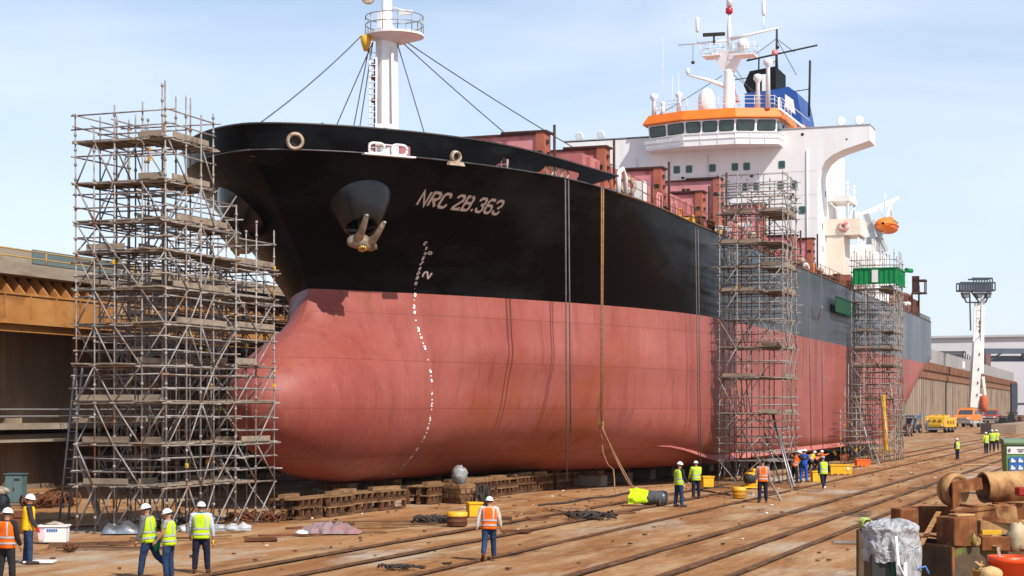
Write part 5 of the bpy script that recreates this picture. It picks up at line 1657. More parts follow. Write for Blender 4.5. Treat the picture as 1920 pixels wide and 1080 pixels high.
def pickup(label, pos, rot, s, col, lower):
    """front faces -x"""
    t = thing('utility_truck', label, 'truck', pos, rot); t.scale = (s, s, s)
    b = MB(); b.prism([(-2.5, .75), (-2.55, 1.12), (-2.4, 1.25), (-1.1, 1.32), (-.45, 1.95), (1.0, 1.98), (1.15, 1.35), (2.5, 1.32), (2.5, .7)], -.92, .92, 'Y'); b.build('body', col, t, bevel=.05)
    b = MB(); b.prism([(-2.6, .42), (-2.62, .74), (2.55, .69), (2.5, .45)], -.95, .95, 'Y'); b.build('lower_body', lower, t)
    b = MB(); b.add([(-1.08, -.78, 1.36), (-1.08, .78, 1.36), (-.50, .70, 1.90), (-.50, -.70, 1.90)], [(0, 1, 2, 3)]); b.build('windscreen', WIN, t)
    o = SC.objects; 
    b = MB(); b.prism([(-.9, 1.38), (-.4, 1.85), (.95, 1.86), (1.05, 1.4)], -.935, .935, 'Y'); b.build('side_window', WIN, t)
    for yy in (-.68, .68):
        b = MB(); b.box((-2.57, yy, .98), (.05, .34, .2)); b.build('headlight', WHITE, t)
    b = MB(); b.box((-2.58, 0, .96), (.06, .9, .22)); b.box((-2.64, 0, .58), (.12, 1.9, .2)); b.build('grille_bumper', CHROME, t)
    b = MB(); b.box((.2, 0, 2.05), (.3, 1.2, .12)); b.build('light_bar', mat('amber', (.7, .3, .02), None, rough=.4), t)
    wheels(t, (-1.6, 1.6), (-.82, .82), .42, .26)
    return t


TOWARD = PI / 2 - R(20) - R(10)
pickup('orange and white utility truck parked below the white boom', g(1814, 801), R(62), 2.3, ORG, mat('truck_grey', (.42, .40, .38), None, rough=.5))
pickup('dark red utility truck parked beyond the orange one', g(1860, 795), R(66), 2.2, mat('truck_red', (.30, .035, .03), None, rough=.4), mat('truck_dark', (.10, .09, .09), None, rough=.5))
p = g(1764, 811)
yt = thing('yellow_transporter', 'bright yellow flat transporter vehicle parked by the ship stern', 'vehicle', p, R(60)); s_ = 1.28; yt.scale = (s_, s_, s_)
b = MB(); b.prism([(-3.1, .75), (-3.2, 1.2), (-3.0, 2.35), (-1.2, 2.45), (-1.0, 2.2), (3.0, 2.2), (3.05, .75)], -1.5, 1.5, 'Y'); b.build('body', YEL, yt, bevel=.08)
b = MB(); b.bbox((-3.1, -1.45, .45), (3.0, 1.45, .75)); b.build('chassis', DARK, yt)
b = MB()
for yy in (-.8, 0, .8): b.box((-3.14, yy, 1.75), (.2, .4, .3))
for xx in (-1.6, -.2, 1.2): b.box((xx, -1.5, 1.5), (.8, .08, .5))
b.build('vent_recess', mat('shadow_yellow', (.25, .13, .01), None, rough=.7), yt)
for yy in (-1.1, 1.1):
    b = MB(); b.box((-3.2, yy, 1.1), (.1, .3, .2)); b.build('headlight', WHITE, yt)
b = MB(); b.bar((-3.3, -1.3, .55), (-3.3, 1.3, .55), .15, .25); b.build('bumper', CHROME, yt)
b = MB()
for xx, yy in ((-2, -1), (0, .5), (1.5, -.5), (2.5, .9), (-1, 1)): b.box((xx, yy, 2.4), (.7, .5, .4))
b.build('deck_gear', YEL, yt)
wheels(yt, (-2, 0, 1.6), (-1.25, 1.25), .5, .4)

# ------------------------------------------------------------------ low wall and far clutter on the right
lw = thing('low_concrete_wall', 'low thick concrete wall running away behind the three workers', 'wall', g(1872, 814), SHIP_ROT)
b = MB(); b.bbox((0, -3, -.2), (140, 1.2, 1.7)); b.build('wall_block', mat('low_conc', (.35, .26, .18), (.26, .18, .12), .3, .85), lw)
b = MB(); b.bbox((-.3, 1.203, -.2), (16, 3.0, 1.9)); b.build('dark_end_block', mat('low_dark', (.07, .05, .045), None, rough=.9), lw)
rn = random.Random(5)
MC = [DARK, RUST, GALV, mat('far_blue', (.06, .12, .25), None, rough=.6), CAST, BRN]
for k, (px, py, w, hh, lb) in enumerate(((1712, 812, 3.2, 3.6, 'blue roofed work cart parked under the ship stern'), (1700, 818, 2.2, 2.2, 'rusty trestle standing right of the farther scaffold'), (1884, 796, 5, 2.8, 'dark machine parked far off at the end of the dock'), (1898, 796, 4.5, 4, 'tall dark loader parked far off near the right edge'), (1913, 795, 5, 3, 'reddish far machine at the right edge of the dock'), (1774, 797, 4, 4, 'blue and dark stores rack in front of the distant ribbed wall'))):
    t = thing('yard_machine', lb, 'machine', g(px, py), R(rn.uniform(10, 70)))
    m1 = MC[3] if 'blue' in lb else (RUST if 'red' in lb or 'rust' in lb else DARK)
    b = MB(); b.box((0, 0, hh * .3), (w, w * .55, hh * .28)); b.box((-w * .22, 0, hh * .6), (w * .4, w * .45, hh * .34)); b.build('machine_body', DARK if 'blue' in lb else m1, t)
    b = MB(); b.box((w * .05, 0, hh * .86), (w * .95, w * .6, hh * .08)); b.build('roof', m1, t)
    b = MB()
    for sx in (-1, 1):
        for sy in (-1, 1): b.bar((sx * w * .42, sy * w * .22, 0), (sx * w * .42, sy * w * .22, hh * .86), .14, .14)
    b.bar((-w * .4, -w * .25, hh * .2), (w * .6, -w * .25, hh * 1.15), .25, .25); b.build('frame', GALV, t)
    wheels(t, (-w * .3, w * .3), (-w * .27, w * .27), hh * .15, w * .1)
cr_ = thing('dock_crane', 'dark slim crane column far off at the right edge', 'crane', g(1901, 795))
b = MB(); b.bar((0, 0, 0), (0, 0, 12.5), 1.8, 1.8)
b.build('column', Df, cr_)
b = MB(); b.bar((-1, 0, 6), (9, 0, 6.5), .7, .7); b.bar((6, 0, 5), (6, 0, 11), .5, .5); b.bbox((4.5, -.6, 7), (8, .6, 8.6)); b.build('jib', Df, cr_)
# ------------------------------------------------------------------ timber cribs and keel blocks under the hull
WOOD = mat('old_timber', (.30, .175, .085), (.15, .08, .038), 3, .85, bump=.4, stretch=(.4, 2, 2), c3=(.10, .055, .03), s3=.8)
WOODD = mat('dark_timber', (.17, .085, .042), (.075, .038, .02), 3, .85, bump=.4, stretch=(.4, 2, 2))
rn = random.Random(21)


def crib(label, pos, L, Wd, layers, rot, tops=2, grp='timber cribs along the hull'):
    t = thing('timber_crib', label, 'timber crib', pos, rot, grp)
    z = 0
    for l in range(layers):
        b = MB()
        for y in (-Wd / 2 + .1, 0, Wd / 2 - .1): b.box((rn.uniform(-.05, .05), y, z + .05), (L, .14, .10), rn.uniform(-.02, .02))
        b.build('runner', WOODD, t); z += .10
        n = max(3, int(L / .38))
        for i in range(n):
            for y in (-Wd / 2 + .09, 0, Wd / 2 - .09):
                if rn.random() < .1: continue
                b = MB(); b.box((-L / 2 + .08 + i * (L - .16) / (n - 1), y, z + .12), (.10, .16, .24 - rn.uniform(0, .01)), rn.uniform(-.12, .12)); b.build('spacer_block', RUST if rn.random() < .4 else WOODD, t)
        z += .24
        b = MB(); m = max(3, int(Wd / .22))
        for i in range(m):
            if rn.random() < .08: continue
            b.box((rn.uniform(-.1, .1), -Wd / 2 + (i + .5) * Wd / m, z + .028), (L + rn.uniform(-.1, .2), Wd / m * .86, .05), rn.uniform(-.025, .025))
        b.build('deck_planks', WOOD, t); z += .058
    for k in range(tops):
        b = MB(); b.box((rn.uniform(-L * .3, L * .3), rn.uniform(-.2, .2), z + .08), (rn.uniform(.7, 1.5), .3, .15), rn.uniform(-.4, .4)); b.build('timber_baulk', WOOD if rn.random() < .6 else WOODD, t)
    return t


ORD = ['first', 'second', 'third', 'fourth', 'fifth', 'sixth', 'seventh', 'eighth', 'ninth', 'tenth', 'eleventh', 'twelfth', 'thirteenth', 'fourteenth', 'fifteenth', 'sixteenth', 'seventeenth', 'eighteenth']
c0, c1, c2 = g(528, 976), g(778, 946), g(1165, 899)
k = 0
for (a, e, L) in ((c0, c1, 2.45), (c1, c2, 2.75)):
    n = int((e - a).length / L); d = (e - a).normalized()
    for i in range(n):
        p = a + d * L * (i + .5) + Vector((rn.uniform(-.1, .1), rn.uniform(-.25, .25), 0))
        crib('timber crib, %s from the left in the front row under the hull' % ORD[k], p, L - rn.uniform(.05, .5), 1.2, 2, math.atan2(d.y, d.x) + rn.uniform(-.06, .06), rn.choice([1, 2, 3])); k += 1
for i, (px, py) in enumerate(((620, 946), (700, 940), (850, 927), (930, 918), (1000, 908))):
    crib('low dark crib set back in the shadow under the hull', g(px, py), 2.0, 1.2, 1, SHIP_ROT - R(20), 3, 'low cribs in the shadow under the hull')
for i in range(14):
    u = 3 + i * 5.0
    for v in ((0, 5.5) if u > 20 else (0,)):
        t = thing('keel_block', 'keel block carrying the flat ship bottom in the shadow', 'keel block', SW(u, v), SHIP_ROT, 'keel blocks under the ship bottom')
        b = MB(); b.box((0, 0, .28), (1.2, 1.6, .56)); b.build('concrete_base', CONC, t)
        b = MB(); b.box((0, 0, .71), (1.0, 1.3, .286)); b.build('timber_cap', WOODD, t)

# ------------------------------------------------------------------ small things on the floor


def drum(label, px, py, r, h, m, band=None, name='drum', cat='drum', rot=0):
    t = thing(name, label, cat, g(px, py))
    b = MB(); b.lathe([(r * .96, 0), (r, .03), (r, h * .32), (r * 1.03, h * .34), (r, h * .36), (r, h * .64), (r * 1.03, h * .66), (r, h * .68), (r, h - .03), (r * .96, h), (r * .9, h - .02), (.01, h - .02)], n=20); b.build('shell', m, t)
    if band:
        b = MB(); b.lathe([(r * 1.035, h * .70), (r * 1.04, h * .98), (r * .95, h * 1.005), (.01, h * 1.0)], n=20, caps=False); b.build('painted_top', band, t)
    return t


drum('rusty drum with a bright yellow top, left of the walking worker', 857, 986, .36, .5, RUST, YEL)
drum('yellow tub with a lid near the orange vested man by the scaffold', 1386, 934, .32, .52, mat('tub_ochre', (.55, .27, .02), (.4, .18, .03), 3, .6), YEL, 'lidded_tub', 'tub')


def crate(label, px, py, w, d, h, m, rot=.1, name='crate', cat='crate', legs=False):
    t = thing(name, label, cat, g(px, py), rot)
    k = .04; e = .08 if legs else 0
    b = MB(); b.bbox((-w / 2, -d / 2, e), (w / 2, d / 2, e + k))
    b.add([(-w / 2, -d / 2, e), (w / 2, -d / 2, e), (w / 2 * 1.06, -d / 2 * 1.06, h), (-w / 2 * 1.06, -d / 2 * 1.06, h), (-w / 2, d / 2, e), (w / 2, d / 2, e), (w / 2 * 1.06, d / 2 * 1.06, h), (-w / 2 * 1.06, d / 2 * 1.06, h)], [(0, 1, 2, 3), (4, 7, 6, 5), (0, 3, 7, 4), (1, 5, 6, 2)])
    o = b.build('bin', m, t); so = o.modifiers.new('t', 'SOLIDIFY'); so.thickness = .03
    b = MB()
    a, c = w / 2 * 1.09, d / 2 * 1.09
    for p, q in (((-a, -c, h), (a, -c, h)), ((a, -c, h), (a, c, h)), ((a, c, h), (-a, c, h)), ((-a, c, h), (-a, -c, h))): b.bar(p, q, .06, .07)
    if legs:
        for sx in (-.9, -.3, .3, .9): b.box((sx * w / 2, -d / 2 * .9, .05), (.1, .1, .1))
    b.build('rim', m, t)
    return t


PLO = mat('plastic_orange', (.85, .16, .015), (.7, .12, .012), 2, .45)
PLY = mat('plastic_yellow', (.80, .45, .008), (.68, .36, .01), 2, .45)
crate('yellow bucket standing behind the walking worker in an orange vest', 889, 968, .5, .5, .52, PLY, .3, 'yellow_bucket', 'bucket')
c = crate('large yellow crate on the floor right of the man in a yellow vest', 1575, 890, 1.35, .8, .62, PLY, .05, legs=True)
b = MB(); b.box((.42, -.435, .4), (.16, .02, .2)); b.build('label_patch', WHITE, c)
crate('orange crate on the floor below the farther scaffold', 1617, 875, .95, .7, .50, PLO, .05, legs=True)
crate('small yellow crate at the feet of the man in a yellow vest', 1531, 903, .55, .45, .58, PLY, .1)
crate('small orange basket beside the crouching worker in green', 1581, 863, .75, .5, .45, PLO, .2)
crate('yellow tub beside the worker with his back turned by the dark rope', 1326, 915, .55, .5, .6, PLY, .2)
# yellow compressor left of the man in the orange vest
t = thing('yellow_compressor', 'yellow and black compressor left of the man with an orange vest', 'compressor', g(1413, 916), .2)
b = MB(); b.box((0, 0, .5), (.8, .6, .7)); b.box((.1, 0, .95), (.45, .5, .2)); b.build('cowling', PLY, t, bevel=.05)
b = MB(); b.lathe([(.01, -.25), (.26, -.22), (.26, .22), (.01, .25)], (-.3, -.12, .52), axis='Y', n=14); b.box((-.1, -.31, .5), (.25, .04, .4)); b.build('fan', DARK, t)
b = MB(); b.bbox((-.6, -.4, .05), (.6, .4, .15)); b.build('skid', PLY, t)
# low tables and planks by the midship scaffold
t = thing('plank_pile', 'long planks lying on the floor at the foot of the midship scaffold', 'planks', g(1375, 908), .0)
for k in range(4):
    b = MB(); b.box((rn.uniform(-.4, .4), k * .5 - .7, .06 + .05 * (k % 2)), (3.2 - .3 * k, .2, .05), rn.uniform(-.1, .12)); b.build('plank', WOOD, t)
# hoses on the floor
HOSE = mat('hose_dark', (.035, .03, .028), (.07, .05, .04), 6, .6)


def tangle(label, px, py, rx, ry, n, r, m, hgt=.15, name='cable_heap', cat='cables', seed=0):
    q = random.Random(seed); b = MB()
    for k in range(n):
        cx, cy = q.uniform(-rx, rx) * .6, q.uniform(-ry, ry) * .6; a0 = q.uniform(0, 6); sp_ = q.uniform(3, 7); e = q.uniform(.3, .6)
        pts = []
        for i in range(18):
            a = a0 + sp_ * i / 17
            pts.append((cx + rx * e * math.cos(a) + .06 * q.uniform(-1, 1), cy + ry * e * math.sin(a), .05 + hgt * (.5 + .5 * math.sin(i * .9 + k)) * q.uniform(.5, 1)))
        b.tube(pts, r, 5)
    return tag(b.build(name, m, None, g(px, py)), label, cat)


tangle('heap of black cables left of the yellow topped drum', 815, 981, .9, .8, 14, .035, HOSE, .25, seed=1)
tangle('tangled wire hanging over the crib behind the walking worker', 902, 952, .4, .6, 12, .03, HOSE, 1.0, seed=2)
tangle('dark tangle of hoses and rods on the floor below the hanging ropes', 1112, 973, 1.1, .9, 16, .04, HOSE, .25, seed=3)
tangle('brown looped ropes on the floor left of the hose tangle', 1060, 958, 1.0, .9, 9, .03, BROPE, .1, seed=4)
tangle('black bent bars lying on the rail line at the bottom', 752, 1068, .6, .35, 9, .02, HOSE, .08, 'bar_tangle', 'bars', 5)
tangle('bent black hook lying right of the bar tangle', 830, 1062, .28, .25, 2, .022, HOSE, .05, 'bent_hook', 'hook', 6)
tangle('rusty chain heap at the feet of the worker in a plain yellow vest', 133, 1034, .22, .3, 7, .03, RUST, .15, 'chain_heap', 'chain', 7)
tangle('scrap wire heap by the dock wall behind the worker in a plain yellow vest', 92, 950, 1.1, 1.2, 16, .05, RUST, .6, 'wire_heap', 'scrap', 8)
tangle('grey cable loops under the tallest scaffold', 330, 990, 1.4, 1.4, 12, .04, HOSE, .2, seed=9)
tangle('scrap heap of rods in the lower scaffold', 480, 978, 1.1, 1.1, 12, .035, RUST, .35, 'rod_heap', 'scrap', 10)
for k, (a, c, lb) in enumerate(((((1200, 905), (1330, 893)), 0, 'hose lying along the shadow edge right of the ropes'), (((1010, 950), (1180, 926)), 0, 'hose lying on the floor left of the drum bundle'), (((1300, 918), (1372, 930)), 0, 'black pipe lying left of the lidded tub'))):
    p, q = g(*a[0]), g(*a[1]); pts = [p.lerp(q, i / 12) - p + Vector((0, .5 * math.sin(i * 1.1 + k), .04)) for i in range(13)]
    b = MB(); b.tube(pts, .045, 6); tag(b.build('floor_hose', HOSE, None, p), lb, 'hose')

# brown rope tail down to the wrapped drum
GREYP = mat('grey_wrap', (.10, .10, .105), (.05, .05, .052), 4, .35, bump=.4)
HV = mat('hivis_yellow', (.52, .78, .015), (.44, .68, .012), 3, .75)
dp = g(1214, 948)
t = thing('wrapped_drum', 'black wrapped drum lying on its side with a hi-vis cloth over it', 'drum', dp, R(-14)); t.scale = (.8, .8, .78)
M = Matrix.Translation((.35, 0, .42)) @ Euler((0, R(90), 0)).to_matrix().to_4x4()
b = MB(); b.lathe([(.01, -.75), (.30, -.74), (.38, -.6), (.42, -.1), (.40, .1), (.43, .5), (.36, .72), (.01, .74)], n=20, M=M); b.build('drum_body', GREYP, t)
P = []
for i in range(13):
    rowp = []
    for j in range(17):
        a = -.5 + (PI + 1.0) * j / 16; xx = -.80 + .98 * i / 12
        fx = i / 12
        rr = .47 + .13 * noise.noise(Vector((xx * 3, a * 2, 1))) + .10 * abs(noise.noise(Vector((xx * 6, a * 4, 4)))) + .10 * (1 - fx)
        e_ = .12 * noise.noise(Vector((a * 3, 9, fx)))
        zz = .36 + rr * math.sin(a) * (1.0 if math.sin(a) > 0 else .8); rowp.append((xx - .1 + e_ * (1.5 if i in (0, 12) else .4), -rr * math.cos(a) * (1.25 if a < .3 or a > 2.9 else 1), max(.03, zz)))
    P.append(rowp)
b = MB(); b.grid(P); b.build('hivis_cloth', HV, t)
b = MB(); b.lathe([(.07, -.03), (.17, -.04), (.17, .04), (.07, .03)], (.75, -.45, .18), axis='X', n=14); b.build('loose_wheel', RUST, t)
ztop = (SW(*(sv(1127, 800, 10.2)[0], 10.2)) ).y
for k, lb in enumerate(('brown rope slanting down to the wrapped drum, upper strand', 'brown rope slanting down to the wrapped drum, lower strand')):
    a = at(1126 + k * 1.5, 796, 82.0); e = dp + Vector((-.5, .0, .6 - .12 * k))
    b = MB(); b.tube([p - e for p in cable(a, e, .12 + .12 * k)], .035, 6); tag(b.build('slanting_rope', BROPE, None, e), lb, 'rope')
a = at(1127, 815, 82); b = MB(); pts = [at(1127, 815, 82), at(1131, 850, 80), at(1140, 872, 79), at(1150, 880, 78), at(1152, 900, 77), at(1152.5, 921, 76.5)]; b.tube([p - pts[-1] for p in pts], .03, 6); tag(b.build('rope_loop', BROPE, None, pts[-1]), 'slack brown rope loop hanging beside the slanting ropes', 'rope')
b = MB(); b.lathe([(.09, -.18), (.12, -.1), (.12, .1), (.06, .2)], n=10); tag(b.build('rope_block', mat('block_yellow', (.5, .33, .04), (.15, .1, .05), 6, .6), None, at(1127.5, 797, 82)), 'small rope block where the brown ropes meet', 'block')

# grey wrapped bundle on a crib
b = MB(); b.blob((0, 0, .35), (.36, .34, .42), 4, .25, 18, 12, flat=False, freq=3); tag(b.build('wrapped_bundle', mat('grey_plastic', (.30, .30, .29), (.16, .16, .155), 6, .4, bump=.6), None, g(861, 944) + Vector((0, .6, .88))), 'grey plastic wrapped bundle sitting on top of a crib', 'bundle')
t = thing('timber_stack', 'stack of square timbers under the grey wrapped bundle', 'timber stack', g(861, 944) + Vector((0, .6, 0)), SHIP_ROT - R(20))
for k in range(4):
    for y in (-.35, .0, .35):
        b = MB(); b.box((0, y, .11 + k * .212) if k % 2 else (y, 0, .11 + k * .212), (1.1, .26, .2) if k % 2 else (.26, 1.1, .2), rn.uniform(-.05, .05)); b.build('timber', WOOD if k > 1 else WOODD, t)
# tarpaulin heap, debris
TARP = mat('tarp_pink_grey', (.30, .17, .16), (.22, .19, .20), 5, .7, bump=.7, c3=(.35, .10, .08), s3=3)
P = []
for i in range(52):
    P.append([((i / 51 - .5) * (2.1 + .3 * noise.noise(Vector((j * .3, 3, 0)))), (j / 31 - .5) * (1.5 + .3 * noise.noise(Vector((i * .2, 8, 0)))), .03 + max(0, (1 - ((i / 51 - .5) * 2) ** 2) * (1 - ((j / 31 - .5) * 2) ** 2)) ** .6 * (.24 + .22 * noise.noise(Vector((i * .14, j * .2, 2))) + .13 * abs(noise.noise(Vector((i * .4, j * .45, 5)))) + .035 * noise.noise(Vector((i * .6, j * .6, 9))))) for j in range(32)])
b = MB(); b.grid(P); tag(b.build('tarpaulin_heap', TARP, None, g(618, 1000)), 'crumpled pinkish grey tarpaulin heap in front of the left cribs', 'tarpaulin')
b = MB(); b.blob((0, 0, .05), (.22, .16, .14), 8, .4); tag(b.build('white_rag', WHITE, None, g(565, 1004)), 'white rag lying left of the tarpaulin heap', 'rag')
for k, (px, py, L, w, m, r_, lb) in enumerate(((490, 1015, 1.0, .5, RUST, .1, 'flat dark manhole plate on the floor below the lower scaffold'), (968, 1000, .95, .45, RUST, .25, 'rusty steel plate lying right of the walking worker'), (690, 990, 3.0, .18, WOOD, .35, 'plank lying right of the tarpaulin heap'), (720, 980, 2.6, .16, WOODD, .3, 'dark plank lying behind the tarpaulin heap'), (210, 1030, 3.2, .25, WOODD, .12, 'long dark board on the floor right of the white box'), (1720, 917, 1.0, .16, DARK, -.1, 'short dark plate lying between two rails'), (1585, 1019, .8, .3, GALV, 0, 'pale flat plate lying left of the rusty scrap pile'), (75, 1056, .8, .5, WHITE, .05, 'white sheet of paper lying by the worker with jeans'), (1345, 916, 1.4, .25, DARK, .2, 'dark steel strip lying left of the lidded tub'), (1830, 872, 2.2, .4, mat('pale_tan', (.5, .35, .18), None, rough=.8), 0, 'pale yellowish board lying far off between the rails'))):
    b = MB(); b.box((0, 0, .05), (L, w, .045), r_, tilt=(.01, .01, 0))
    if k in (0, 1): b.box((-L * .2, 0, .085), (L * .4, w * .7, .03), r_); b.bar((-L * .5, -w * .45, .09), (L * .5, -w * .4, .10), .05, .09)
    tag(b.build('floor_plate' if m is not WHITE else 'paper_sheet', m, None, g(px, py)), lb, 'plate' if 'plank' not in lb and 'board' not in lb else 'board')
b = MB(); P = []
for i in range(17):
    P.append([((i / 16 - .5) * 1.7, .55 * math.cos(PI * j / 10), .02 + .42 * math.sin(PI * j / 10) * (1 - ((i / 16 - .5) * 2) ** 4) ** .5 * (.8 + .2 * math.sin(i))) for j in range(11)])
b.grid(P); tag(b.build('steel_hood', mat('shiny_steel', (.45, .45, .45), (.30, .30, .30), 4, .25, .8, bump=.3), None, g(240, 1000), .1), 'shiny dented sheet steel hood on the floor under the tallest scaffold', 'hood')
b = MB(); b.bbox((-1.3, -.5, .0), (1.3, .5, .04)); 
for k in range(6): b.blob((-1 + k * .4, rn.uniform(-.2, .2), .04), (.3, .35, .18), k, .5, 10, 6)
tag(b.build('plastic_sheeting', mat('clear_plastic', (.5, .5, .49), (.3, .3, .3), 5, .25, bump=.6), None, g(400, 994), .15), 'crumpled silver plastic sheeting inside the foot of the lower scaffold', 'sheeting')

# white plastic box with blue print, cabinet, tarp covered stack by the wall
t = thing('white_box', 'white plastic box with blue print on the floor near the dock wall', 'box', g(101, 1019), .05); t.scale = (.62, .62, .72)
b = MB(); b.add([(-.66, -.4, .06), (.66, -.4, .06), (.66, .4, .06), (-.66, .4, .06), (-.70, -.44, .72), (.70, -.44, .72), (.70, .44, .72), (-.70, .44, .72)], [(3, 2, 1, 0), (0, 1, 5, 4), (1, 2, 6, 5), (2, 3, 7, 6), (3, 0, 4, 7), (4, 5, 6, 7)]); b.build('tub', WHITE, t, bevel=.03)
b = MB(); b.bbox((-.76, -.5, .72), (.76, .5, .80)); b.build('lid', WHITE, t, bevel=.02)
BLU = mat('print_blue', (.03, .14, .42), None, rough=.5)
b = MB(); b.box((-.5, -.445, .56), (.26, .02, .20))
for k in range(5): b.box((-.22 + k * .11, -.447, .59), (.08, .02, .11))
b.build('blue_print', BLU, t)
b = MB(); b.box((-.52, -.43, .27), (.22, .02, .28)); b.build('label_panel', mat('tan_label', (.55, .45, .35), None, rough=.6), t)
b = MB(); b.blob((0, 0, .8), (.5, .3, .12), 5, .5); b.build('rag', CAST, t)
b = MB()
for k in range(4): b.box((k * .5 - .7, .1 * k, .06), (.9, .16, .1), .1 * k - .1)
tag(b.build('broken_pallet', WOODD, None, g(165, 1024), .15), 'broken dark pallet in front of the white box', 'pallet')
t = thing('service_cabinet', 'grey green steel cabinet standing by the left dock wall', 'cabinet', g(30, 947), SHIP_ROT - PI / 2 + .2); t.scale = (.62, .62, .72)
CB = mat('cabinet_green', (.085, .15, .155), (.07, .12, .125), 2, .5)
b = MB(); b.bbox((-.62, -.45, .15), (.62, .45, 1.85)); b.build('cabinet_body', CB, t, bevel=.02)
b = MB(); b.bbox((-.02, -.475, .2), (.58, -.453, 1.75)); b.bbox((-.58, -.475, .2), (-.06, -.453, 1.75)); o = b.build('door', mat('cabinet_door', (.11, .18, .18), None, rough=.5), t)
b = MB(); b.box((.06, -.50, 1.0), (.04, .05, .2)); b.build('handle', DARK, o)
b = MB(); b.box((.28, -.483, 1.55), (.4, .012, .14)); b.build('vent_grille', DARK, t)
b = MB(); b.bbox((-.7, -.52, 1.853), (.7, .52, 1.92)); b.build('roof_plate', CB, t)
b = MB(); b.bbox((-.66, -.5, 0), (.66, .5, .15)); b.build('plinth', CONC, t)
t = thing('covered_stack', 'stack under a dark tarpaulin with a pale cap at the left edge', 'stack', g(-4, 958), .1); t.scale = (.7, .7, .62)
b = MB(); b.blob((0, 0, .0), (.8, .6, 1.45), 2, .15, 18, 12, freq=1.5); b.build('tarpaulin', mat('tarp_navy', (.04, .045, .055), (.02, .022, .03), 3, .7, bump=.5), t)
b = MB(); b.blob((0, 0, 1.2), (.72, .5, .42), 9, .2, 16, 9); b.build('pale_cap', CAST, t)
b = MB(); b.box((0, 0, .3), (.6, .4, .6)); b.box((.1, -.1, .65), (.3, .3, .2)); tag(b.build('rust_bin', RUST, None, g(30, 1000), .2), 'rusty bin partly hidden behind the two left workers', 'bin')

# litter scattered on the floor: countless bits
b = MB(); q = random.Random(77)
for k in range(900):
    u = q.uniform(-30, 90); v = (11 + abs(q.gauss(0, 7))) if u > 12 else q.uniform(-9, 26)
    if q.random() < .4: u, v = q.uniform(-12, 40), q.uniform(-12, 14)
    p = SW(u, v); s = q.uniform(.03, .11)
    b.box((p.x, p.y, .02), (s * q.uniform(.6, 2.6), s, s * .4), q.uniform(0, 3), mi=q.choice([0, 0, 0, 0, 1, 1, 2, 3, 3]))
tag(b.build('floor_litter', [RUST, WOOD, WHITE, DARK]), 'small chips and litter scattered over the dock floor', 'litter', kind='stuff')

# ------------------------------------------------------------------ green wheelie bin
t = thing('wheelie_bin', 'light green wheelie bin with a blue notice behind the rusty rollers', 'bin', g(1901, 927), -.12)
t.scale = (1.25, 1.5, 1.96)
GB = mat('bin_green', (.14, .30, .10), (.11, .25, .08), 1, .5)
b = MB(); b.add([(-.33, -.36, .1), (.33, -.36, .1), (.33, .36, .1), (-.33, .36, .1), (-.42, -.46, 1.25), (.42, -.46, 1.25), (.42, .46, 1.25), (-.42, .46, 1.25)], [(3, 2, 1, 0), (0, 1, 5, 4), (1, 2, 6, 5), (2, 3, 7, 6), (3, 0, 4, 7), (4, 5, 6, 7)]); b.build('bin_body', GB, t, bevel=.03)
b = MB(); b.prism([(-.50, 1.25), (.50, 1.25), (.50, 1.33), (.2, 1.40), (-.42, 1.36), (-.52, 1.30)], -.47, .47, 'X'); b.build('lid', mat('bin_lid', (.16, .24, .13), (.13, .20, .10), 1, .5), t)
b = MB(); b.add([(-.35, -.462, 1.02), (.38, -.462, 1.02), (.38, -.475, 1.2), (-.35, -.475, 1.2)], [(0, 1, 2, 3)]); o = b.build('white_label', WHITE, t)
b = MB(); b.lathe([(.001, 0), (.05, 0)], n=14, M=frame_at((-.26, -.482, 1.11), Vector((0, -1, 0))), caps=False); b.build('round_mark', mat('mark_grey', (.12, .10, .10), None, rough=.6), o)
for k in range(2):
    b = MB(); b.box((.17, -.482, 1.13 - k * .045), (.26 - .08 * k, .008, .018)); b.build('print_line', MATS['mark_grey'], o)
b = MB(); b.add([(-.26, -.432, .55), (.30, -.432, .55), (.31, -.466, .95), (-.27, -.466, .95)], [(0, 1, 2, 3)]); o = b.build('blue_notice', BLU, t)
b = MB()
for xx in (-.12, .17):
    for zz in (.66, .84): b.box((xx, -.452 - (zz - .66) * .09, zz), (.17, .012, .055), tilt=(.0, 0, 0)); b.box((xx - .03, -.456 - (zz - .66) * .09, zz + .05), (.08, .012, .04))
b.build('notice_pictograms', WHITE, o)
for sx in (-.3, .3):
    b = MB(); b.lathe([(.01, -.04), (.11, -.04), (.11, .04), (.01, .04)], (sx, .36, .11), axis='X', n=14); b.build('wheel', TYRE, t)
t2_ = thing('wheelie_bin', 'second green bin mostly cut off by the right edge', 'bin', g(1934, 927), -.12)
t2_.scale = (1.25, 1.5, 1.9)
b = MB(); b.add([(-.2, -.36, .1), (.33, -.36, .1), (.33, .36, .1), (-.2, .36, .1), (-.25, -.46, 1.25), (.42, -.46, 1.25), (.42, .46, 1.25), (-.25, .46, 1.25)], [(3, 2, 1, 0), (0, 1, 5, 4), (1, 2, 6, 5), (2, 3, 7, 6), (3, 0, 4, 7), (4, 5, 6, 7)]); b.build('bin_body', GB, t2_)
b = MB(); b.bbox((-.28, -.5, 1.25), (.45, .5, 1.33)); b.build('lid', PLO, t2_)

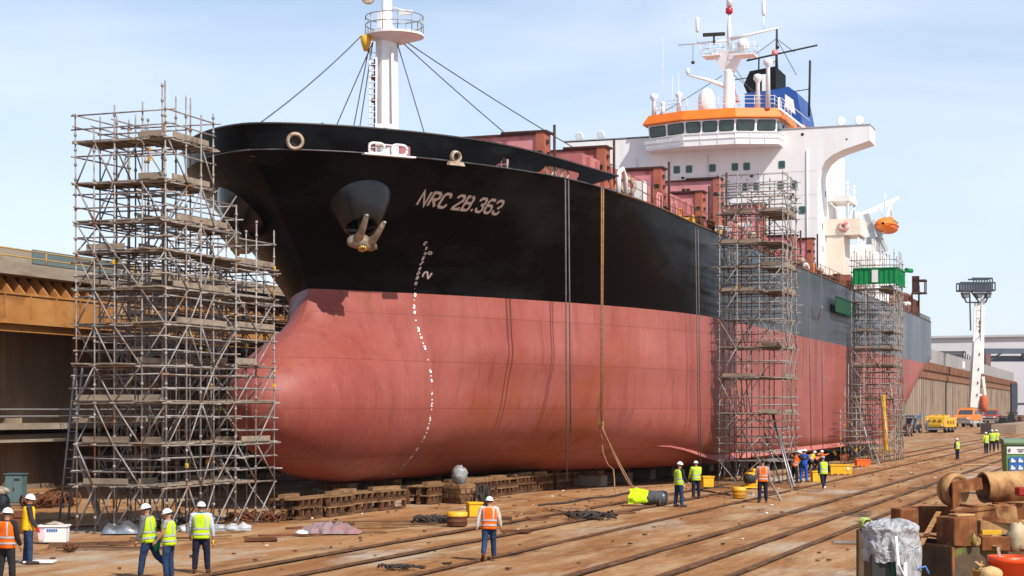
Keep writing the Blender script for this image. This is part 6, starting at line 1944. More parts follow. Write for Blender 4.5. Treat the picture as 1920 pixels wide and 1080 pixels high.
# ------------------------------------------------------------------ rusty scrap pile in the lower right corner
SCR = mat('scrap_rust', (.26, .095, .032), (.12, .042, .020), 3.5, .75, bump=.5, c3=(.40, .19, .075), s3=2.5, t3=(.52, .70), stretch=(1.2, 1.2, .7))
SCR2 = mat('scrap_tan', (.48, .29, .13), (.30, .135, .05), 3.0, .7, bump=.4, c3=(.15, .06, .028), s3=2.6, t3=(.52, .68), stretch=(1.2, 1.2, .8))
SKIP = mat('skip_olive', (.13, .085, .05), (.075, .055, .035), 1.8, .7, bump=.4, c3=(.14, .16, .035), s3=2.6, t3=(.58, .72))


def fb(name, label, cat, x0, y0, x1, y1, z, dep, m, rot=0.0, ground=False, bevel=.022, dx=0.0):
    """solid whose near face spans photo box (x0,y0)-(x1,y1) at distance z, dep deep"""
    a = at(x0, y0, z); c = at(x1, y1, z); zb = 0 if ground else c.z
    b = MB(); w = c.x - a.x; hh = a.z - zb
    b.box((0, dep / 2, hh / 2), (w, dep, hh))
    return tag(b.build(name, m, None, ((a.x + c.x) / 2, z, zb), rot, bevel=bevel), label, cat)


ZS = 34.0
# skip: open folded-plate container
a = [at(x_, y_, z_) for x_, y_, z_ in ((1712, 1018, 35.4), (1786, 1026, 33.4), (1880, 1022, 33.8), (1950, 1014, 35.5))]
back = [Vector((p.x + .25, p.y + 2.1, p.z)) for p in a]
b = MB()
for i in range(3):
    p, q = a[i], a[i + 1]; b.add([p, q, Vector((q.x, q.y, 0)), Vector((p.x, p.y, 0))], [(0, 1, 2, 3)])
    p, q = back[i], back[i + 1]; b.add([p, q, Vector((q.x, q.y, 0)), Vector((p.x, p.y, 0))], [(3, 2, 1, 0)], mi=1)
b.add([a[0], back[0], Vector((back[0].x, back[0].y, 0)), Vector((a[0].x, a[0].y, 0))], [(0, 1, 2, 3)])
b.add([a[3], back[3], Vector((back[3].x, back[3].y, 0)), Vector((a[3].x, a[3].y, 0))], [(3, 2, 1, 0)])
b.add([(p.x, p.y, .25) for p in a] + [(p.x, p.y, .25) for p in reversed(back)], [tuple(range(8))], mi=1)
sk = thing('scrap_skip', 'olive brown rusty scrap skip with folded plate sides in the right corner', 'skip', (0, 0, 0))
o = b.build('skip_shell', [SKIP, mat('skip_inner_shade', (.018, .014, .012), (.03, .02, .015), 2, .8)], sk); so = o.modifiers.new('t', 'SOLIDIFY'); so.thickness = .03  # near-black back wall and floor: interior shade put into the colour
b = MB(); b.tube(a, .035, 6); b.build('top_rim', SCR, sk)
b = MB(); b.tube([Vector((a[1].x, a[1].y - .03, .1)), Vector((a[1].x, a[1].y - .03, a[1].z))], .03, 6); b.build('corner_seam', SCR, sk)
fb('rust_plate', 'upright rusty plate at the left end of the scrap pile', 'plate', 1608, 992, 1642, 1062, 36.0, .12, SKIP, .25, True)
fb('rust_sheet', 'large rusty panel standing at the back of the skip', 'panel', 1696, 949, 1790, 999, 36.9, .08, SCR, -.05)
fb('rust_block', 'dark rusty steel block at the left of the back panel', 'block', 1686, 954, 1724, 1000, 36.2, .5, SCR, .18)
fb('rust_block', 'tall rusty steel block in the middle of the skip, above its front corner', 'block', 1785, 970, 1838, 1032, 34.4, .6, SCR, .4, bevel=.02)
fb('flat_bar', 'short flat rusty bar lying on the tall middle block', 'bar', 1792, 964, 1832, 970, 34.6, .35, SCR2, .3)
t = thing('channel_beam', 'bent rusty channel beam with a pale end lying across the skip', 'beam', at(1790, 975, 35.6))
b = MB(); p0, p1, p2 = Vector((0, 0, .02)), at(1868, 962, 35.6) - at(1790, 975, 35.6), at(1905, 967, 35.6) - at(1790, 975, 35.6)
b.bar(p0 + Vector((0, .2, .13)), p1 + Vector((0, .2, .12)), .5, .05); b.bar(p0 + Vector((0, 0, .02)), p1 + Vector((0, 0, .03)), .05, .20); b.bar(p0 + Vector((0, .42, .02)), p1 + Vector((0, .42, .03)), .05, .20); b.build('channel', SCR, t)
b = MB(); b.add([p1 + Vector((-.05, -.03, .16)), p1 + Vector((.40, -.03, .14)), p1 + Vector((.44, -.03, -.16)), p1 + Vector((.08, -.03, -.25)), p1 + Vector((.0, -.03, -.02)), p1 + Vector((-.05, .45, .16)), p1 + Vector((.40, .45, .14)), p1 + Vector((.44, .45, -.16)), p1 + Vector((.08, .45, -.25)), p1 + Vector((.0, .45, -.02))],
           [(0, 1, 2, 3, 4), (9, 8, 7, 6, 5), (0, 5, 6, 1), (1, 6, 7, 2), (2, 7, 8, 3), (3, 8, 9, 4), (4, 9, 5, 0)]); b.build('end_plate', SCR2, t)
fb('box_beam', 'long rusty box beam lying in the skip at the right edge', 'beam', 1838, 976, 1960, 1004, 34.9, .4, SCR2, -.05)
fb('box_beam', 'dark low beam below the long box beam, in the skip', 'beam', 1838, 1004, 1872, 1026, 34.5, .4, SCR, -.05)
fb('box_beam', 'thick dark beam at the right edge under the cylinder', 'beam', 1872, 944, 1960, 975, 36.2, .6, SCR, -.05)
fb('yellow_offcut', 'small yellow frame end stuck in the skip', 'frame', 1842, 994, 1878, 1003, 34.3, .1, YEL, 0, bevel=.004)
fb('rust_trough', 'dark rusty trough side at the right of the skip', 'trough', 1841, 1006, 1930, 1034, 33.5, .08, SCR, -.15)
# big roller: disc wheel, yoke and hollow cylinder
t = thing('rust_roller', 'rusty roller with a fat round disc wheel and yoke lying on the scrap', 'roller', at(1790, 950, 36.4))
o0 = at(1790, 950, 36.4)
M = Matrix.Translation(at(1788, 918, 36.4) - o0) @ Matrix.Rotation(R(-58), 4, 'Z') @ Euler((0, R(90), 0)).to_matrix().to_4x4()
b = MB(); b.lathe([(.01, -.30), (.10, -.29), (.12, -.22), (.30, -.19), (.345, -.12), (.35, .05), (.33, .14), (.30, .16), (.26, .10), (.01, .08)], n=28, M=M); b.build('disc_wheel', SCR2, t)
b = MB(); b.lathe([(.352, -.06), (.365, -.03), (.352, 0)], n=28, M=M, caps=False); b.build('rim_band', SCR, t)
b = MB(); p0 = at(1786, 915, 36.15) - o0; p1 = at(1838, 906, 36.3) - o0
b.bar(p0, p1, .16, .24); b.bar(at(1788, 905, 36.1) - o0, at(1789, 952, 36.1) - o0, .10, .22); b.bar(at(1797, 925, 36.15) - o0, at(1799, 950, 36.15) - o0, .08, .12); b.build('yoke', SCR, t)
b = MB(); b.tube([at(1757, 919, 36.5) - o0, at(1765, 919, 36.5) - o0], [.05, .09], 8); b.build('hub_nut', SCR, t)
t = thing('steel_cylinder', 'tan rusty hollow steel cylinder lying on the scrap by the green bin', 'cylinder', at(1842, 943, 36.8))
o0 = at(1842, 943, 36.8); c0 = at(1842, 914, 36.8) - o0; ax = Vector((1, .22, .03)).normalized()
M = Matrix.Translation(c0) @ ax.to_track_quat('Z', 'Y').to_matrix().to_4x4()
b = MB(); b.lathe([(.27, .03), (.325, 0), (.335, .03), (.325, .05), (.325, 1.6)], n=30, M=M, caps=False); b.build('tube_shell', SCR2, t)
b = MB(); b.lathe([(.27, .03), (.27, .35), (.01, .36)], n=24, M=M, caps=False); b.lathe([(.27, .03), (.30, .01)], n=24, M=M, caps=False); b.build('hollow_end', SCR, t)
fb('red_block', 'small red painted block beside the cylinder at the right edge', 'block', 1910, 914, 1935, 930, 36.0, .3, mat('red_paint', (.32, .03, .025), None, rough=.6), 0)
# bag over a green bin
t = thing('waste_bin', 'dark green waste bin under the big grey plastic bag', 'bin', at(1664, 1120, 33.2) * 1)
t.location.z = 0
b = MB(); b.bbox((-.38, -.35, .05), (-.02, .35, 1.38)); b.build('black_side', mat('bin_black', (.02, .022, .02), (.035, .035, .03), 2, .5), t, bevel=.02)
b = MB(); b.bbox((-.017, -.36, .05), (.36, .35, 1.36)); b.build('green_side', mat('bin_dgreen', (.012, .09, .045), (.01, .06, .03), 2, .5), t, bevel=.02)
PLS = mat('bag_plastic', (.44, .435, .44), (.25, .25, .26), 9, .34, bump=1.0, bscale=16, spec=.5, stretch=(1, 1, .45))
P = []
nb_, mb_ = 96, 48
for i in range(mb_ + 1):
    f = i / mb_; rowp = []
    for j in range(nb_):
        a_ = 2 * PI * j / nb_
        prof = (.10 + .46 * math.sin(min(1, f * 2.6) * PI / 2)) if f < .75 else .56 + .10 * (f - .75)
        n1 = noise.noise(Vector((math.cos(a_) * 2, math.sin(a_) * 2, f * 3))); n2 = noise.noise(Vector((math.cos(a_) * 6, math.sin(a_) * 6, f * 5)))
        n3 = abs(noise.noise(Vector((math.cos(a_) * 5 + n1, math.sin(a_) * 5, f * 2.2 + 7)))) * 2.2 - .5 + .5 * noise.noise(Vector((math.cos(a_) * 13, math.sin(a_) * 13, f * 5)))
        r_ = prof * (1 + .14 * n1 + .09 * n2 + .06 * n3 - .13 * max(0, .35 - abs(noise.noise(Vector((a_ * 2.2 + n1, f * 4.5, 3))) * 2.2)))
        z_ = 2.02 - .78 * f ** 1.5 + .06 * n2 - (.55 if (f > .86 and -1.0 < ((a_ + PI) % (2 * PI)) - PI + .6 < .6) else 0) * (f - .86) / .14
        rowp.append((r_ * math.cos(a_) * .92 + .02, r_ * math.sin(a_) * .8, z_))
    P.append(rowp)
b = MB(); b.grid(P, closed=True); b.add(P[0], [tuple(range(nb_))])
bagP = P
bag = thing('plastic_bag', 'big crumpled grey white plastic bag stuffed on top of the dark green bin', 'bag', t.location + Vector((.07, 0, 0)))
b.build('bag_film', PLS, bag)
b = MB(); b.bar((-.02, -.53, 1.75), (.02, -.56, 1.2), .05, .02); b.bar((.02, -.56, 1.2), (.16, -.50, .95), .05, .02); b.bar((.16, -.5, 1.25), (.17, -.44, .5), .07, .02); b.build('bag_strap', WHITE, bag)
q = random.Random(4)
for k in range(9):
    i0 = 8 + k * 4; j0 = q.randrange(96); pts = []
    for i in range(20):
        jj = (j0 + i * q.choice([1, 2, 2])) % 96; ii = min(47, max(4, int(i0 + 5 * math.sin(i * .5 + k))))
        v_ = Vector(bagP[ii][jj]); pts.append(Vector((v_.x * 1.02, v_.y * 1.02, v_.z)))
    b = MB(); b.tube(pts, .006, 4); b.build('bag_cord', WHITE, bag)
# loose scrap thrown on the pile
def sp(name, label, cat, mb, m): tag(mb.build(name, m), label, cat)
b = MB(); b.tube([at(1700, 1012, 35.0), at(1742, 1004, 34.9), at(1790, 1012, 34.8)], .025, 7); sp('bent_pipe', 'thin bent pipe lying across the dark opening of the skip', 'pipe', b, SCR)
b = MB(); b.bar(at(1726, 1022, 34.6), at(1760, 960, 36.2), .10, .025); sp('flat_bar', 'narrow flat bar leaning against the rusty back panel', 'bar', b, SCR2)
b = MB(); b.bar(at(1842, 972, 35.0), at(1915, 979, 34.8), .09, .09); sp('angle_iron', 'square bar lying on the long box beam', 'bar', b, SCR)
b = MB(); b.tube([at(1800, 947, 36.1), at(1850, 952, 35.9), at(1903, 947, 35.9)], .03, 7); sp('scrap_rod', 'rusty rod lying below the roller yoke', 'rod', b, SCR)
b = MB(); b.lathe([(.05, -.02), (.11, -.02), (.11, .02), (.05, .02)], n=14, M=Matrix.Translation(at(1829, 1015, 33.9)) @ Matrix.Rotation(R(70), 4, 'X')); sp('pipe_flange', 'small round flange stuck in front of the tall middle block', 'flange', b, SCR2)
b = MB(); b.add([at(1852, 1022, 33.6), at(1878, 1030, 33.4), at(1884, 1008, 33.7), at(1862, 1003, 33.8)], [(0, 1, 2, 3)]); o = b.build('torn_plate', SCR2); so = o.modifiers.new('t', 'SOLIDIFY'); so.thickness = .02; tag(o, 'torn bent plate poking out above the skip rim', 'plate')
b = MB(); b.lathe([(.05, 0), (.06, .16), (.03, .2), (.03, .24)], at(1826, 1024, 33.45), n=10); sp('scrap_bottle', 'small dark bottle standing on the skip rim', 'bottle', b, mat('bottle_dark', (.03, .035, .02), (.3, .2, .03), 8, .3))
b = MB(); b.tube([at(1700, 1060, 33.0), at(1715, 1068, 32.9), at(1735, 1062, 33.0), at(1742, 1076, 32.9)], .022, 6); sp('blue_hose', 'short blue hose hanging right of the plastic bag', 'hose', b, BLU)
# hose coil on the plate
b = MB()
for k in range(9): b.tube([(.115 * math.cos(q_ * PI / 10) * (1 - .03 * k), (k - 4) * .026, .10 + (.11 + .01 * (k % 3)) * math.sin(q_ * PI / 10)) for q_ in range(21)], .013, 5)
tag(b.build('hose_coil', mat('hose_lime', (.42, .48, .10), (.30, .38, .06), 6, .5), None, at(1622, 992, 36.05), .3), 'lime green hose coil lying on the left upright plate', 'hose')
# red bucket, small tub, bags


def bucket(label, p, r, h, m, tilt=0.0, name='bucket'):
    t = thing(name, label, 'bucket', p); t.rotation_euler = (tilt, 0, 0)
    b = MB(); b.lathe([(r * .80, 0), (r * .97, h * .86), (r * 1.04, h * .87), (r * 1.05, h), (r * .98, h), (r * .93, h * .86), (r * .76, .04), (.01, .04)], n=32); b.build('bucket_shell', m, t)
    return t


z_ = 29.5
p = at(1889, 1102, z_)
bk_ = bucket('bright orange red bucket with a stick, at the bottom right corner', Vector((p.x, p.y, .8)), .315, .84, mat('bucket_red', (.80, .075, .012), (.66, .06, .012), 1.5, .42))
b = MB(); b.lathe([(.01, .72), (.30, .70)], n=20, caps=False); b.build('muddy_water', mat('mud', (.18, .06, .03), None, rough=.25), bk_)
b = MB(); b.bar((-.12, -.05, .6), (-.16, .0, .98), .05, .05); b.build('stick', CAST, bk_)
fb('work_bench', 'low rusty bench carrying the buckets at the bottom right corner', 'bench', 1810, 1098, 1990, 1130, 29.2, .9, SCR, 0, True)
bp = at(1842, 1092, 29.6)
tb = bucket('small yellow tub full of wood scraps left of the orange red bucket', Vector((bp.x, bp.y, bp.z - .02)), .17, .24, mat('tub_yellow', (.45, .28, .06), (.35, .2, .05), 3, .6), 0, 'scrap_tub')
b = MB(); q = random.Random(9)
for k in range(16): b.box((q.uniform(-.10, .10), q.uniform(-.1, .1), .26 + q.uniform(0, .10)), (.16, .06, .03), q.uniform(0, 3), tilt=(q.uniform(-.6, .6), q.uniform(-.6, .6), 0))
b.build('wood_scraps', mat('scrap_wood', (.45, .28, .12), (.3, .18, .08), 4, .8), tb)
b = MB(); b.blob((0, 0, .12), (.2, .18, .15), 6, .2, flat=False); tag(b.build('sack', mat('sack_tan', (.62, .42, .2), (.5, .3, .12), 4, .8, bump=.4), None, at(1858, 1092, 29.0)), 'tan sack at the bottom edge in front of the buckets', 'sack')
b = MB(); b.blob((0, 0, .0), (.2, .22, .3), 7, .3, 16, 10, flat=False, freq=3); tag(b.build('sack', mat('sack_cream', (.52, .42, .27), (.4, .3, .18), 4, .8, bump=.5), None, at(1908, 1010, 33.6)), 'cream crumpled sack at the right edge above the orange red bucket', 'sack')

rn = random.Random(41)
SCRAPL = ['grey weathered board', 'dark board', 'rusty flat strip', 'pale split board', 'short square timber', 'rust stained pole']
spots = [(395, 1010), (300, 1012), (545, 1006), (600, 980), (645, 985), (560, 992), (700, 1000), (770, 986), (1010, 975), (985, 962), (940, 975), (1170, 965), (1250, 930), (210, 985), (150, 990), (1345, 900), (1440, 925), (1505, 915), (430, 1000), (255, 1018)]
near = ['under the lower scaffold front', 'under the tallest scaffold front corner', 'left of the tarpaulin heap', 'at the left cribs', 'right of the left cribs', 'between scaffold and tarpaulin heap', 'in front of the tarpaulin heap', 'left of the black cable heap', 'among the looped ropes', 'by the crib behind the walking worker', 'right of the yellow bucket', 'right of the hose tangle', 'beside the wrapped drum', 'by the shiny steel hood', 'by the square prop foot', 'by the yellow tub', 'near the orange vested man at the scaffold', 'by the bending worker', 'at the right foot of the lower scaffold', 'in front of the shiny steel hood']
for k, ((px, py), nr) in enumerate(zip(spots, near)):
    kind = k % 6; L = rn.uniform(.9, 2.6)
    b = MB()
    if kind == 5: b.tube([(-L / 2, 0, .05), (L / 2, .1, .06)], .04, 7)
    else: b.box((0, 0, .05 if kind < 4 else .07), (L if kind != 4 else .8, .18 if kind < 4 else .16, .045 if kind < 4 else .13), 0, tilt=(rn.uniform(-.1, .1), rn.uniform(-.015, .015), 0))
    tag(b.build('scrap_board' if kind != 5 else 'scrap_pole', [WOOD, WOODD, RUST, WOOD, WOODD, RUST][kind], None, g(px, py), rn.uniform(-.4, .9)), SCRAPL[kind] + ' lying on the floor ' + nr, 'board' if kind != 5 else 'pole')
# ------------------------------------------------------------------ people
SKIN = mat('skin_tan', (.42, .215, .13), (.36, .17, .10), 6, .55)
HELM = mat('helmet_white', (.80, .79, .77), None, rough=.3)
TAPE = mat('reflective_tape', (.45, .45, .46), (.38, .38, .39), 6, .4)
HAIR = mat('hair_dark', (.025, .018, .014), None, rough=.8)
BOOT = mat('boot_brown', (.10, .045, .022), (.06, .03, .018), 8, .7)
BOOTD = mat('boot_dark', (.04, .03, .025), (.07, .05, .04), 8, .75)
JEAN = mat('jeans_blue', (.030, .055, .115), (.018, .033, .075), 7, .85, bump=.6, bscale=9)
NAVY = mat('navy_cloth', (.018, .022, .042), (.012, .014, .028), 7, .85, bump=.6, bscale=9)
BLACKC = mat('black_cloth', (.018, .018, .020), (.028, .028, .03), 6, .85)
GREYC = mat('grey_cloth', (.15, .155, .16), (.10, .105, .11), 7, .85)
LILAC = mat('pale_shirt', (.52, .55, .68), (.45, .48, .60), 6, .85)
CREAM = mat('cream_shirt', (.60, .54, .47), (.5, .45, .38), 6, .85)
OVER = mat('overall_blue', (.02, .10, .45), (.015, .075, .34), 6, .8)
VY = mat('vest_yellow', (.55, .76, .018), (.42, .60, .015), 5, .8, bump=.5, c3=(.36, .42, .03), s3=7, t3=(.6, .8))
VO = mat('hivis_orange', (.90, .16, .012), (.68, .11, .01), 5, .8, bump=.5, c3=(.45, .12, .03), s3=7, t3=(.6, .8))
VYO = mat('vest_golden', (.88, .50, .012), (.78, .43, .01), 4, .75)
TEAL = mat('teal_cloth', (.01, .22, .17), None, rough=.7)


def remesh_obj(name, mb, vox, m, parent):
    me = bpy.data.meshes.new('tmp'); me.from_pydata(mb.v, [], mb.f)
    bm = bmesh.new(); bm.from_mesh(me); bmesh.ops.recalc_face_normals(bm, faces=bm.faces); bm.to_mesh(me); bm.free()
    o = bpy.data.objects.new('tmp', me); COL.objects.link(o)
    r = o.modifiers.new('r', 'REMESH'); r.mode = 'VOXEL'; r.voxel_size = vox
    sm = o.modifiers.new('s', 'SMOOTH'); sm.factor = .5; sm.iterations = 2
    dg = bpy.context.evaluated_depsgraph_get(); dg.update()
    m2 = bpy.data.meshes.new_from_object(o.evaluated_get(dg))
    bpy.data.objects.remove(o); bpy.data.meshes.remove(me)
    if name in ('trousers', 'shirt') and vox < .025:
        sd_ = random.random() * 50
        for v_ in m2.vertices:
            c_ = v_.co; v_.co = c_ + v_.normal * (.016 * (abs(noise.noise(Vector((c_.x * 8 + sd_, c_.y * 8, c_.z * 19)))) - .25))
    m2.name = name; m2.materials.clear(); m2.materials.append(m)
    m2.polygons.foreach_set('use_smooth', [True] * len(m2.polygons))
    q = bpy.data.objects.new(name, m2); COL.objects.link(q); q.parent = parent
    return q


def limb(mb, pts, rs, n=10):
    """closed tapered limb with rounded ends"""
    P = [Vector(p) for p in pts]; a = (P[0] - P[1]).normalized(); b = (P[-1] - P[-2]).normalized()
    P2 = [P[0] + a * rs[0] * .9, P[0] + a * rs[0] * .55] + P + [P[-1] + b * rs[-1] * .55, P[-1] + b * rs[-1] * .9]
    R2 = [rs[0] * .35, rs[0] * .8] + list(rs) + [rs[-1] * .8, rs[-1] * .35]
    mb.tube(P2, R2, n)


def ellip(mb, c, d, M=None, n=14, m=10):
    vs = []; fs = []
    for i in range(m + 1):
        a = PI * i / m
        for k in range(n):
            q = 2 * PI * k / n
            p = Vector((math.sin(a) * math.cos(q) * d[0], math.sin(a) * math.sin(q) * d[1], math.cos(a) * d[2]))
            if M: p = M @ p
            vs.append(p + Vector(c))
    for i in range(m):
        for k in range(n):
            fs.append((i * n + k, i * n + (k + 1) % n, (i + 1) * n + (k + 1) % n, (i + 1) * n + k))
    mb.add(vs, fs, True)


STAND = dict(legs=((4, 4, 5), (-3, 4, 5)), arms=((8, 10, 14), (4, 10, 12)), lean=2, turn=0, nod=6)
WALK = dict(legs=((24, 8, 2), (-16, 34, 2)), arms=((-18, 10, 12), (22, 10, 22)), lean=5, turn=0, nod=6)
BENT = dict(legs=((30, 48, 8), (16, 40, 8)), arms=((75, 8, 35), (60, 10, 50)), lean=52, turn=0, nod=-10)
CROUCH = dict(legs=((88, 118, 10), (70, 122, 10)), arms=((55, 12, 30), (60, 10, 40)), lean=28, turn=0, nod=10)
REACH = dict(legs=((8, 6, 5), (-6, 6, 5)), arms=((60, 12, 45), (50, 12, 55)), lean=14, turn=0, nod=14)


def person(label, px, py, hpx, face, vest, sleeve, pants, pose=STAND, bare=False, boots=BOOTD, group=None, far=False, helmet=HELM, plain=False, gloves=None, collar=None, ground=None):
    p = g(px, py); s = hpx * p.y / F / 1.86
    t = thing('person', label, 'person', p, R(face), group); t.scale = (s, s, s)
    vox = .022 if far else .0135
    lean = R(pose['lean'])
    upv = Vector((0, math.sin(lean), math.cos(lean))); fw = Vector((0, math.cos(lean), -math.sin(lean)))
    hipz = 0; J = {}
    pel = Vector((0, 0, 0))
    for sd, (a, k, sp_) in zip((1, -1), pose['legs']):
        h_ = pel + Vector((sd * .095, 0, -.02)); a, k, sp_ = R(a), R(k), R(sp_)
        kn = h_ + Vector((sd * math.sin(sp_) * .43, math.sin(a) * .43, -math.cos(a) * .43))
        an = kn + Vector((sd * math.sin(sp_) * .2, math.sin(a - k) * .42, -math.cos(a - k) * .42))
        pitch = clamp(-(a - k), 0, .9) if a - k < -.15 else 0
        toe = an + Vector((sd * .03, .20 * math.cos(pitch), -.055 - .20 * math.sin(pitch)))
        heel = an + Vector((0, -.055 * math.cos(pitch), -.05 + .03 * math.sin(pitch)))
        J[sd] = (h_, kn, an, toe, heel)
    low = min(min(J[sd][3].z, J[sd][4].z) for sd in (1, -1)) - .035
    off = Vector((0, 0, -low))
    pel = pel + off
    for sd in (1, -1): J[sd] = tuple(q + off for q in J[sd])
    ch = pel + upv * .40; nk = pel + upv * .545; hd = nk + (upv * .8 + Vector((0, .0, .2))).normalized() * .135 + fw * .02
    A = {}
    for sd, (sw, ab, el) in zip((1, -1), pose['arms']):
        sh = pel + upv * .485 + Vector((sd * .20, 0, 0)); sw, ab, el = R(sw), R(ab), R(el)
        d1 = Vector((sd * math.sin(ab), math.sin(sw) * math.cos(ab), -math.cos(sw) * math.cos(ab)))
        e_ = sh + d1 * .285
        d2 = Vector((sd * math.sin(ab) * .4, math.sin(sw + el), -math.cos(sw + el))).normalized()
        w_ = e_ + d2 * .25; A[sd] = (sh, e_, w_, d2)
    # --- body
    b = MB()
    nod = R(pose['nod']); tr = R(pose['turn'])
    HM = Matrix.Rotation(-tr, 3, 'Z') @ Matrix.Rotation(-nod, 3, 'X')
    ellip(b, hd, (.077, .095, .115), HM); ellip(b, hd + HM @ Vector((0, .028, -.075)), (.055, .062, .055), HM)
    ellip(b, hd + HM @ Vector((0, .102, -.018)), (.014, .022, .026), HM, 8, 6); ellip(b, hd + HM @ Vector((0, .085, .022)), (.05, .018, .012), HM, 8, 6)
    ellip(b, hd + HM @ Vector((0, .088, -.062)), (.028, .012, .009), HM, 8, 6)
    for sd in (1, -1): ellip(b, hd + HM @ Vector((sd * .079, -.008, -.01)), (.012, .022, .034), HM, 8, 6)
    limb(b, [pel + upv * .46, nk + upv * .06], [.075, .055])
    limb(b, [pel + upv * .02, pel + upv * .2, ch], [.12, .115, .13], 14)
    for sd in (1, -1):
        h_, kn, an, toe, heel = J[sd]; sh, e_, w_, d2 = A[sd]
        limb(b, [h_, h_.lerp(kn, .5), kn, kn.lerp(an, .4), an], [.075, .066, .05, .05, .036]); limb(b, [an, heel.lerp(toe, .4), toe], [.035, .035, .03])
        limb(b, [ch + upv * .06, sh, sh.lerp(e_, .5), e_, e_.lerp(w_, .4), w_], [.07, .056, .05, .042, .042, .029])
        # hand: palm, four curled fingers, thumb
        side = Vector((0, 1, 0)) - d2 * d2.y; side = side.normalized() if side.length > .1 else Vector((0, 0, 1)); nn = d2.cross(side)
        if nn.x * sd > 0: nn = -nn
        pm = w_ + d2 * .05; limb(b, [w_ + d2 * .01, pm - side * .012, w_ + d2 * .085], [.028, .036, .034])
        if not far:
            for f, (o_, ln) in enumerate(((.030, .062), (.011, .072), (-.009, .068), (-.028, .052))):
                k0 = w_ + d2 * .095 + side * o_; k1 = k0 + d2 * ln * .5 + nn * .010; k2 = k1 + d2 * ln * .35 + nn * .028; limb(b, [k0, k1, k2], [.0115, .0105, .009], 7)
            limb(b, [w_ + d2 * .03 + side * .03, w_ + d2 * .065 + side * .056 + nn * .012, w_ + d2 * .10 + side * .058 + nn * .022], [.014, .012, .010], 7)
    remesh_obj('body', b, vox, SKIN, t)
    if not far:
        for sd in (1, -1):
            e = MB(); ellip(e, hd + HM @ Vector((sd * .031, .088, .006)), (.012, .007, .007), HM, 8, 6); e.build('eye', HAIR, t)
    hb = MB(); P = []
    for i in range(7):
        a = .25 + 1.35 * i / 6; P.append([hd + HM @ Vector((.084 * math.sin(a) * math.cos(q), .098 * math.sin(a) * math.sin(q) - .008, .118 * math.cos(a))) for q in [PI * .93 + PI * 1.14 * j / 14 for j in range(15)]])
    hb.grid(P); hb.build('hair', HAIR, t)
    # --- clothes
    c = MB()
    for sd in (1, -1):
        h_, kn, an, toe, heel = J[sd]
        limb(c, [h_ + Vector((0, 0, .05)), h_.lerp(kn, .35), kn, kn.lerp(an, .35), an + (kn - an) * .08], [.122, .112, .086, .082, .072], 12)
    limb(c, [pel - upv * .02, pel + upv * .10], [.155, .155], 14)
    for v in range(len(c.v)): pass
    remesh_obj('trousers', c, vox * 1.5, pants, t)
    for sd in (1, -1):
        h_, kn, an, toe, heel = J[sd]; c = MB()
        limb(c, [heel, heel.lerp(toe, .45), toe], [.046, .05, .042], 10); limb(c, [an + (kn - an) * .16, an, heel], [.056, .052, .046], 10)
        remesh_obj('boot', c, .016, boots, t)

    def ringpt(tt, ang, o=0.0):
        K = [(-.10, .200, .155), (.0, .198, .152), (.14, .194, .148), (.28, .208, .152), (.40, .218, .150), (.47, .202, .130), (.515, .140, .100), (.55, .082, .078)]
        for (t0, a0, b0), (t1, a1, b1) in zip(K, K[1:]):
            if tt <= t1 + 1e-9: f = (tt - t0) / (t1 - t0); a_, b_ = lerp(a0, a1, f), lerp(b0, b1, f); break
        ca, sa = math.cos(ang), math.sin(ang)
        x_ = math.copysign(abs(ca) ** .75, ca) * (a_ + o); y_ = math.copysign(abs(sa) ** .85, sa) * (b_ + o)
        w = .012 * noise.noise(Vector((x_ * 9, y_ * 9, tt * 9 + px))) + .008 * noise.noise(Vector((x_ * 20, y_ * 20, tt * 24 + px)))
        base = pel + upv * tt if tt > .02 else pel + Vector((0, math.sin(lean) * tt, tt))
        return base + Vector((x_ * (1 + w * 3), 0, 0)) + fw * (y_ + w)
    if sleeve is not None:
        c = MB(); c.grid([[ringpt(tt, 2 * PI * k / 18, -.012) for k in range(18)] for tt in (-.06, .05, .14, .28, .40, .47, .515, .545)], closed=True)
        n_ = 18; o_ = len(c.v) - 18 * 8
        c.f.append(tuple(o_ + k for k in range(18))); c.sm.append(True); c.mi.append(0); c.f.append(tuple(o_ + 7 * 18 + k for k in range(18))); c.sm.append(True); c.mi.append(0)
        for sd in (1, -1):
            sh, e_, w_, d2 = A[sd]
            if bare: limb(c, [sh - Vector((sd * .05, 0, 0)), sh, sh.lerp(e_, .45)], [.075, .075, .066], 10)
            else: limb(c, [sh - Vector((sd * .05, 0, 0)), sh, sh.lerp(e_, .5), e_, e_.lerp(w_, .5), w_ - d2 * .01], [.08, .082, .074, .065, .058, .049], 10)
        remesh_obj('shirt', c, vox * 1.5, sleeve, t)
    if vest is not None:
        nA = 30; ts = [-.10, -.05, .0, .07, .14, .21, .28, .34, .40, .44, .47, .495, .515]
        c = MB(); c.grid([[ringpt(tt, 2 * PI * k / nA, .014) for k in range(nA)] for tt in ts], closed=True)
        vo = c.build('vest', vest, t); so = vo.modifiers.new('t', 'SOLIDIFY'); so.thickness = .01
        if not plain:
            for t0, t1 in ((-.005, .04), (.13, .175)):
                c = MB(); c.grid([[ringpt(tt, 2 * PI * k / nA, .028) for k in range(nA)] for tt in (t0, (t0 + t1) / 2, t1)], closed=True); c.build('reflective_band', TAPE, t)
            for a0 in (PI / 2 - .62, PI / 2 + .40, -PI / 2 - .62, -PI / 2 + .40):
                c = MB(); c.grid([[ringpt(tt, a0 + .22 * k / 3, .027) for k in range(4)] for tt in (.18, .24, .30, .36, .41, .45, .48, .51)]); c.build('reflective_strap', TAPE, t)
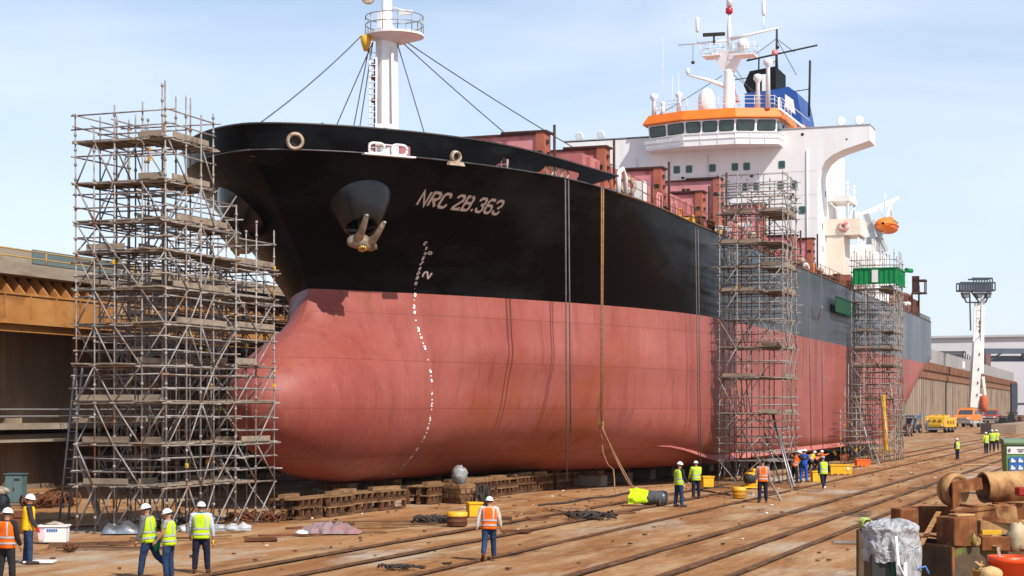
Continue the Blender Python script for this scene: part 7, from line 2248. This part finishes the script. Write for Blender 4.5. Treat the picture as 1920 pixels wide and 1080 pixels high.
    if gloves:
        for sd in (1, -1):
            sh, e_, w_, d2 = A[sd]; c = MB(); limb(c, [w_, w_ + d2 * .09, w_ + d2 * .15], [.04, .048, .036], 8); remesh_obj('glove', c, .016, gloves, t)
    if helmet:
        c = MB(); P = []
        for i in range(9):
            a = PI / 2 * i / 8; P.append([hd + HM @ Vector((.112 * math.sin(a + .0) * math.cos(q) * (1.0), .135 * math.sin(a) * math.sin(q), .035 + .118 * math.cos(a) + .006 * max(0, 1 - abs(math.cos(q)) * 6) * (1 - i / 9))) for q in [2 * PI * j / 24 for j in range(24)]])
        P.append([hd + HM @ Vector((.120 * math.cos(q), (.145 + .035 * max(0, math.sin(q)) ** 2) * math.sin(q), .030)) for q in [2 * PI * j / 24 for j in range(24)]])
        P.append([hd + HM @ Vector((.105 * math.cos(q), .125 * math.sin(q), .026)) for q in [2 * PI * j / 24 for j in range(24)]])
        c.grid(P, closed=True); ho = c.build('helmet', helmet, t)
        c = MB(); c.grid([[hd + HM @ Vector((.100 * math.cos(q), .115 * math.sin(q), z__)) for q in [PI + PI * j / 12 for j in range(13)]] for z__ in (.028, -.012)]); c.build('helmet_band', BLACKC, ho)
    if collar:
        c = MB(); c.grid([[nk + upv * z__ + Vector((.075 * math.cos(q), .078 * math.sin(q), 0)) for q in [2 * PI * j / 14 for j in range(14)]] for z__ in (-.05, .035)], closed=True); c.build('collar', collar, t)
    t['_h'] = 0; del t['_h']
    return t, A, J


# left group
person('man in an orange hi-vis vest with black sleeves, cut off by the left edge', 12, 1098, 152, -24, VO, BLACKC, BLACKC, dict(STAND, turn=0))
t, A, J = person('worker in a plain golden yellow vest and jeans with red gloves, by the white box', 53, 1057, 136, -72, VYO, mat('dark_sleeve', (.05, .045, .05), (.035, .03, .035), 6, .85), JEAN, dict(STAND, arms=((10, 8, 20), (8, 8, 24)), turn=12, nod=12), plain=True, gloves=mat('glove_red', (.45, .02, .03), None, rough=.7), collar=BLACKC)
b = MB(); b.box(A[1][2] + Vector((.02, .12, -.18)), (.03, .16, .24)); b.build('id_card', mat('card_pink', (.75, .45, .47), None, rough=.6), t)
person('man in a yellow hi-vis vest with grey sleeves, leftmost of the front three, striding', 279, 1084, 147, 76, VY, GREYC, JEAN, dict(WALK, legs=((-22, 30, 2), (14, 6, 2)), arms=((-6, 8, 10), (6, 12, 16)), nod=14))
t, A, J = person('bare armed worker holding a teal bag, middle of three before the scaffold', 317, 1086, 138, 82, VY, mat('silver_grey', (.34, .33, .32), (.25, .24, .24), 6, .7), JEAN, dict(STAND, arms=((20, 8, 22), (14, 10, 26)), legs=((2, 6, 4), (8, 14, 4)), nod=16), bare=True)
b = MB(); b.blob(A[1][2] + Vector((-.06, .12, -.12)), (.08, .10, .20), 3, .2, flat=False); b.build('teal_bag', TEAL, t)
t, A, J = person('man seen from behind with a pale lilac shirt under his yellow vest', 377, 1074, 139, 4, VY, LILAC, NAVY, dict(STAND, arms=((4, 14, 10), (8, 13, 14)), legs=((3, 3, 6), (-4, 4, 5)), nod=2), boots=BOOT, collar=TEAL)
b = MB(); b.tube([A[1][2] + Vector((.0, .0, -.10)), A[1][2] + Vector((.0, .02, -.30))], [.02, .016], 8); b.build('hand_tool', YEL, t)
person('worker in an orange vest with cream sleeves walking away across the open floor', 917, 1051, 124, -6, VO, CREAM, JEAN, dict(WALK, legs=((14, 6, 2), (-14, 26, 2)), arms=((8, 16, 14), (-12, 20, 10)), nod=4), boots=BOOT)
# by the shadow edge
person('worker in a dark jacket and yellow vest standing side-on beside the wrapped drum', 1273, 950, 88, -60, VY, BLACKC, JEAN, dict(STAND, arms=((10, 8, 30), (12, 10, 30)), turn=-10, nod=10))
person('worker in a yellow hi-vis jacket seen from behind by the dark hanging ropes', 1305, 935, 74, 10, VY, VY, NAVY, dict(STAND, arms=((24, 10, 55), (14, 10, 20))))
person('bareheaded man in an orange vest seen from behind at the midship scaffold', 1430, 942, 84, 2, VO, mat('pink_grey_sleeve', (.33, .27, .28), (.25, .2, .2), 6, .85), NAVY, dict(STAND, arms=((6, 14, 12), (4, 12, 10))), helmet=None)
person('man in a pale yellow vest and dark sleeves walking beside the yellow crate', 1544, 921, 70, 12, VY, NAVY, NAVY, dict(WALK, arms=((10, 26, 14), (-16, 10, 14))), helmet=mat('helmet_grey', (.30, .28, .28), None, rough=.5), boots=WHITE)
person('worker with a black jacket and orange vest bending at the scaffold foot', 1490, 907, 66, -80, VO, BLACKC, NAVY, dict(REACH, lean=20))
person('worker in bright blue overalls standing in the crouching group', 1507, 903, 64, -40, None, OVER, OVER, dict(STAND, arms=((30, 12, 50), (26, 12, 55)), lean=8))
person('worker in orange jacket leaning over behind the blue overalls', 1497, 890, 50, -70, VY, VO, NAVY, dict(REACH, lean=26))
person('worker in yellow vest with black sleeves bent forward in the middle of the group', 1519, 888, 48, -60, VYO, BLACKC, BLACKC, dict(BENT, lean=40), far=True)
person('worker in orange jacket bent over at the right of the group', 1530, 885, 47, -75, VO, VO, BLACKC, dict(BENT, lean=46), far=True)
person('crouching worker in a teal top and yellow vest under the farther scaffold', 1566, 864, 33, 70, VYO, TEAL, BLACKC, CROUCH, far=True, helmet=None)
person('worker in blue bending low beside the farther scaffold', 1578, 862, 40, 60, None, mat('work_blue', (.03, .08, .22), None, rough=.8), NAVY, dict(BENT, lean=60), far=True, helmet=None)
# far right
person('lone worker in a yellow vest standing far out on the open floor', 1795, 861, 41, 30, VY, NAVY, NAVY, STAND, far=True)
person('worker in a yellow jacket, left and nearest of the far three', 1849, 851, 42, 20, VY, VY, NAVY, dict(STAND, legs=((6, 4, 6), (-6, 4, 6))), far=True)
person('worker in a yellow vest, middle and tallest of the far three', 1860, 847, 43, -10, VY, VY, BLACKC, STAND, far=True)
person('worker in a yellow vest with a bare arm, right of the far three', 1868, 844, 40, -20, VY, VY, NAVY, STAND, far=True, bare=True)
person('worker in pale grey overalls far off beside the yellow transporter', 1739, 812, 28, 40, None, GREYC, GREYC, STAND, far=True)
